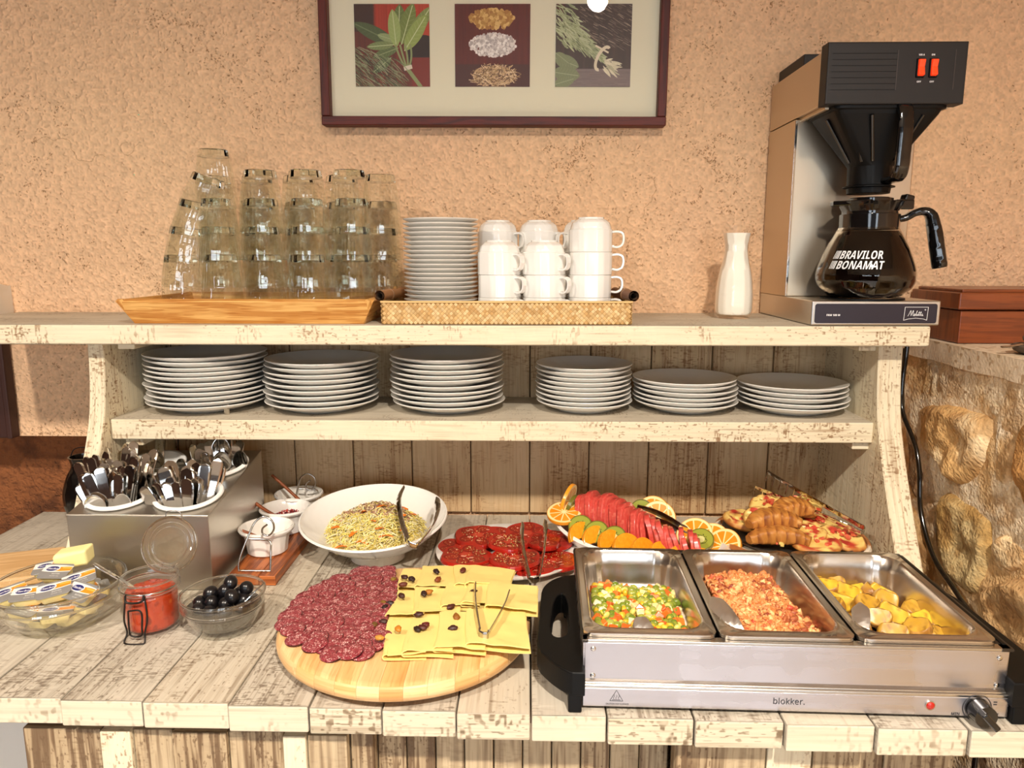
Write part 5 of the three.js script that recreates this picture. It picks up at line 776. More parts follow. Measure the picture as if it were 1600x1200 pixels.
// ---------- white salad bowl ----------
reseed(91);
{
  const fx = -0.266, fz = 0.245, cx = -0.275, cz = 0.228, R = 0.1315, tilt = 0.125, K = 96;
  const ring = (t) => { const s = Math.pow(t, 0.8), r = lerp(0.047, R, s); return { r, x: lerp(fx, cx, t), z: lerp(fz, cz, t), y: lerp(0.917, 0.971, Math.pow(t, 1.25)), k: tilt * t }; };
  const inner = (t) => { const q = ring(Math.max(0, t)); return { ...q, r: q.r - 0.0045, y: q.y + 0.005 * (1 - t) }; };
  const rings = [{ r: 0.0005, x: fx, z: fz, y: 0.903, k: 0 }, { r: 0.043, x: fx, z: fz, y: 0.903, k: 0 }, { r: 0.0455, x: fx, z: fz, y: YT, k: 0 }, { r: 0.048, x: fx, z: fz, y: YT + 0.001, k: 0 }, { r: 0.0465, x: fx, z: fz, y: 0.912, k: 0 }, { r: 0.0462, x: fx, z: fz, y: 0.916, k: 0 }];
  for (let i = 0; i <= 22; i++) rings.push(ring(i / 22));
  const top = ring(1); rings.push({ ...top, r: R - 0.0008, y: top.y + 0.0022 }, { ...top, r: R - 0.003, y: top.y + 0.0026 });
  for (let i = 22; i >= 0; i--) rings.push(inner(i / 22)); rings.push({ r: 0.0005, x: fx, z: fz, y: 0.922, k: 0 });
  const pos = [], idx = [];
  rings.forEach((q) => { for (let j = 0; j < K; j++) { const a = j / K * Math.PI * 2, px = q.x + Math.cos(a) * q.r, pz = q.z + Math.sin(a) * q.r; pos.push(px, q.y - Math.sin(a) * q.r * q.k, pz); } });
  for (let i = 0; i + 1 < rings.length; i++) for (let j = 0; j < K; j++) { const j1 = (j + 1) % K, a = i * K + j, b = i * K + j1; idx.push(a, a + K, b, b, a + K, b + K); }
  const g = new THREE.BufferGeometry(); g.setAttribute('position', new THREE.Float32BufferAttribute(pos, 3)); g.setIndex(idx); g.computeVertexNormals();
  solo('salad_bowl', 'large white porcelain bowl with slanted rim holding shredded salad', 'bowl', toCreasedNormals(g, 0.7), M.white);
  // the salad: bed, shreds, carrot strips, dark seeds
  const sx = -0.27, sz = 0.24, sr = 0.086, hump = (x, z) => { const q = Math.hypot((x - sx) / sr, (z - sz) / (sr * 0.92)); return 0.946 + 0.04 * Math.max(0, 1 - q * q) + 0.008 * f3(x * 30, 1, z * 30, 4, 2) - (z - sz) * 0.08; };
  const bed = new THREE.CircleGeometry(1, 60, 0, Math.PI * 2); const bp = []; const bi = []; const RR = 20, KK = 60;
  for (let r = 0; r <= RR; r++) for (let j = 0; j < KK; j++) { const a = j / KK * 6.2832, q = r / RR; const x = sx + Math.cos(a) * q * sr, z = sz + Math.sin(a) * q * sr * 0.92; bp.push(x, hump(x, z) - 0.003 - (q > 0.95 ? 0.006 : 0) + 0.002 * f3(x * 200, 2, z * 200, 7, 2), z); }
  for (let r = 0; r < RR; r++) for (let j = 0; j < KK; j++) { const j1 = (j + 1) % KK, a = r * KK + j, b = r * KK + j1; bi.push(a, b, a + KK, b, b + KK, a + KK); }
  const bg = new THREE.BufferGeometry(); bg.setAttribute('position', new THREE.Float32BufferAttribute(bp, 3)); bg.setIndex(bi); bg.computeVertexNormals();
  const list = [colorBy(bg, () => L('#ead99a'))];
  const cols = ['#f4e68e', '#eedb7c', '#f8efb8', '#e6d06a', '#f2e6bc', '#e0c672', '#f6eaa0', '#d8ba7c'].map(L), pinks = ['#c89a7a', '#b4866a', '#dcb898', '#7a5a46', '#94705a'].map(L);
  for (let i = 0; i < 3600; i++) {
    const a = rr(0, 6.2832), q = Math.sqrt(rnd()) * 0.97, x = sx + Math.cos(a) * q * sr, z = sz + Math.sin(a) * q * sr * 0.92, y = hump(x, z), d = rr(0, 6.28), l = rr(0.004, 0.012), up = rr(-0.002, 0.006), b = rr(-0.007, 0.007);
    const top = q < 0.7 && z < sz + 0.015, c = (top && rnd() < 0.55 ? pinks : cols)[Math.floor(rr(0, 5))];
    const t = tube([[x - Math.cos(d) * l, y + rr(-0.003, 0.002), z - Math.sin(d) * l], [x + b, y + 0.002 + up, z + b], [x + Math.cos(d) * l, y + rr(-0.003, 0.004), z + Math.sin(d) * l]], rr(0.00045, 0.00095), 5, 4); const k = rr(0.8, 1.1); list.push(colorBy(t, () => [c[0] * k, c[1] * k, c[2] * k]));
  }
  for (let i = 0; i < 240; i++) { const a = rr(0, 6.28), q = Math.sqrt(rnd()) * 0.95, x = sx + Math.cos(a) * q * sr, z = sz + Math.sin(a) * q * sr * 0.9; const t = place(new THREE.OctahedronGeometry(rr(0.0008, 0.0017)), [x, hump(x, z) + 0.003, z], [rr(0, 3), 0, rr(0, 3)], [1.6, 0.7, 1]); const c = L(['#3a2a1c', '#4c5a24', '#2c2416'][i % 3]); list.push(colorBy(t, () => c)); }
  solo('shredded_salad', 'heap of pale yellow shredded cabbage salad in the white bowl', 'salad', mergeGeometries(list.map((g) => { const c = clean(g); return c; })), std({ vertexColors: true, roughness: 0.45 })).userData.kind = 'stuff';
  const carrot = std({ color: L2(0xee7d22), roughness: 0.4 }); let cf = null;
  const cs = [[-0.06, 0.03, 0.4], [-0.028, 0.052, 1.2], [0.0, 0.035, 2.4], [0.018, 0.05, 1.0], [0.03, 0.06, 0.2], [0.045, 0.01, 0.6], [0.06, -0.02, 2.6], [-0.02, 0.01, 1.9], [-0.045, 0.07, 0.3], [0.055, 0.04, 1.4], [0.01, -0.01, 0.9], [-0.075, -0.005, 2.0], [0.04, -0.04, 0.1], [-0.01, 0.07, 2.9]];
  cs.forEach(([x, z, d], i) => { const lab = 'orange carrot strip lying on the shredded salad'; const X = sx + x, Z = sz + z; let o; if (!cf) o = cf = solo('carrot_strip', lab, 'carrot', sweep([[-0.012, 0, 0], [0, 0.003, 0.002], [0.012, 0.0, 0]], (q) => [0.0045 * Math.sin(0.35 + q * 2.4), 0.0008], 12, 8, V(0, 0, 1)), carrot, 'carrot strips in the salad'); else o = copyOf(cf, lab); o.position.set(X, hump(X, Z) + 0.0045, Z); o.rotation.set(rr(-0.5, 0.5), d, rr(-0.3, 0.4)); });
  tongs('salad_tongs', 'polished steel tongs leaning in the salad bowl', [-0.186, 0.972, 0.352], [-0.217, 1.032, 0.245], [-0.159, 1.014, 0.252], { w: 0.0065, head: 0.0088, gap: 0.01, bow: 0.009, twist: 0.5 });
}
// ---------- round beech board ----------
reseed(101);
const BX = -0.169, BZ = 0.534, BR = 0.1735, BT = 0.9345;
{
  const B = thing('round_board', 'round beech serving board built of strips, carrying salami and cheese', 'board', [BX, 0, BZ]);
  const cuts = [-1, -0.86, -0.66, -0.5, -0.34, -0.18, -0.02, 0.14, 0.3, 0.48, 0.64, 0.84, 1].map((v) => v * BR), y0 = 0.9105, y1 = BT, r = 0.0105, ym = (y0 + y1) / 2, hh = (y1 - y0) / 2;
  for (let i = 0; i + 1 < cuts.length; i++) {
    const a = cuts[i] + 0.00012, b = cuts[i + 1] - 0.00012, n = 10, prof = []; for (let k = 0; k <= 8; k++) prof.push([-1, -Math.PI / 2 + k / 8 * Math.PI]);
    const ringOf = (x) => { const edge = []; for (let k = 0; k <= 10; k++) { const an = -Math.PI / 2 + k / 10 * Math.PI, R2 = BR - r + Math.cos(an) * r, c = Math.sqrt(Math.max(0, R2 * R2 - x * x)); edge.push([c, ym + Math.sin(an) * hh]); } return [...edge.map(([c, y]) => [x, y, c]), ...edge.slice().reverse().map(([c, y]) => [x, y, -c])]; };
    const pos = [], idx = []; let m = 0; for (let k = 0; k <= n; k++) { const rg = ringOf(lerp(a, b, k / n)); m = rg.length; rg.forEach((p) => pos.push(...p)); }
    for (let k = 0; k < n; k++) for (let j = 0; j < m; j++) { const j1 = (j + 1) % m, p = k * m + j, q = k * m + j1; idx.push(p, p + m, q, q, p + m, q + m); }
    for (const [base, f] of [[0, 0], [n * m, 1]]) for (let j = 1; j < m - 1; j++) f ? idx.push(base, base + j + 1, base + j) : idx.push(base, base + j, base + j + 1);
    const g = new THREE.BufferGeometry(); g.setAttribute('position', new THREE.Float32BufferAttribute(pos, 3)); g.setIndex(idx); g.computeVertexNormals();
    const c = toCreasedNormals(g, 0.5); boxUV(c, 'z', rr(0, 2), rr(0, 2)); part(c, M.beech[[0, 2, 1, 0, 4, 2, 3, 0, 2, 1, 4, 0][i]], 'strip', B);
  }
  part(tr(new THREE.CylinderGeometry(0.09, 0.092, 0.0098, 48), 0, YT + 0.0052, 0), M.beech[1], 'foot', B);
}
// salami
{
  const tex = [0, 1, 2].map((s) => canvasTex(256, 256, (c) => { reseed(110 + s); c.fillStyle = '#842c36'; c.fillRect(0, 0, 256, 256); for (let i = 0; i < 700; i++) { c.fillStyle = ['#92363e', '#72222a', '#a04248', '#621a22'][i % 4]; c.globalAlpha = 0.6; c.beginPath(); c.ellipse(rr(0, 256), rr(0, 256), rr(3, 12), rr(2, 8), rr(0, 3), 0, 7); c.fill(); } c.globalAlpha = 1;
    for (let i = 0; i < 250; i++) { c.fillStyle = ['#cf9a94', '#b87672', '#dcb2aa', '#a05a58', '#e4c6be'][i % 5]; c.globalAlpha = rr(0.55, 0.95); c.beginPath(); const x = rr(0, 256), y = rr(0, 256), r = rr(2, 10); for (let k = 0; k < 7; k++) { const a = k / 7 * 6.28, q = r * rr(0.5, 1.2); c[k ? 'lineTo' : 'moveTo'](x + Math.cos(a) * q, y + Math.sin(a) * q); } c.fill(); } c.globalAlpha = 1;
    c.strokeStyle = '#3c0c12'; c.lineWidth = 12; c.beginPath(); c.arc(128, 128, 124, 0, 7); c.stroke(); }));
  const mats = tex.map((t) => phy({ map: t, roughness: 0.34, clearcoat: 0.25, clearcoatRoughness: 0.3 }));
  const disc = (s) => { const g = lathe([[0, 0], [0.0155, 0.0], [0.0166, 0.0007], [0.0166, 0.0014], [0.0155, 0.002], [0.009, 0.0019], [0, 0.0019]], 30, 0.7); displace(g, (v) => { const d = Math.hypot(v.x, v.z) / 0.0166; v.y += d * d * 0.0016 * f3(v.x * 70 + s * 9, 2, v.z * 70, s, 2); const a = Math.atan2(v.z, v.x), k = 1 + 0.03 * Math.sin(a * 2 + s) + 0.015 * Math.sin(a * 5 + s * 2); v.x *= k; v.z *= k; }); const p = g.attributes.position, uv = new Float32Array(p.count * 2); for (let i = 0; i < p.count; i++) { uv[i * 2] = p.getX(i) / 0.0352 + 0.5; uv[i * 2 + 1] = p.getZ(i) / 0.0352 + 0.5; } g.setAttribute('uv', new THREE.BufferAttribute(uv, 2)); return toCreasedNormals(g, 0.8); };
  reseed(120); const geos = [0, 1, 2].map(disc), first = [null, null, null];
  const rows = [[0.641, -0.243, -0.197], [0.622, -0.273, -0.188], [0.603, -0.298, -0.184], [0.584, -0.313, -0.188], [0.564, -0.325, -0.194], [0.544, -0.327, -0.2], [0.524, -0.322, -0.2], [0.504, -0.322, -0.197], [0.484, -0.322, -0.196], [0.464, -0.312, -0.2], [0.446, -0.3, -0.204], [0.428, -0.288, -0.206], [0.411, -0.268, -0.212], [0.396, -0.262, -0.216]];
  rows.forEach(([z, a, b], r) => { const n = Math.max(3, Math.round((b - a) / 0.0235) + 1); for (let k = 0; k < n; k++) {
    const v = (r * 7 + k * 5) % 3, lab = 'thin round salami slice, ' + ordFrom(k, n, 'leftmost', 'rightmost') + ' in the ' + (r === 0 ? 'front' : r === rows.length - 1 ? 'back' : ORD[r]) + ' row from the front'; let o;
    if (!first[v]) o = first[v] = solo('salami_slice', lab, 'salami', geos[v], mats[v], 'salami slices on the round board'); else o = copyOf(first[v], lab);
    o.position.set(lerp(a, b - 0.008, n === 1 ? 0.5 : k / (n - 1)) + rr(-0.002, 0.002), BT + 0.003 + 0.0012 * ((k + r) % 2) + rr(0, 0.0006), z + rr(-0.003, 0.003)); o.rotation.set(0.13 + rr(-0.03, 0.03), rr(0, 6.28), 0.07 + rr(-0.03, 0.03), 'XZY');
  } });
}
// cheese: thin slices folded once, the fold at the left
{
  reseed(130);
  const mat = phy({ color: L2(0xf4da86), roughness: 0.45, clearcoat: 0.15, clearcoatRoughness: 0.4 });
  const fold = (w, d, s) => {
    const t = 0.0016, r = 0.0044, path = []; for (let i = 0; i <= 10; i++) path.push([lerp(w, 0.004, i / 10), r * 2 + 0.0004 * Math.sin(i + s)]); for (let i = 1; i < 12; i++) { const a = Math.PI / 2 + i / 12 * Math.PI; path.push([0.004 + Math.cos(a) * r * 1.5, r + Math.sin(a) * r]); } for (let i = 0; i <= 10; i++) path.push([lerp(0.004, w * 1.02, i / 10), 0.0003 * Math.sin(i * 2 + s)]);
    const n = 14, pos = [], idx = [], m = path.length;
    for (let side = 0; side < 2; side++) for (let j = 0; j <= n; j++) { const q = j / n, z = (q - 0.5) * d; for (let i = 0; i < m; i++) { const p = path[i], a = path[Math.max(0, i - 1)], b = path[Math.min(m - 1, i + 1)]; let nx = -(b[1] - a[1]), ny = b[0] - a[0]; const l = Math.hypot(nx, ny) || 1; const off = (side ? 1 : -1) * t / 2; const flat = lerp(0.35, 1, sstep(0.3, 1, q)); const y = (p[1] - 0) * flat; const bend = 0.0028 * f3(p[0] * 40 + s * 5, 1, z * 40, s, 2); pos.push(p[0] + nx / l * off + 0.003 * Math.sin(q * 3 + s) * (s % 2 ? 1 : -1), Math.max(0, y + ny / l * off * 1 + bend * (i < 11 ? 1 : 0.2)) + 0.001, z + 0.002 * Math.sin(p[0] * 60 + s)); } }
    const at = (s2, j, i) => (s2 * (n + 1) + j) * m + i;
    for (let j = 0; j < n; j++) for (let i = 0; i < m - 1; i++) { idx.push(at(1, j, i), at(1, j, i + 1), at(1, j + 1, i), at(1, j, i + 1), at(1, j + 1, i + 1), at(1, j + 1, i)); idx.push(at(0, j, i), at(0, j + 1, i), at(0, j, i + 1), at(0, j, i + 1), at(0, j + 1, i), at(0, j + 1, i + 1)); }
    for (let i = 0; i < m - 1; i++) for (const [j, f] of [[0, 0], [n, 1]]) { const a = at(0, j, i), b = at(0, j, i + 1), c = at(1, j, i), e = at(1, j, i + 1); f ? idx.push(a, c, b, b, c, e) : idx.push(a, b, c, b, e, c); }
    for (let j = 0; j < n; j++) for (const [i, f] of [[0, 0], [m - 1, 1]]) { const a = at(0, j, i), b = at(0, j + 1, i), c = at(1, j, i), e = at(1, j + 1, i); f ? idx.push(a, b, c, b, e, c) : idx.push(a, c, b, b, c, e); }
    const g = new THREE.BufferGeometry(); g.setAttribute('position', new THREE.Float32BufferAttribute(pos, 3)); g.setIndex(idx); g.computeVertexNormals(); return toCreasedNormals(g, 0.7);
  };
  const rows = [['back', [[-0.205, 0.422, 0.06, 0.074, 0.05], [-0.178, 0.418, 0.07, 0.08, 0.04], [-0.123, 0.42, 0.05, 0.076, 0.03], [-0.1, 0.428, 0.066, 0.068, -0.06]]], ['middle', [[-0.204, 0.505, 0.05, 0.082, 0.0], [-0.172, 0.502, 0.062, 0.08, 0.03], [-0.13, 0.49, 0.052, 0.082, 0.02], [-0.101, 0.487, 0.06, 0.08, -0.04], [-0.068, 0.5, 0.07, 0.085, -0.1]]], ['front', [[-0.194, 0.604, 0.05, 0.098, 0.05], [-0.165, 0.602, 0.06, 0.098, 0.04], [-0.129, 0.596, 0.062, 0.1, 0.04], [-0.09, 0.592, 0.078, 0.1, 0.0]]]];
  rows.forEach(([nm, sl], r) => sl.forEach(([x, z, w, d, ry], k) => { const o = solo('cheese_slice', 'folded yellow cheese slice, ' + ordFrom(k, sl.length, 'leftmost', 'rightmost') + (k && k < sl.length - 1 ? ' from the left' : '') + ' in the ' + nm + ' row', 'cheese', fold(w, d, r * 7 + k), mat, 'folded cheese slices on the round board'); o.position.set(x + 0.013, BT + 0.0006 + k * 0.0028 + r * 0.0012, z); o.rotation.set(0.012, ry, -0.055); }));
  // raisins
  const RP = [[-0.186, 0.439], [-0.174, 0.446], [-0.184, 0.465], [-0.18, 0.502], [-0.149, 0.495], [-0.143, 0.489], [-0.2, 0.52], [-0.195, 0.562], [-0.205, 0.507], [-0.205, 0.571], [-0.14, 0.418], [-0.134, 0.447], [-0.099, 0.413], [-0.078, 0.488], [-0.106, 0.535], [-0.095, 0.564], [-0.147, 0.558], [-0.168, 0.598], [-0.143, 0.598], [-0.134, 0.587], [-0.097, 0.595], [-0.188, 0.622], [-0.205, 0.428], [-0.137, 0.594], [-0.195, 0.508]];
  const cols = [0x3a1710, 0x2a120e, 0x5c2414, 0x3c1a10, 0x2c1410, 0xa86a20, 0x2a1410, 0x3a1a12, 0x7a5a20, 0x6a4a20, 0x2c1612, 0x7c3a18, 0x5a2414, 0x3a2014, 0x4a2014, 0x8a5418, 0x3a1610, 0xc07a22, 0x2a1810, 0x5a1a16, 0x3a1a12, 0xc48a3a, 0x8a6a2a, 0x4c1c14, 0x2c1510], rm = new Map();
  RP.forEach(([x, z], i) => { const g = displace(ball(0.0052, 3).scale(1.35, 0.7, 0.9), (v) => { const k = 1 + 0.34 * f3(v.x * 460 + i * 3, v.y * 460, v.z * 460, i, 3) ; v.multiplyScalar(k * 0.92); }); const c = cols[i]; if (!rm.has(c)) rm.set(c, phy({ color: L2(c), roughness: 0.5 })); const onCheese = x > -0.192; const tone = c > 0x7a0000 ? 'golden' : 'dark'; const o = solo('raisin', tone + ' raisin, ' + ORD[Math.min(i, 23)] + (i > 23 ? ' and last' : '') + ' counted over the ' + (onCheese ? 'cheese slices' : 'gap beside the salami'), 'raisin', g, rm.get(c), 'raisins strewn on the round board'); o.position.set(x, BT + (onCheese ? 0.0155 : 0.0065), z); o.rotation.set(0, rr(0, 3.1), rr(-0.2, 0.2)); });
  tongs('cheese_tongs', 'small plain steel tongs lying on the cheese slices', [-0.055, BT + 0.0235, 0.62], [-0.076, BT + 0.023, 0.478], [-0.026, BT + 0.022, 0.5], { w: 0.0055, gap: 0.0065, bow: 0.002, teeth: 0, mat: M.steel, twist: 0.35 });
}
// ---------- plate of tomato slices ----------
reseed(140);
{
  const px = -0.034, pz = 0.25, R = 0.126;
  const pl = solo('tomato_plate', 'round white plate under the tomato slices', 'plate', lathe([[0, 0.002], [0.07, 0.002], [0.074, 0], [0.08, 0.001], [0.1, 0.0095], [R, 0.0165], [R + 0.001, 0.0185], [R - 0.002, 0.0192], [0.1, 0.013], [0.078, 0.0065], [0, 0.006]], 72, 0.6), M.plate); pl.position.set(px, YT, pz);
  const tex = [0, 1].map((s) => canvasTex(512, 512, (c) => { reseed(150 + s); c.fillStyle = '#9c1a12'; c.fillRect(0, 0, 512, 512); c.fillStyle = '#b02418'; c.beginPath(); c.arc(256, 256, 226, 0, 7); c.fill(); const n = 5 + s;
    for (let i = 0; i < n; i++) { const a = i / n * 6.28 + s * 0.4; c.save(); c.translate(256, 256); c.rotate(a); c.fillStyle = '#8a120a'; c.beginPath(); c.ellipse(126, 0, 74, 60, 0, 0, 7); c.fill(); c.fillStyle = '#9a2012'; c.beginPath(); c.ellipse(130, 0, 58, 44, 0, 0, 7); c.fill(); for (let k = 0; k < 14; k++) { c.fillStyle = k % 3 ? '#c4562e' : '#dc9060'; c.beginPath(); c.ellipse(126 + rr(-50, 50), rr(-36, 36), rr(4, 8), rr(3, 5), rr(0, 3), 0, 7); c.fill(); } c.restore(); }
    c.fillStyle = '#c2402c'; c.beginPath(); c.arc(256, 256, 46, 0, 7); c.fill(); for (let k = 0; k < 5; k++) { c.fillStyle = '#eca088'; c.beginPath(); c.ellipse(256 + rr(-120, 120), 256 + rr(-120, 120), rr(14, 30), rr(6, 14), rr(0, 3), 0, 7); c.fill(); }
    c.strokeStyle = '#8f120c'; c.lineWidth = 14; c.beginPath(); c.arc(256, 256, 250, 0, 7); c.stroke(); }));
  const mats = tex.map((t) => phy({ map: t, roughness: 0.16, clearcoat: 0.7, clearcoatRoughness: 0.08 }));
  const sl = (s, R0) => { const g = lathe([[0, 0], [R0 * 0.94, 0], [R0, 0.0025], [R0, 0.006], [R0 * 0.955, 0.0085], [R0 * 0.8, 0.0082], [0, 0.0082]], 44, 0.7); displace(g, (v) => { const a = Math.atan2(v.z, v.x), k = 1 + 0.04 * Math.sin(a * 3 + s) + 0.03 * Math.sin(a * 5 + s * 2); const d = Math.hypot(v.x, v.z) / R0; v.x *= k; v.z *= k * 0.96; if (v.y > 0.007 && d < 0.85) v.y += 0.0012 * f3(v.x * 120, s, v.z * 120, 3, 3); }); const p = g.attributes.position, uv = new Float32Array(p.count * 2); for (let i = 0; i < p.count; i++) { const d = 0.95; uv[i * 2] = p.getX(i) / (R0 * 2.16) * d + 0.5; uv[i * 2 + 1] = p.getZ(i) / (R0 * 2.16) * d + 0.5; } g.setAttribute('uv', new THREE.BufferAttribute(uv, 2)); return toCreasedNormals(g, 0.7); };
  reseed(160);
  const T = [[-0.058, 0.185, 0.0385, 0.012, 'at the back centre, half hidden'], [0.0, 0.18, 0.045, 0.016, 'large, at the back right'], [0.042, 0.222, 0.042, 0.02, 'at the right end'], [-0.125, 0.24, 0.036, 0.012, 'half hidden at the left end'], [-0.09, 0.206, 0.043, 0.021, 'large, at the back left'], [0.048, 0.3, 0.04, 0.014, 'at the front right'], [-0.058, 0.328, 0.04, 0.014, 'lowest, at the front edge'], [-0.105, 0.29, 0.045, 0.018, 'large, at the front left'], [0.012, 0.326, 0.036, 0.014, 'under the tongs at the front edge'], [-0.02, 0.308, 0.044, 0.022, 'at the front centre with seasoning'], [-0.033, 0.258, 0.037, 0.03, 'on top in the middle'], [0.03, 0.25, 0.03, 0.029, 'small, on top at the right']];
  T.forEach(([x, z, R0, y, l], i) => { const o = solo('tomato_slice', 'red tomato slice ' + l, 'tomato', sl(i, R0), mats[i % 2], 'tomato slices on the white plate'); o.position.set(x, YT + y - 0.002, z); const dx = x - px, dz = z - pz; o.rotation.set(0.06 + dz * -0.9, 0, dx * 0.9 + rr(-0.04, 0.04)); o.rotation.y = 0; });
  const bits = []; for (let i = 0; i < 520; i++) { const b = T[[9, 9, 7, 10, 5, 9, 10, 8, 4][i % 9]], a = rr(0, 6.28), q = Math.sqrt(rnd()) * b[2] * 0.8, x = b[0] + Math.cos(a) * q, z = b[1] + Math.sin(a) * q; const g = place(new THREE.TetrahedronGeometry(rr(0.0006, 0.0016)), [x, YT + b[3] + 0.0074 + rr(0, 0.0006) - (z - pz) * 0.02 , z], [rr(0, 3), rr(0, 3), 0]); const c = L(['#c9a060', '#a07a3a', '#d8b878', '#7a5a2a', '#e0c890'][i % 5]); bits.push(colorBy(g, () => c)); }
  solo('herb_seasoning', 'pale dried herb crumbs strewn over the tomato slices', 'herbs', merge(bits), std({ vertexColors: true, roughness: 0.8 })).userData.kind = 'stuff';
  tongs('tomato_tongs', 'polished steel tongs standing on the tomato plate rim', [0.011, 0.94, 0.412], [-0.009, 0.972, 0.26], [0.03, 0.978, 0.262], { w: 0.0055, head: 0.0085, gap: 0.008, bow: 0.003, twist: 0.6 });
}
// ---------- long white dish with watermelon, orange and kiwi ----------
reseed(201);
{
  const cx = 0.194, cz = 0.25, A = 0.6, HL = 0.165, HW = 0.083, K = 80;
  const toW = (u, v) => [cx + u * Math.cos(A) - v * Math.sin(A), cz + u * Math.sin(A) + v * Math.cos(A)]; // u along, v across (towards the viewer)
  const rg = (t, dy, inset) => { const out = []; for (let j = 0; j < K; j++) { const a = j / K * 6.28318, s = lerp(0.45, 1, Math.pow(t, 0.7)), u = Math.cos(a) * (HL * s - inset), v = Math.sin(a) * (HW * s - inset), y = lerp(0, 0.036, Math.pow(t, 1.4)) + 0.016 * t * t * Math.pow(Math.abs(Math.cos(a)), 3) + dy, w = toW(u, v); out.push([w[0], YT + Math.max(0, y), w[1]]); } return out; };
  const rings = [rg(0, 0, 0.07), rg(0, 0, 0.001)]; for (let i = 1; i <= 10; i++) rings.push(rg(i / 10, 0, 0)); rings.push(rg(1, 0.002, 0.0018)); for (let i = 10; i >= 0; i--) rings.push(rg(i / 10, 0.0045, 0.0042)); rings.push(rg(0, 0.0045, 0.07));
  const pos = [], idx = []; rings.forEach((r) => r.forEach((p) => pos.push(...p))); for (let i = 0; i + 1 < rings.length; i++) for (let j = 0; j < K; j++) { const j1 = (j + 1) % K, a = i * K + j, b = i * K + j1; idx.push(a, b, a + K, b, b + K, a + K); }
  const g = new THREE.BufferGeometry(); g.setAttribute('position', new THREE.Float32BufferAttribute(pos, 3)); g.setIndex(idx); g.computeVertexNormals(); solo('fruit_dish', 'long boat-shaped white dish heaped with watermelon and orange slices', 'dish', toCreasedNormals(g, 0.8), M.white);
  // watermelon: thin wedge slabs
  const wm = phy({ map: (() => { const t = dataTex(256, 256, (x, y) => { const u = x / 256, v = y / 256, a = fbm(u * 8, v * 8, 8, 8, 3, 201), b = vn(u * 60, v * 14, 60, 14, 205), w = sstep(0.66, 0.8, fbm(u * 30, v * 10, 30, 10, 2, 207)); return mixc(mixc([212, 82, 70], [192, 52, 48], a), [226, 132, 108], 0.35 * b + 0.4 * w); }); t.repeat.set(12, 12); return t; })(), roughness: 0.3, clearcoat: 0.35, clearcoatRoughness: 0.2 });
  const wedge = (h, w, th, s) => { const sh = new THREE.Shape(); sh.moveTo(-w / 2, 0); sh.bezierCurveTo(-w * 0.52, h * 0.7, -w * 0.36, h * 0.98, -w * 0.1, h); sh.bezierCurveTo(w * 0.3, h * 1.02, w * 0.5, h * 0.66, w / 2, 0); sh.lineTo(-w / 2, 0); const g = extr(sh, th, 0.0014, 2, 10); tr(g, 0, 0, -th / 2); let q = toCreasedNormals(displace(g.toNonIndexed ? weld2(g) : g, (v) => { const k = 0.0013; v.z += k * f3(v.x * 90 + s, v.y * 90, s, 2, 2); v.x += k * f3(v.x * 90, v.y * 90 + s, v.z * 60, 4, 2); }), 0.8); return boxUV(q, 'x', s * 0.13, s * 0.07); };
  function weld2(g) { g = g.clone(); g.deleteAttribute('normal'); g.deleteAttribute('uv'); return mergeVertices(g, 1e-5); }
  const geos = [wedge(0.072, 0.07, 0.0072, 1), wedge(0.067, 0.066, 0.0068, 2), wedge(0.062, 0.07, 0.0074, 3)], first = [null, null, null];
  const n = 30; for (let i = 0; i < n; i++) {
    const t = i / (n - 1), u = lerp(-0.115, 0.125, t), v = lerp(-0.022, 0.014, sstep(0.35, 0.8, t)) + rr(-0.003, 0.003) + (i > 11 && i < 16 ? 0.012 : 0), w = toW(u, v), k = i % 3, lab = 'red watermelon slice, ' + ordFrom(i, n, 'first at the left end', 'last at the right end') + (i && i < n - 1 ? ' from the left' : '') + ' of the row'; let o;
    if (!first[k]) o = first[k] = solo('watermelon_slice', lab, 'watermelon', geos[k], wm, 'watermelon slices on the long dish'); else o = copyOf(first[k], lab);
    const hs = lerp(1.05, 0.78, t) * (i < 2 ? 0.8 : 1) * rr(0.95, 1.05); o.position.set(w[0], YT + 0.021 + 0.012 * (1 - Math.abs(t - 0.35)), w[1]); o.rotation.set(0, -A + Math.PI / 2 + rr(-0.1, 0.1) + (i > 17 ? 0.5 : 0), 0, 'YXZ'); o.rotateX(-0.2 + rr(-0.08, 0.08)); o.scale.setScalar(hs);
  }
  const seedM = phy({ color: L2(0x161010), roughness: 0.2 }); let sf = null; const sg = ball(0.0034, 2).scale(0.7, 1.25, 0.5);
  [[-0.075, 0.008, 0.034], [-0.055, 0.012, 0.033], [-0.03, 0.016, 0.03], [0.128, 0.03, 0.026], [-0.05, 0.01, 0.038]].forEach(([u, v, y], i) => { const w = toW(u, v + 0.008), lab = 'black watermelon seed showing in the ' + ['first', 'second', 'third', 'rightmost', 'fourth'][i] + ' spot along the row'; let o; if (!sf) o = sf = solo('watermelon_seed', lab, 'seed', sg, seedM, 'seeds in the watermelon'); else o = copyOf(sf, lab); o.position.set(w[0], YT + y, w[1]); });
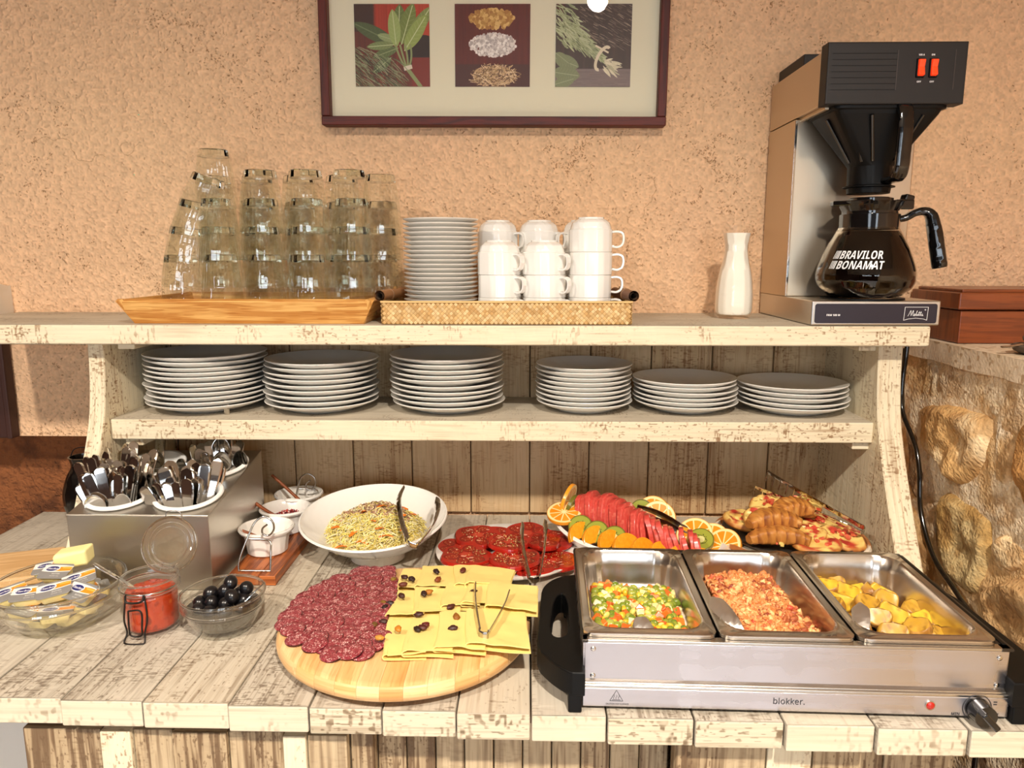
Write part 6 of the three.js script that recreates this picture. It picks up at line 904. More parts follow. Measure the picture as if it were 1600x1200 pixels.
  // orange and kiwi slices
  const cit = canvasTex(256, 256, (c) => { c.fillStyle = '#f6a02a'; c.fillRect(0, 0, 256, 256); c.fillStyle = '#fbe7a6'; c.beginPath(); c.arc(128, 128, 120, 0, 7); c.fill(); for (let i = 0; i < 10; i++) { c.save(); c.translate(128, 128); c.rotate(i / 10 * 6.283); c.fillStyle = i % 2 ? '#f2921c' : '#f5a02c'; c.beginPath(); c.moveTo(14, 0); c.lineTo(98, -27); c.quadraticCurveTo(108, 0, 98, 27); c.closePath(); c.fill(); c.restore(); } c.fillStyle = '#fbe7b4'; c.beginPath(); c.arc(128, 128, 12, 0, 7); c.fill(); });
  const om = phy({ map: cit, roughness: 0.28, clearcoat: 0.4, clearcoatRoughness: 0.15 });
  const slice = (R, th, half) => { const s = new THREE.Shape(); s.absarc(0, 0, R, 0, half ? Math.PI : Math.PI * 2, false); const g = extr(s, th, 0.0008, 2, 24); const p = g.attributes.position, uv = new Float32Array(p.count * 2); for (let i = 0; i < p.count; i++) { uv[i * 2] = p.getX(i) / (2.12 * R) + 0.5; uv[i * 2 + 1] = p.getY(i) / (2.12 * R) + 0.5; } g.setAttribute('uv', new THREE.BufferAttribute(uv, 2)); return tr(g, 0, 0, -th / 2); };
  const full = slice(0.031, 0.005, false), half = slice(0.027, 0.0075, true); let ff = null, hf = null, qf = null; const plain = phy({ map: canvasTex(128, 128, (c) => { c.fillStyle = '#f3a01e'; c.fillRect(0, 0, 128, 128); for (let i = 0; i < 400; i++) { c.globalAlpha = 0.25; c.fillStyle = i % 2 ? '#f8b83c' : '#e58a12'; c.beginPath(); c.ellipse(rr(0, 128), rr(0, 128), rr(2, 9), rr(1, 3), rr(0, 3), 0, 7); c.fill(); } }), roughness: 0.28, clearcoat: 0.4, clearcoatRoughness: 0.15 });
  const lay = (kind, u, v, y, rot, lab) => { const w = toW(u, v); let o; if (kind === 'f') o = ff ? copyOf(ff, lab) : (ff = solo('orange_slice', lab, 'orange', full, om, 'orange slices on the fruit dish')); else if (kind === 'p') o = qf ? copyOf(qf, lab) : (qf = solo('orange_slice', lab, 'orange', half, plain, 'orange slices on the fruit dish')); else o = hf ? copyOf(hf, lab) : (hf = solo('orange_slice', lab, 'orange', half, om, 'orange slices on the fruit dish')); o.position.set(w[0], YT + y, w[1]); o.rotation.set(...rot, 'YXZ'); };
  for (let i = 0; i < 8; i++) { const u = -0.085 + i * 0.031; lay('p', u, 0.056 - 0.006 * Math.abs(i - 3.5) * 0.5 + (i > 5 ? -0.006 : 0), 0.037 + rr(-0.001, 0.003), [-0.55, -A + 1.2 + rr(-0.12, 0.12), 0.1], 'half orange slice, ' + ordFrom(i, 8, 'first', 'last') + ' from the left along the near side'); }
  lay('f', -0.138, 0.022, 0.064, [-1.25, -0.25, 0], 'round orange slice lying over the left tip of the dish');
  lay('f', -0.15, -0.012, 0.078, [0.25, 1.15, 0], 'orange slice standing on edge at the left tip');
  lay('f', 0.0, -0.062, 0.068, [-0.35, -0.5, 0], 'round orange slice peeping over the watermelon behind'); lay('f', 0.012, -0.058, 0.062, [-0.4, -0.35, 0.6], 'second orange slice behind the watermelon'); 
  lay('f', 0.085, -0.05, 0.05, [-0.8, -0.5, 0.3], 'round orange slice under the serving fork, nearest the watermelon'); lay('f', 0.115, -0.05, 0.047, [-0.8, -0.6, 0.8], 'round orange slice in the middle under the fork'); lay('f', 0.14, -0.04, 0.045, [-0.7, -0.8, 0.2], 'rightmost orange slice on the far side');
  const kt = canvasTex(128, 128, (c) => { c.fillStyle = '#6f6a26'; c.fillRect(0, 0, 128, 128); c.fillStyle = '#9aa03a'; c.beginPath(); c.arc(64, 64, 56, 0, 7); c.fill(); c.fillStyle = '#d4cf8c'; c.beginPath(); c.arc(64, 64, 18, 0, 7); c.fill(); for (let i = 0; i < 30; i++) { c.fillStyle = '#2c2814'; c.beginPath(); c.ellipse(64 + Math.cos(i) * rr(20, 30), 64 + Math.sin(i) * rr(20, 30), 3, 1.8, i, 0, 7); c.fill(); } });
  const km = phy({ map: kt, roughness: 0.3, clearcoat: 0.3 }), kg = slice(0.021, 0.0055, false); let kf = null;
  [[-0.138, -0.006, 0.07, [0.3, 1.1, 0], 'standing behind the left orange slices'], [-0.095, 0.036, 0.052, [-0.8, -0.3, 0], 'near side, first from the left'], [-0.06, 0.04, 0.05, [-0.8, -0.4, 0], 'near side, second from the left'], [-0.025, 0.04, 0.048, [-0.8, -0.4, 0], 'near side, third from the left'], [0.105, -0.028, 0.052, [-0.9, -0.3, 0], 'under the serving fork'], [-0.02, -0.056, 0.07, [-0.3, -0.3, 0], 'behind the watermelon']].forEach(([u, v, y, r, l]) => { const w = toW(u, v), lab = 'olive green kiwi slice, ' + l; const o = kf ? copyOf(kf, lab) : (kf = solo('kiwi_slice', lab, 'kiwi', kg, km, 'kiwi slices on the fruit dish')); o.position.set(w[0], YT + y, w[1]); o.rotation.set(...r, 'YXZ'); });
  const F = thing('fruit_tongs', 'dark brown flat serving tongs resting over the oranges', 'tongs');
  const P = [[0.2, 0.983, 0.2], [0.222, 0.978, 0.208], [0.245, 0.97, 0.22], [0.262, 0.963, 0.23], [0.3, 0.951, 0.255], [0.332, 0.939, 0.285]];
  const fm = std({ color: L2(0x3a2014), roughness: 0.32, metalness: 0.35 }); part(sweep(P, (q) => [lerp(0.0035, 0.012, sstep(0, 0.3, q)) * lerp(1, 0.36, sstep(0.38, 0.6, q)), 0.0016], 40, 12, V(-0.35, 0.8, 0.5)), fm, 'arm', F);
  part(sweep([[0.332, 0.939, 0.285], [0.338, 0.934, 0.292], [0.339, 0.927, 0.3], [0.335, 0.922, 0.305]], () => [0.006, 0.002], 14, 10, V(-0.35, 0.8, 0.5)), M.steel, 'spring_end', F);
  part(sweep(P.map(([x, y, z]) => [x + 0.004, y - 0.012 + (x - 0.2) * 0.05, z + 0.012]), (q) => [lerp(0.003, 0.009, sstep(0, 0.3, q)) * lerp(1, 0.36, sstep(0.38, 0.6, q)), 0.0016], 40, 12, V(-0.35, 0.8, 0.5)), fm, 'arm', F);
}
// ---------- round dish of savoury pastries ----------
reseed(221);
{
  const cx = 0.4575, cz = 0.253, R = 0.129;
  const D = thing('pastry_stand', 'round rustic white and brown stand with a dark metal plate of pastries', 'dish', [cx, YT, cz]);
  const pot = std({ map: (() => { const t = dataTex(512, 256, (x, y) => { const u = x / 512, v = y / 256, a = fbm(u * 14, v * 3, 14, 3, 4, 231); return mixc([236, 226, 206], [170, 106, 56], sstep(0.5, 0.6, a)); }); return t; })(), roughness: 0.4 });
  part(lathe([[0, 0.001], [0.085, 0], [0.092, 0.004], [0.1, 0.02], [0.116, 0.034], [R, 0.041], [R + 0.0015, 0.047], [R - 0.001, 0.052], [R - 0.006, 0.053], [R - 0.01, 0.049], [0, 0.047]], 80, 0.6), pot, 'body', D);
  part(lathe([[0, 0.0475], [0.098, 0.0475], [0.104, 0.05], [0.1115, 0.0545], [0.1135, 0.0555], [0.1135, 0.0568], [0.111, 0.0572], [0.1, 0.0515], [0, 0.0505]], 72, 0.6), std({ color: L2(0x6a635c), roughness: 0.35, metalness: 0.7 }), 'metal_plate', D);
  const pm = std({ vertexColors: true, roughness: 0.55 });
  const crust = L('#c98a3e'), crust2 = L('#a8622a'), cheese = L('#f0d27c'), cheese2 = L('#e0b45c'), ham = L('#c2402a'), ham2 = L('#8f2418');
  const mix3 = (a, b, t) => [lerp(a[0], b[0], t), lerp(a[1], b[1], t), lerp(a[2], b[2], t)];
  const pizza = (rx, rz, h, s) => { const g = ball(1, 5); displace(g, (v) => { const d = Math.hypot(v.x, v.z); let y = v.y > 0 ? v.y * h * (0.75 + 0.12 * f3(v.x * 5 + s, 1, v.z * 5, s, 3)) : v.y * h * 0.7; if (v.y > 0) y += 0.0035 * f3(v.x * 9 + s, 2, v.z * 9, s + 3, 3) - 0.006 * (1 - sstep(0.5, 0.9, d)) ; const k = 1 + 0.07 * f3(v.x * 2 + s, v.y, v.z * 2, s, 2); v.set(v.x * rx * k, y, v.z * rz * k); });
    colorBy(g, (p, n) => { const d = Math.hypot(p.x / rx, p.z / rz), q = f3(p.x * 130 + s, p.y * 130, p.z * 130, s, 3), m = f3(p.x * 70 + s * 3, 1, p.z * 70, s + 7, 2); let c = mix3(crust, crust2, sstep(-0.3, 0.4, q)); if (n.y > 0.15) { const top = mix3(cheese, cheese2, sstep(-0.2, 0.5, q)); const t2 = m > 0.16 ? mix3(ham, ham2, sstep(0, 0.5, q)) : top; c = mix3(t2, c, sstep(0.84, 1.0, d + 0.08 * q)); } return c; }); return g; };
  const croissant = (len, r, s) => { const P = []; for (let i = 0; i <= 6; i++) { const t = i / 6 * 2 - 1; P.push([t * len / 2, r * 0.9 - 0.004 * t * t, 0.016 * t * t]); } const g = sweep(P, (q) => { const e = Math.sin(Math.PI * Math.min(0.97, Math.max(0.03, q))), w = r * (0.35 + 0.65 * Math.pow(e, 0.7)) * (0.97 + 0.075 * Math.pow(1 - ((q * 6.5 + s * 0.37) % 1), 1.5) + 0.03 * f3(q * 8, s, 1, s, 2)); return [w, w * 0.85, 0]; }, 70, 24, V(0, 0, 1)); const q2 = weld(g); displace(q2, (v) => { const e = f3(v.x * 130, v.y * 130, v.z * 130, s, 3); v.y += 0.0022 * e; v.z += 0.0016 * e; }); return colorBy(q2, (p) => { const st = p.x / len * 6.5 + p.z * 14 + p.y * 9 + s + 0.25 * f3(p.x * 60, p.y * 60, p.z * 60, s + 1, 2), a = 1 - (st - Math.floor(st)), b = f3(p.x * 110, p.y * 110, p.z * 110, s, 3); return mix3(mix3(L('#bd7c34'), L('#7c4018'), sstep(0.2, 1.1, a * 0.8 + 0.7 * b)), L('#e0b068'), sstep(0.15, 0.6, -b) * 0.5); }); };
  const add = (name, geo, p, r, lab, cat) => { const o = solo(name, lab, cat, geo, pm, 'savoury pastries on the round stand'); o.position.set(p[0], p[1], p[2]); o.rotation.set(...r); return o; };
  const y0 = YT + 0.0585;
  add('mini_pizza', pizza(0.042, 0.036, 0.019, 1), [0.386, y0 + 0.012, 0.24], [0.15, 0.2, -0.1], 'thick mini pizza at the left end of the stand', 'pizza');
  add('croissant', croissant(0.098, 0.0165, 2), [0.412, y0 + 0.003, 0.322], [0, -0.06, 0], 'ham croissant lying at the front left', 'croissant');
  add('croissant', croissant(0.088, 0.0185, 5), [0.412, y0 + 0.02, 0.292], [0.1, 0.05, 0], 'golden ridged croissant in the front middle, above another', 'croissant');
  add('mini_pizza', pizza(0.036, 0.034, 0.016, 3), [0.468, y0 + 0.012, 0.296], [0.16, 0, 0], 'cheesy mini pizza right of the golden croissant', 'pizza');
  add('mini_pizza', pizza(0.042, 0.034, 0.015, 4), [0.474, y0 + 0.006, 0.328], [0.14, 0.1, 0], 'cheesy mini pizza at the front edge of the stand', 'pizza');
  add('mini_pizza', pizza(0.04, 0.034, 0.014, 5), [0.525, y0 + 0.006, 0.305], [0.2, -0.3, -0.12], 'mini pizza with ham cubes at the right end', 'pizza');
  add('mini_pizza', pizza(0.036, 0.036, 0.016, 6), [0.515, y0 + 0.01, 0.252], [0.16, 0, -0.1], 'mini pizza under the closed end of the tongs', 'pizza');
  add('mini_pizza', pizza(0.036, 0.032, 0.018, 7), [0.425, y0 + 0.038, 0.238], [0.25, 0, 0.1], 'topmost left mini pizza with ham', 'pizza');
  add('mini_pizza', pizza(0.034, 0.03, 0.017, 8), [0.487, y0 + 0.034, 0.228], [0.25, 0.4, -0.05], 'topmost right mini pizza with ham', 'pizza');
  add('mini_pizza', pizza(0.028, 0.026, 0.015, 9), [0.398, y0 + 0.026, 0.268], [0.5, 0.4, 0], 'small red ham roll left of the middle', 'pizza');
  add('croissant', croissant(0.075, 0.018, 9), [0.45, y0 + 0.03, 0.262], [0.2, 0.3, 0], 'brown croissant under the tongs in the middle', 'croissant');
  add('mini_pizza', pizza(0.04, 0.04, 0.016, 11), [0.43, y0 + 0.01, 0.21], [0, 0, 0], 'mini pizza hidden at the back of the heap', 'pizza');
  add('mini_pizza', pizza(0.036, 0.036, 0.016, 12), [0.49, y0 + 0.01, 0.215], [0, 1, 0], 'mini pizza at the back right under the topmost', 'pizza');
  const dice = [], dg = new THREE.BoxGeometry(0.006, 0.004, 0.006); reseed(240);
  for (const [px, pz, py] of [[0.386, 0.24, 0.025], [0.468, 0.296, 0.023], [0.474, 0.328, 0.018], [0.525, 0.305, 0.018], [0.515, 0.252, 0.022], [0.425, 0.238, 0.053], [0.487, 0.228, 0.049], [0.398, 0.268, 0.039], [0.412, 0.326, 0.021]]) for (let i = 0; i < 14; i++) { const a = rr(0, 6.28), q = rr(0, 0.027), h = dg.clone(), c = rnd() < 0.62 ? (rnd() < 0.5 ? ham : L('#d86a4a')) : cheese; place(h, [px + Math.cos(a) * q, y0 + py - 0.004 - q * 0.12 - Math.sin(a) * q * 0.16, pz + Math.sin(a) * q * 0.85], [rr(-0.6, 0.6), rr(0, 3), rr(-0.6, 0.6)], rr(0.5, 1.2)); colorBy(h, () => c); dice.push(h); }
  solo('ham_cubes', 'small red ham and cheese bits baked on the pastries', 'ham', merge(dice), std({ vertexColors: true, roughness: 0.45 })).userData.kind = 'stuff';
  tongs('pastry_tongs', 'polished steel tongs with long teeth lying on the pastries', [0.551, 0.984, 0.308], [0.408, 1.022, 0.207], [0.443, 1.038, 0.165], { w: 0.005, gap: 0.008, bow: -0.002, teeth: 6, toothLen: 0.011 });
}
// ---------- electric food warmer with three pans ----------
reseed(251);
{
  const ox = 0.066, oz = 0.694, ry = -0.0235;
  const Wd = thing('food_warmer', 'stainless steel electric food warmer with black side handles', 'food warmer', [ox, YT, oz], ry);
  const W = 0.489, D = 0.285; // x to the right, z back is negative
  const smudge = dataTex(512, 256, (x, y) => { const u = x / 512, v = y / 256, a = sstep(0.6, 0.66, fbm(u * 10, v * 5, 10, 5, 3, 261)); const h = 80 + 50 * vn(u * 3, v * 200, 3, 200, 263) + 45 * a; return [h, h, h]; }, false);
  const face = phy({ color: L2(0xcfccd0), metalness: 1, roughness: 0.62, roughnessMap: smudge, bumpMap: brush, bumpScale: 0.00004 });
  const bx = (w, h, d, x, y, z, r, m, n, p = Wd) => part(tr(boxUV(rbox(w, h, d, r, 2), 'x'), x, y, z), m, n, p);
  // housing: hollow body
  bx(W, 0.0235, 0.004, W / 2, 0.0165, -0.002, 0.001, face, 'lower_front');
  bx(W - 0.004, 0.05, 0.003, W / 2, 0.0575, -0.0085, 0.001, face, 'upper_front');
  { } part(merge([tr(rbox(W, 0.0058, 0.0085, 0.0024, 3), W / 2, 0.0298, -0.0045), place(rbox(W - 0.003, 0.004, 0.008, 0.0018, 3), [W / 2, 0.0338, -0.0062], [0.5, 0, 0])]), M.steel, 'ridge', Wd);
  bx(W - 0.004, 0.078, 0.003, W / 2, 0.0435, -D + 0.002, 0.001, face, 'back');
  bx(0.003, 0.08, D - 0.01, 0.0015, 0.0435, -D / 2 - 0.004, 0.001, face, 'side'); bx(0.003, 0.08, D - 0.01, W - 0.0015, 0.0435, -D / 2 - 0.004, 0.001, face, 'side');
  bx(W - 0.006, 0.006, D - 0.012, W / 2, 0.0085, -D / 2 - 0.002, 0.001, M.black, 'floor_plate');
  const frameT = std({ color: L2(0x4a443e), metalness: 0.85, roughness: 0.3 });
  bx(W + 0.002, 0.004, 0.012, W / 2, 0.0842, -0.0125, 0.0012, M.steel, 'frame_front'); bx(W + 0.002, 0.004, 0.012, W / 2, 0.0842, -D + 0.006, 0.0012, frameT, 'frame_back');
  bx(0.008, 0.004, D - 0.012, 0.002, 0.0842, -D / 2, 0.0012, frameT, 'frame_side'); bx(0.014, 0.004, D - 0.012, W - 0.004, 0.0842, -D / 2, 0.0012, frameT, 'frame_side');
  bx(0.004, 0.0015, D - 0.03, W - 0.0035, 0.0868, -D / 2, 0.0005, M.black, 'seal_strip');
  for (const [x, y] of [[0.012, 0.0745], [0.012, 0.0405], [W - 0.012, 0.0745], [W - 0.012, 0.0405]]) part(tr(new THREE.SphereGeometry(0.0033, 14, 8).scale(1, 1, 0.45), x, y, -0.0068), M.polished, 'rivet', Wd);
  const ink = std({ color: L2(0x3a3a3e), roughness: 0.5 });
  part(tr(text('blokker.', 0.0075, 0.0003, fontR), 0.222, 0.014, 0.0001), ink, 'lettering', Wd);
  { const tri = []; const P = [[0.032, 0.0125], [0.0475, 0.0125], [0.03975, 0.0262]]; for (let i = 0; i < 3; i++) { const a = P[i], b = P[(i + 1) % 3], l = Math.hypot(b[0] - a[0], b[1] - a[1]), g = new THREE.BoxGeometry(l, 0.0005, 0.0003); g.rotateZ(Math.atan2(b[1] - a[1], b[0] - a[0])); tri.push(tr(g, (a[0] + b[0]) / 2, (a[1] + b[1]) / 2, 0.0002)); } for (const x of [0.0368, 0.0397, 0.0426]) tri.push(tube([[x, 0.0148, 0.0002], [x - 0.0008, 0.0165, 0.0002], [x + 0.0008, 0.0185, 0.0002], [x, 0.0203, 0.0002]], 0.00022, 8, 4)); tri.push(tr(new THREE.BoxGeometry(0.01, 0.0004, 0.0003), 0.0397, 0.0138, 0.0002)); part(merge(tri), ink, 'warning_sign', Wd); part(tr(text('CAUTION HOT SURFACE', 0.0018, 0.0002, fontR), 0.0275, 0.0078, 0.0001), ink, 'lettering', Wd); }
  part(tr(text('MIN', 0.0035, 0.0002), 0.4255, 0.0058, 0.0001), ink, 'lettering', Wd); part(tr(text('MAX', 0.0035, 0.0002), 0.4685, 0.0058, 0.0001), ink, 'lettering', Wd);
  part(merge([tr(new THREE.CylinderGeometry(0.0058, 0.0058, 0.002, 24).rotateX(Math.PI / 2), 0.4005, 0.0175, 0.0005)]), M.steel, 'lamp_ring', Wd); part(tr(new THREE.SphereGeometry(0.005, 20, 12).scale(1, 1, 0.55), 0.4005, 0.0175, 0.001), phy({ color: L2(0xb01c10), roughness: 0.15, clearcoat: 0.6 }), 'red_indicator', Wd);
  { const k = part(merge([new THREE.CylinderGeometry(0.0125, 0.0135, 0.018, 32).rotateX(Math.PI / 2).translate(0, 0, 0.01), place(rbox(0.0075, 0.026, 0.013, 0.002), [0, 0, 0.0235], [0, 0, 0.75])]), M.blackGloss, 'control_knob', Wd); k.position.set(0.4535, 0.016, 0.0005); part(tr(new THREE.TorusGeometry(0.016, 0.0005, 6, 30, 4.2), 0, 0, 0.0002), ink, 'scale_arc', k); }
  for (const [x, y] of [[0.4735, 0.0235], [0.4735, 0.0205]]) part(tr(new THREE.BoxGeometry(0.004, 0.0014, 0.0003), x, y, 0.0002), ink, 'mark', Wd);
  // black handles with a hole, on feet
  const handle = (flip) => {
    const s = new THREE.Shape(); s.moveTo(0, 0.006); s.lineTo(-0.012, 0.006); s.quadraticCurveTo(-0.03, -0.004, -0.048, -0.038); s.quadraticCurveTo(-0.053, -0.052, -0.0525, -0.07); s.lineTo(-0.048, -0.2); s.quadraticCurveTo(-0.045, -0.24, -0.014, -0.258); s.lineTo(0, -0.262); s.lineTo(0, 0.006);
    const h = new THREE.Path(); h.moveTo(-0.04, -0.1); h.quadraticCurveTo(-0.039, -0.072, -0.027, -0.072); h.quadraticCurveTo(-0.013, -0.074, -0.012, -0.1); h.lineTo(-0.0105, -0.16); h.quadraticCurveTo(-0.013, -0.2, -0.021, -0.2); h.quadraticCurveTo(-0.031, -0.198, -0.0355, -0.16); h.lineTo(-0.04, -0.1); s.holes.push(h);
    const g = extr(s, 0.026, 0.0022, 3, 20); g.rotateX(Math.PI / 2); g.translate(0, 0.05, 0); if (flip) { g.scale(-1, 1, 1); const p = g.attributes.position; for (let i = 0; i < p.count; i += 3) { for (const at of Object.values(g.attributes)) { for (let c = 0; c < at.itemSize; c++) { const t = at.array[(i + 1) * at.itemSize + c]; at.array[(i + 1) * at.itemSize + c] = at.array[(i + 2) * at.itemSize + c]; at.array[(i + 2) * at.itemSize + c] = t; } } } g.computeVertexNormals(); }
    const f = [tr(rbox(0.016, 0.026, 0.03, 0.002), flip ? 0.009 : -0.009, 0.0128, -0.008), tr(rbox(0.016, 0.026, 0.03, 0.002), flip ? 0.009 : -0.009, 0.0128, -0.24)];
    return merge([g, ...f]);
  };
  part(handle(false), M.black, 'handle', Wd); const hr = part(handle(true), M.black, 'handle', Wd); hr.position.x = W;
  // pans
  const pan = (w, d) => {
    const r = 0.034, rim = (w2, d2, rad, y) => { const s = rectShape(w2, d2, rad), pts = s.getSpacedPoints(120).slice(0, 120); return pts.map((p) => [p.x, y, -p.y]); };
    const h = 0.0885, R = [rim(w, d, 0.012, h - 0.0045), rim(w, d, 0.012, h), rim(w - 0.004, d - 0.004, 0.012, h + 0.0014), rim(w - 0.017, d - 0.02, 0.026, h + 0.0006), rim(w - 0.02, d - 0.024, 0.028, h + 0.0016), rim(w - 0.0235, d - 0.0275, r - 0.004, h - 0.001), rim(w - 0.028, d - 0.033, r, h - 0.02), rim(w - 0.034, d - 0.04, r, h - 0.045), rim(w - 0.042, d - 0.048, r, h - 0.0535), rim(w - 0.056, d - 0.062, r - 0.002, h - 0.0575), rim(w - 0.08, d - 0.09, 0.02, h - 0.0585), rim(0.004, 0.05, 0.0015, h - 0.0585)];
    const pos = [], idx = []; R.forEach((q) => q.forEach((p) => pos.push(...p))); for (let i = 0; i + 1 < R.length; i++) for (let k = 0; k < 120; k++) { const k1 = (k + 1) % 120, a = i * 120 + k, b = i * 120 + k1; idx.push(a, b, a + 120, b, b + 120, a + 120); }
    const g = new THREE.BufferGeometry(); g.setAttribute('position', new THREE.Float32BufferAttribute(pos, 3)); g.setIndex(idx); g.computeVertexNormals(); return toCreasedNormals(g, 0.7);
  };
  const cosR = Math.cos(ry), sinR = Math.sin(ry), toW = (x, y, z) => [ox + x * cosR + z * sinR, YT + y, oz - x * sinR + z * cosR];
  const PANS = [[0.079, 'with mixed vegetables'], [0.2395, 'with crumbled scrambled egg'], [0.4, 'with roast potato wedges']], pw = 0.1575, pd = 0.262, pg = pan(pw, pd), panM = phy({ color: L2(0xd0c8be), metalness: 1, roughness: 0.24 }); let pf = null;
  const zc = -0.1435;
  PANS.forEach(([x, l], i) => { const lab = 'stainless steel pan ' + l + ', ' + ['left', 'middle', 'right'][i] + ' of three'; const o = pf ? copyOf(pf, lab) : (pf = solo('steel_pan', lab, 'pan', pg, panM, 'pans set in the food warmer')); o.position.set(...toW(x, 0.0026, zc)); o.rotation.y = ry; });
  const spoon = (pts, lab) => solo('serving_spoon', lab, 'spoon', sweep(pts.map((p) => toW(...p)), (q) => [lerp(0.006, 0.0105, sstep(0.1, 0.75, q)) * Math.sqrt(Math.max(0.03, 1 - Math.pow(sstep(0.8, 1, q), 2))), 0.0011], 24, 12, V(1, 0.2, 0.4)), M.satin, 'serving spoons in the pans');
  spoon([[0.086, 0.06, -0.02], [0.08, 0.082, -0.024], [0.066, 0.094, -0.047]], 'steel serving spoon handle in the mixed vegetables');
  spoon([[0.196, 0.066, -0.03], [0.187, 0.087, -0.04], [0.166, 0.102, -0.09]], 'long steel spoon handle over the left side of the egg pan');
  spoon([[0.339, 0.055, -0.035], [0.336, 0.085, -0.043], [0.345, 0.106, -0.075]], 'steel spoon handle standing up in the potatoes');
  // mixed vegetables in the left pan
  const inPan = (cx0, x, z, m = 0.0) => { const hw = pw / 2 - 0.0185 - m, hd = pd / 2 - 0.021 - m, r = 0.03, ax = Math.abs(x - cx0), az = Math.abs(z - zc); if (ax > hw || az > hd) return false; const qx = ax - (hw - r), qz = az - (hd - r); return !(qx > 0 && qz > 0 && Math.hypot(qx, qz) > r); };
  const fr = -zc; // front edge helper
  const vegH = (x, z) => { const f = sstep(-0.255, -0.2, z), side = 0.004 * f3(x * 40, 1, z * 40, 3, 2); return 0.031 + 0.033 * f + side - 0.012 * sstep(0.11, 0.15, x) * f; };
  { const n = 40, m = 60, pos = [], idx = []; const hw = pw / 2 - 0.019, hd = pd / 2 - 0.022; for (let i = 0; i <= n; i++) for (let j = 0; j <= m; j++) { const x = 0.079 + (i / n * 2 - 1) * hw, z = zc + (j / m * 2 - 1) * hd; const inn = inPan(0.079, x, z, 0.001); pos.push(...toW(x, inn ? vegH(x, z) - 0.008 : 0.031, z)); } for (let i = 0; i < n; i++) for (let j = 0; j < m; j++) { const x = 0.079 + ((i + 0.5) / n * 2 - 1) * hw, z = zc + ((j + 0.5) / m * 2 - 1) * hd; if (z < -0.212 || !inPan(0.079, x, z, 0.0045)) continue; const a = i * (m + 1) + j, b = a + m + 1; idx.push(a, a + 1, b, b, a + 1, b + 1); } const g = new THREE.BufferGeometry(); g.setAttribute('position', new THREE.Float32BufferAttribute(pos, 3)); g.setIndex(idx); g.computeVertexNormals(); const tones = ['#8a9a30', '#c8b83c', '#b0a84c', '#c87830'].map(L); colorBy(g, (p) => tones[Math.floor((f3(p.x * 150, 2, p.z * 150, 5, 2) * 0.5 + 0.5) * 3.99)]); const o = solo('vegetable_bed', 'chopped vegetables beneath the top layer in the left pan', 'vegetables', g, std({ vertexColors: true, roughness: 0.5 })); o.userData.kind = 'stuff'; }
  reseed(270);
  const wet = (c) => phy({ color: L2(c), roughness: 0.26, clearcoat: 0.4, clearcoatRoughness: 0.15 });
  const kern = displace(ball(0.0058, 3), (v) => { const k = v.y > 0 ? 0.85 : 1.15; v.x *= 0.9 * (1 - v.y * 22 * 0.8 * 0.5); v.y *= k; v.z *= 0.62; });
  const kinds = { pea: ['green_pea', ball(0.0055, 3), [wet(0x909a34), wet(0x7c8c2a), wet(0xa0a444)], 'round green pea among the mixed vegetables in the left steel pan', 'pea', 'green peas in the left pan'], corn: ['corn_kernel', kern, [wet(0xeccc40), wet(0xe4ba30), wet(0xf0d870)], 'yellow corn kernel among the mixed vegetables in the left steel pan', 'corn', 'corn kernels in the left pan'], carrot: ['carrot_cube', rbox(0.0105, 0.0085, 0.0105, 0.0014, 2), [wet(0xe4762a), wet(0xd86424)], 'orange carrot cube among the mixed vegetables in the left steel pan', 'carrot', 'carrot cubes in the left pan'], pot: ['potato_cube', rbox(0.009, 0.0085, 0.0095, 0.0018, 2), [wet(0xf0e2b0), wet(0xe6d594)], 'pale potato cube among the mixed vegetables in the left steel pan', 'potato', 'potato cubes in the left pan'], broc: ['bean_piece', displace(ball(0.0062, 3), (v) => { v.multiplyScalar(1 + 0.22 * f3(v.x * 400, v.y * 400, v.z * 400, 3, 2)); }), [wet(0xa9b050), wet(0x6f8426)], 'knobbly pale green vegetable piece in the left steel pan', 'vegetable', 'green vegetable pieces in the left pan'] };
  const firsts = {}; const order = ['pea', 'corn', 'pea', 'carrot', 'corn', 'pot', 'pea', 'corn', 'broc', 'pea', 'corn', 'carrot', 'pea', 'corn', 'pot']; let cnt = 0; const placed = [];
  for (let tries = 0; tries < 16000 && cnt < 720; tries++) {
    const x = rr(0.014, 0.147), z = rr(-0.215, -0.026); if (!inPan(0.079, x, z, 0.0045)) continue; const back = -0.2 + 0.02 * f3(x * 40, 1, 3, 9, 2) + 0.03 * sstep(0.1, 0.03, x) * -0.4; if (z < back) continue;
    const lvl = placed.filter((p) => Math.hypot(p[0] - x, p[1] - z) < 0.0072).length; if (lvl > 1) continue;
    const kd = order[Math.floor(rr(0, order.length))], K0 = kinds[kd], v = Math.floor(rr(0, K0[2].length)), key = kd + v; let o; if (!firsts[key]) o = firsts[key] = solo(K0[0], K0[3], K0[4], K0[1], K0[2][v], K0[5]); else o = copyOf(firsts[key], K0[3]);
    const p = toW(x, vegH(x, z) - 0.004 + lvl * 0.0062, z); o.position.set(...p); o.rotation.set(rr(0, 6), rr(0, 6), rr(0, 6)); o.scale.setScalar(rr(0.88, 1.1)); placed.push([x, z]); cnt++;
  }
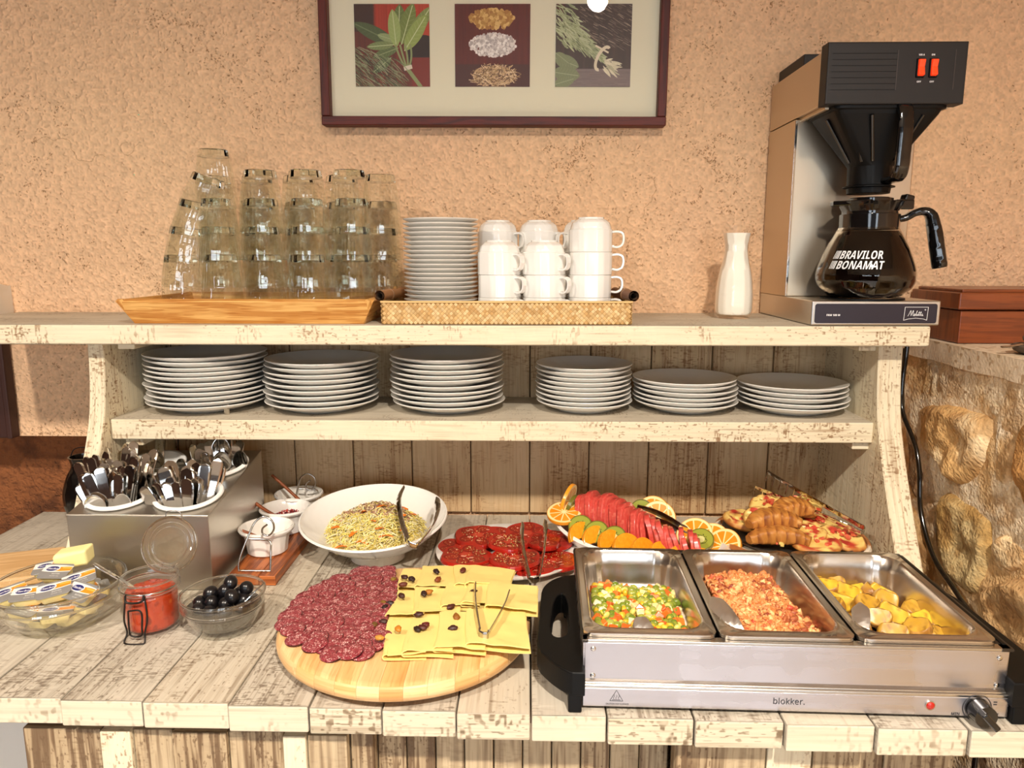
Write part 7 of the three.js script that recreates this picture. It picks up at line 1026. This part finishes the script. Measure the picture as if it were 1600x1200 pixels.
  // scrambled egg heap in the middle pan
  {
    reseed(280); const c0 = 0.2395, hw = pw / 2 - 0.0195, hd = pd / 2 - 0.0225, n = 110, m = 170, pos = [], idx = [], col = [];
    const H = (x, z) => { const ux = (x - c0) / hw, uz = (z - zc) / hd; const right = 1 - sstep(0.62, 1.12, ux - 0.22 * uz) * 0.95, back = sstep(-1.02, -0.62, uz + 0.12 * ux + 0.1 * f3(x * 30, 1, 2, 4, 2)); return 0.033 + (0.048 * (0.82 + 0.26 * Math.exp(-((ux + 0.1) ** 2 + (uz + 0.15) ** 2) * 1.4))) * right * back + 0.0055 * f3(x * 70, 2, z * 70, 11, 3) + 0.003 * f3(x * 230, 3, z * 230, 17, 2); };
    const egg = [L('#ecb070'), L('#e2985a'), L('#f0c284'), L('#d48448')], red = [L('#c2452c'), L('#d86a46')], spice = L('#8a3220');
    for (let i = 0; i <= n; i++) for (let j = 0; j <= m; j++) { const x = c0 + (i / n * 2 - 1) * hw, z = zc + (j / m * 2 - 1) * hd; pos.push(...toW(x, H(x, z), z)); const a = f3(x * 120, 1, z * 120, 21, 3), b = f3(x * 60 + 3, 2, z * 60, 25, 3), s = f3(x * 260, 4, z * 260, 29, 2), zone = sstep(-0.25, 0.35, f3(x * 22, 5, z * 22, 33, 2) + 0.25 * (x - c0) / hw); let c = mixc(egg[0], egg[1], sstep(-0.3, 0.4, a)); c = mixc(c, egg[2], sstep(0.1, 0.5, s) * 0.6); if (b > 0.28) c = mixc(c, red[0], 0.75 * sstep(0.28, 0.4, b)); c = mixc(c, spice, zone * sstep(-0.15, 0.3, s) * 0.8); col.push(...c); }
    for (let i = 0; i < n; i++) for (let j = 0; j < m; j++) { const x = c0 + ((i + 0.5) / n * 2 - 1) * hw, z = zc + ((j + 0.5) / m * 2 - 1) * hd; if (!inPan(c0, x, z, 0.003)) continue; const a = i * (m + 1) + j, b = a + m + 1; idx.push(a, a + 1, b, b, a + 1, b + 1); }
    const g = new THREE.BufferGeometry(); g.setAttribute('position', new THREE.Float32BufferAttribute(pos, 3)); g.setAttribute('color', new THREE.Float32BufferAttribute(col, 3)); g.setIndex(idx); g.computeVertexNormals();
    const crumbs = [clean(g)], cg = [0, 1, 2].map((s) => weld(displace(new THREE.IcosahedronGeometry(0.0036, 2), (v) => { v.multiplyScalar(1 + 0.6 * f3(v.x * 500 + s * 7, v.y * 500, v.z * 500, s, 2)); })));
    for (let i = 0; i < 2600; i++) { const big = i < 1200, x = c0 + rr(-1, 1) * hw * 0.97, z = zc + rr(-1, 1) * hd * 0.98; if (!inPan(c0, x, z, 0.006)) continue; const y = H(x, z); if (y < 0.05) continue; const zone = f3(x * 22, 5, z * 22, 33, 2) + 0.25 * (x - c0) / hw, pick = rnd(); const c = pick < 0.05 ? red[i % 2] : pick < 0.07 + 0.42 * sstep(-0.15, 0.35, zone) ? mixc(spice, egg[3], rr(0, 0.7)) : egg[i % 4]; const h = place(cg[i % 3].clone(), toW(x, y + (big ? rr(-0.0025, 0.0005) : rr(-0.0008, 0.0012)), z), [rr(0, 6), rr(0, 6), rr(0, 6)], big ? [rr(0.7, 1.7), rr(0.5, 1.1), rr(0.7, 1.7)] : [rr(0.25, 0.55), rr(0.2, 0.45), rr(0.25, 0.55)]); colorBy(h, (q, w) => mixc(c, mixc(egg[1], spice, 0.35), sstep(0.05, 0.45, f3(q.x * 260, q.y * 260, q.z * 260, 41, 2)) * 0.8)); crumbs.push(clean(h)); }
    const o = solo('scrambled_egg', 'heap of orange scrambled egg with ham and red spice in the middle pan', 'egg', mergeGeometries(crumbs.map((q) => { q.deleteAttribute('uv'); return q; })), std({ vertexColors: true, roughness: 0.55 })); o.userData.kind = 'stuff';
  }
  // potato wedges in the right pan
  {
    reseed(290);
    const skin = [L('#b8843a'), L('#96642a'), L('#cf9e4a')], flesh = [L('#efc83e'), L('#dcae34')];
    const wedge = (l, r, s, sk) => { const g = ball(1, 4); displace(g, (v) => { let x = v.x * l * (1 - 0.08 * v.y), y = v.y, z = v.z; const d1 = (y + z) * 0.7071 - 0.42, d2 = (y - z) * 0.7071 - 0.5; let cut = 0; if (d1 > 0 && d1 >= d2) { y -= d1 * 0.7071; z -= d1 * 0.7071; } const d3 = (y - z) * 0.7071 - 0.5; if (d3 > 0) { y -= d3 * 0.7071; z += d3 * 0.7071; } const k = 1 + 0.17 * f3(v.x * 1.9 + s, v.y * 1.8, v.z * 1.8, s, 2); v.set(x * k, (y * 1.2 + 0.1) * r * k, z * r * 1.1 * k + 0.2 * r * v.x * v.x); }); g.computeVertexNormals(); return colorBy(g, (p, n) => { const q = f3(p.x * 130 + s, p.y * 130, p.z * 130, s, 3), m = f3(p.x * 300, p.y * 300 + s, p.z * 300, s + 2, 2); const a = mixc(skin[0], q > 0 ? skin[1] : skin[2], Math.min(1, Math.abs(q) * 2)), b = mixc(flesh[0], flesh[1], sstep(-0.3, 0.4, q)); let c = mixc(a, b, sstep(0.3, 0.5, n.y) * (sk ? 0.35 + 0.4 * sstep(0, 0.3, q) : 1)); if (m > 0.34) c = mixc(c, L('#7a4418'), 0.6); return c; }); };
    const pm = phy({ vertexColors: true, roughness: 0.38, clearcoat: 0.2, clearcoatRoughness: 0.3 });
    const G = [wedge(0.021, 0.0145, 1, false), wedge(0.018, 0.0145, 2, true), wedge(0.02, 0.0135, 3, false), wedge(0.017, 0.015, 4, true)], F = [null, null, null, null];
    const SP = [[0.347, 0.052, -0.245, 0, 0.4], [0.36, 0.056, -0.228, 0, -0.5], [0.378, 0.05, -0.242, 1, 0.1], [0.408, 0.044, -0.24, 2, 0.3], [0.39, 0.056, -0.21, 0, -0.9], [0.372, 0.052, -0.195, 2, -0.5], [0.418, 0.055, -0.212, 3, 0.8], [0.438, 0.052, -0.22, 0, -0.4], [0.355, 0.05, -0.178, 1, -0.7], [0.35, 0.05, -0.145, 2, -0.6], [0.395, 0.058, -0.17, 1, 0.2], [0.425, 0.06, -0.182, 3, -0.2], [0.452, 0.054, -0.165, 3, 0.6], [0.36, 0.052, -0.11, 2, -0.9], [0.395, 0.06, -0.13, 1, -0.4], [0.42, 0.062, -0.14, 0, -0.6], [0.447, 0.052, -0.135, 2, 0.3], [0.372, 0.052, -0.075, 3, 0.8], [0.4, 0.056, -0.095, 1, -0.5], [0.432, 0.06, -0.1, 3, -0.7], [0.455, 0.05, -0.1, 1, 0.4], [0.39, 0.05, -0.05, 0, 0.1], [0.43, 0.054, -0.06, 1, -0.9], [0.455, 0.05, -0.06, 3, 0.2], [0.41, 0.046, -0.045, 2, 0.2], [0.38, 0.038, -0.16, 3, 0], [0.42, 0.038, -0.12, 1, 1], [0.4, 0.038, -0.08, 3, 2], [0.36, 0.036, -0.21, 1, 1], [0.44, 0.036, -0.085, 1, 2], [0.4, 0.036, -0.2, 1, 0.4]];
    SP.forEach(([x, y, z, k, a], i) => { const row = z < -0.2 ? 'back' : z < -0.1 ? 'middle' : 'front', lab = (k % 2 ? 'brown skinned' : 'yellow') + ' potato wedge, ' + ORD[Math.min(i, 23)] + (i > 23 ? ' layer below, number ' + ['one', 'two', 'three', 'four', 'five', 'six', 'seven', 'eight'][i - 24] : ' from the back left') + ', in the right pan'; const o = F[k] ? copyOf(F[k], lab) : (F[k] = solo('potato_wedge', lab, 'potato', G[k], pm, 'potato wedges in the right pan')); o.position.set(...toW(x + 0.0, y, z)); o.rotation.set(rr(-0.5, 0.6), a + ry, rr(-0.3, 0.3)); o.scale.setScalar(rr(0.92, 1.08)); });
  }
}
renderer.render(scene, camera);
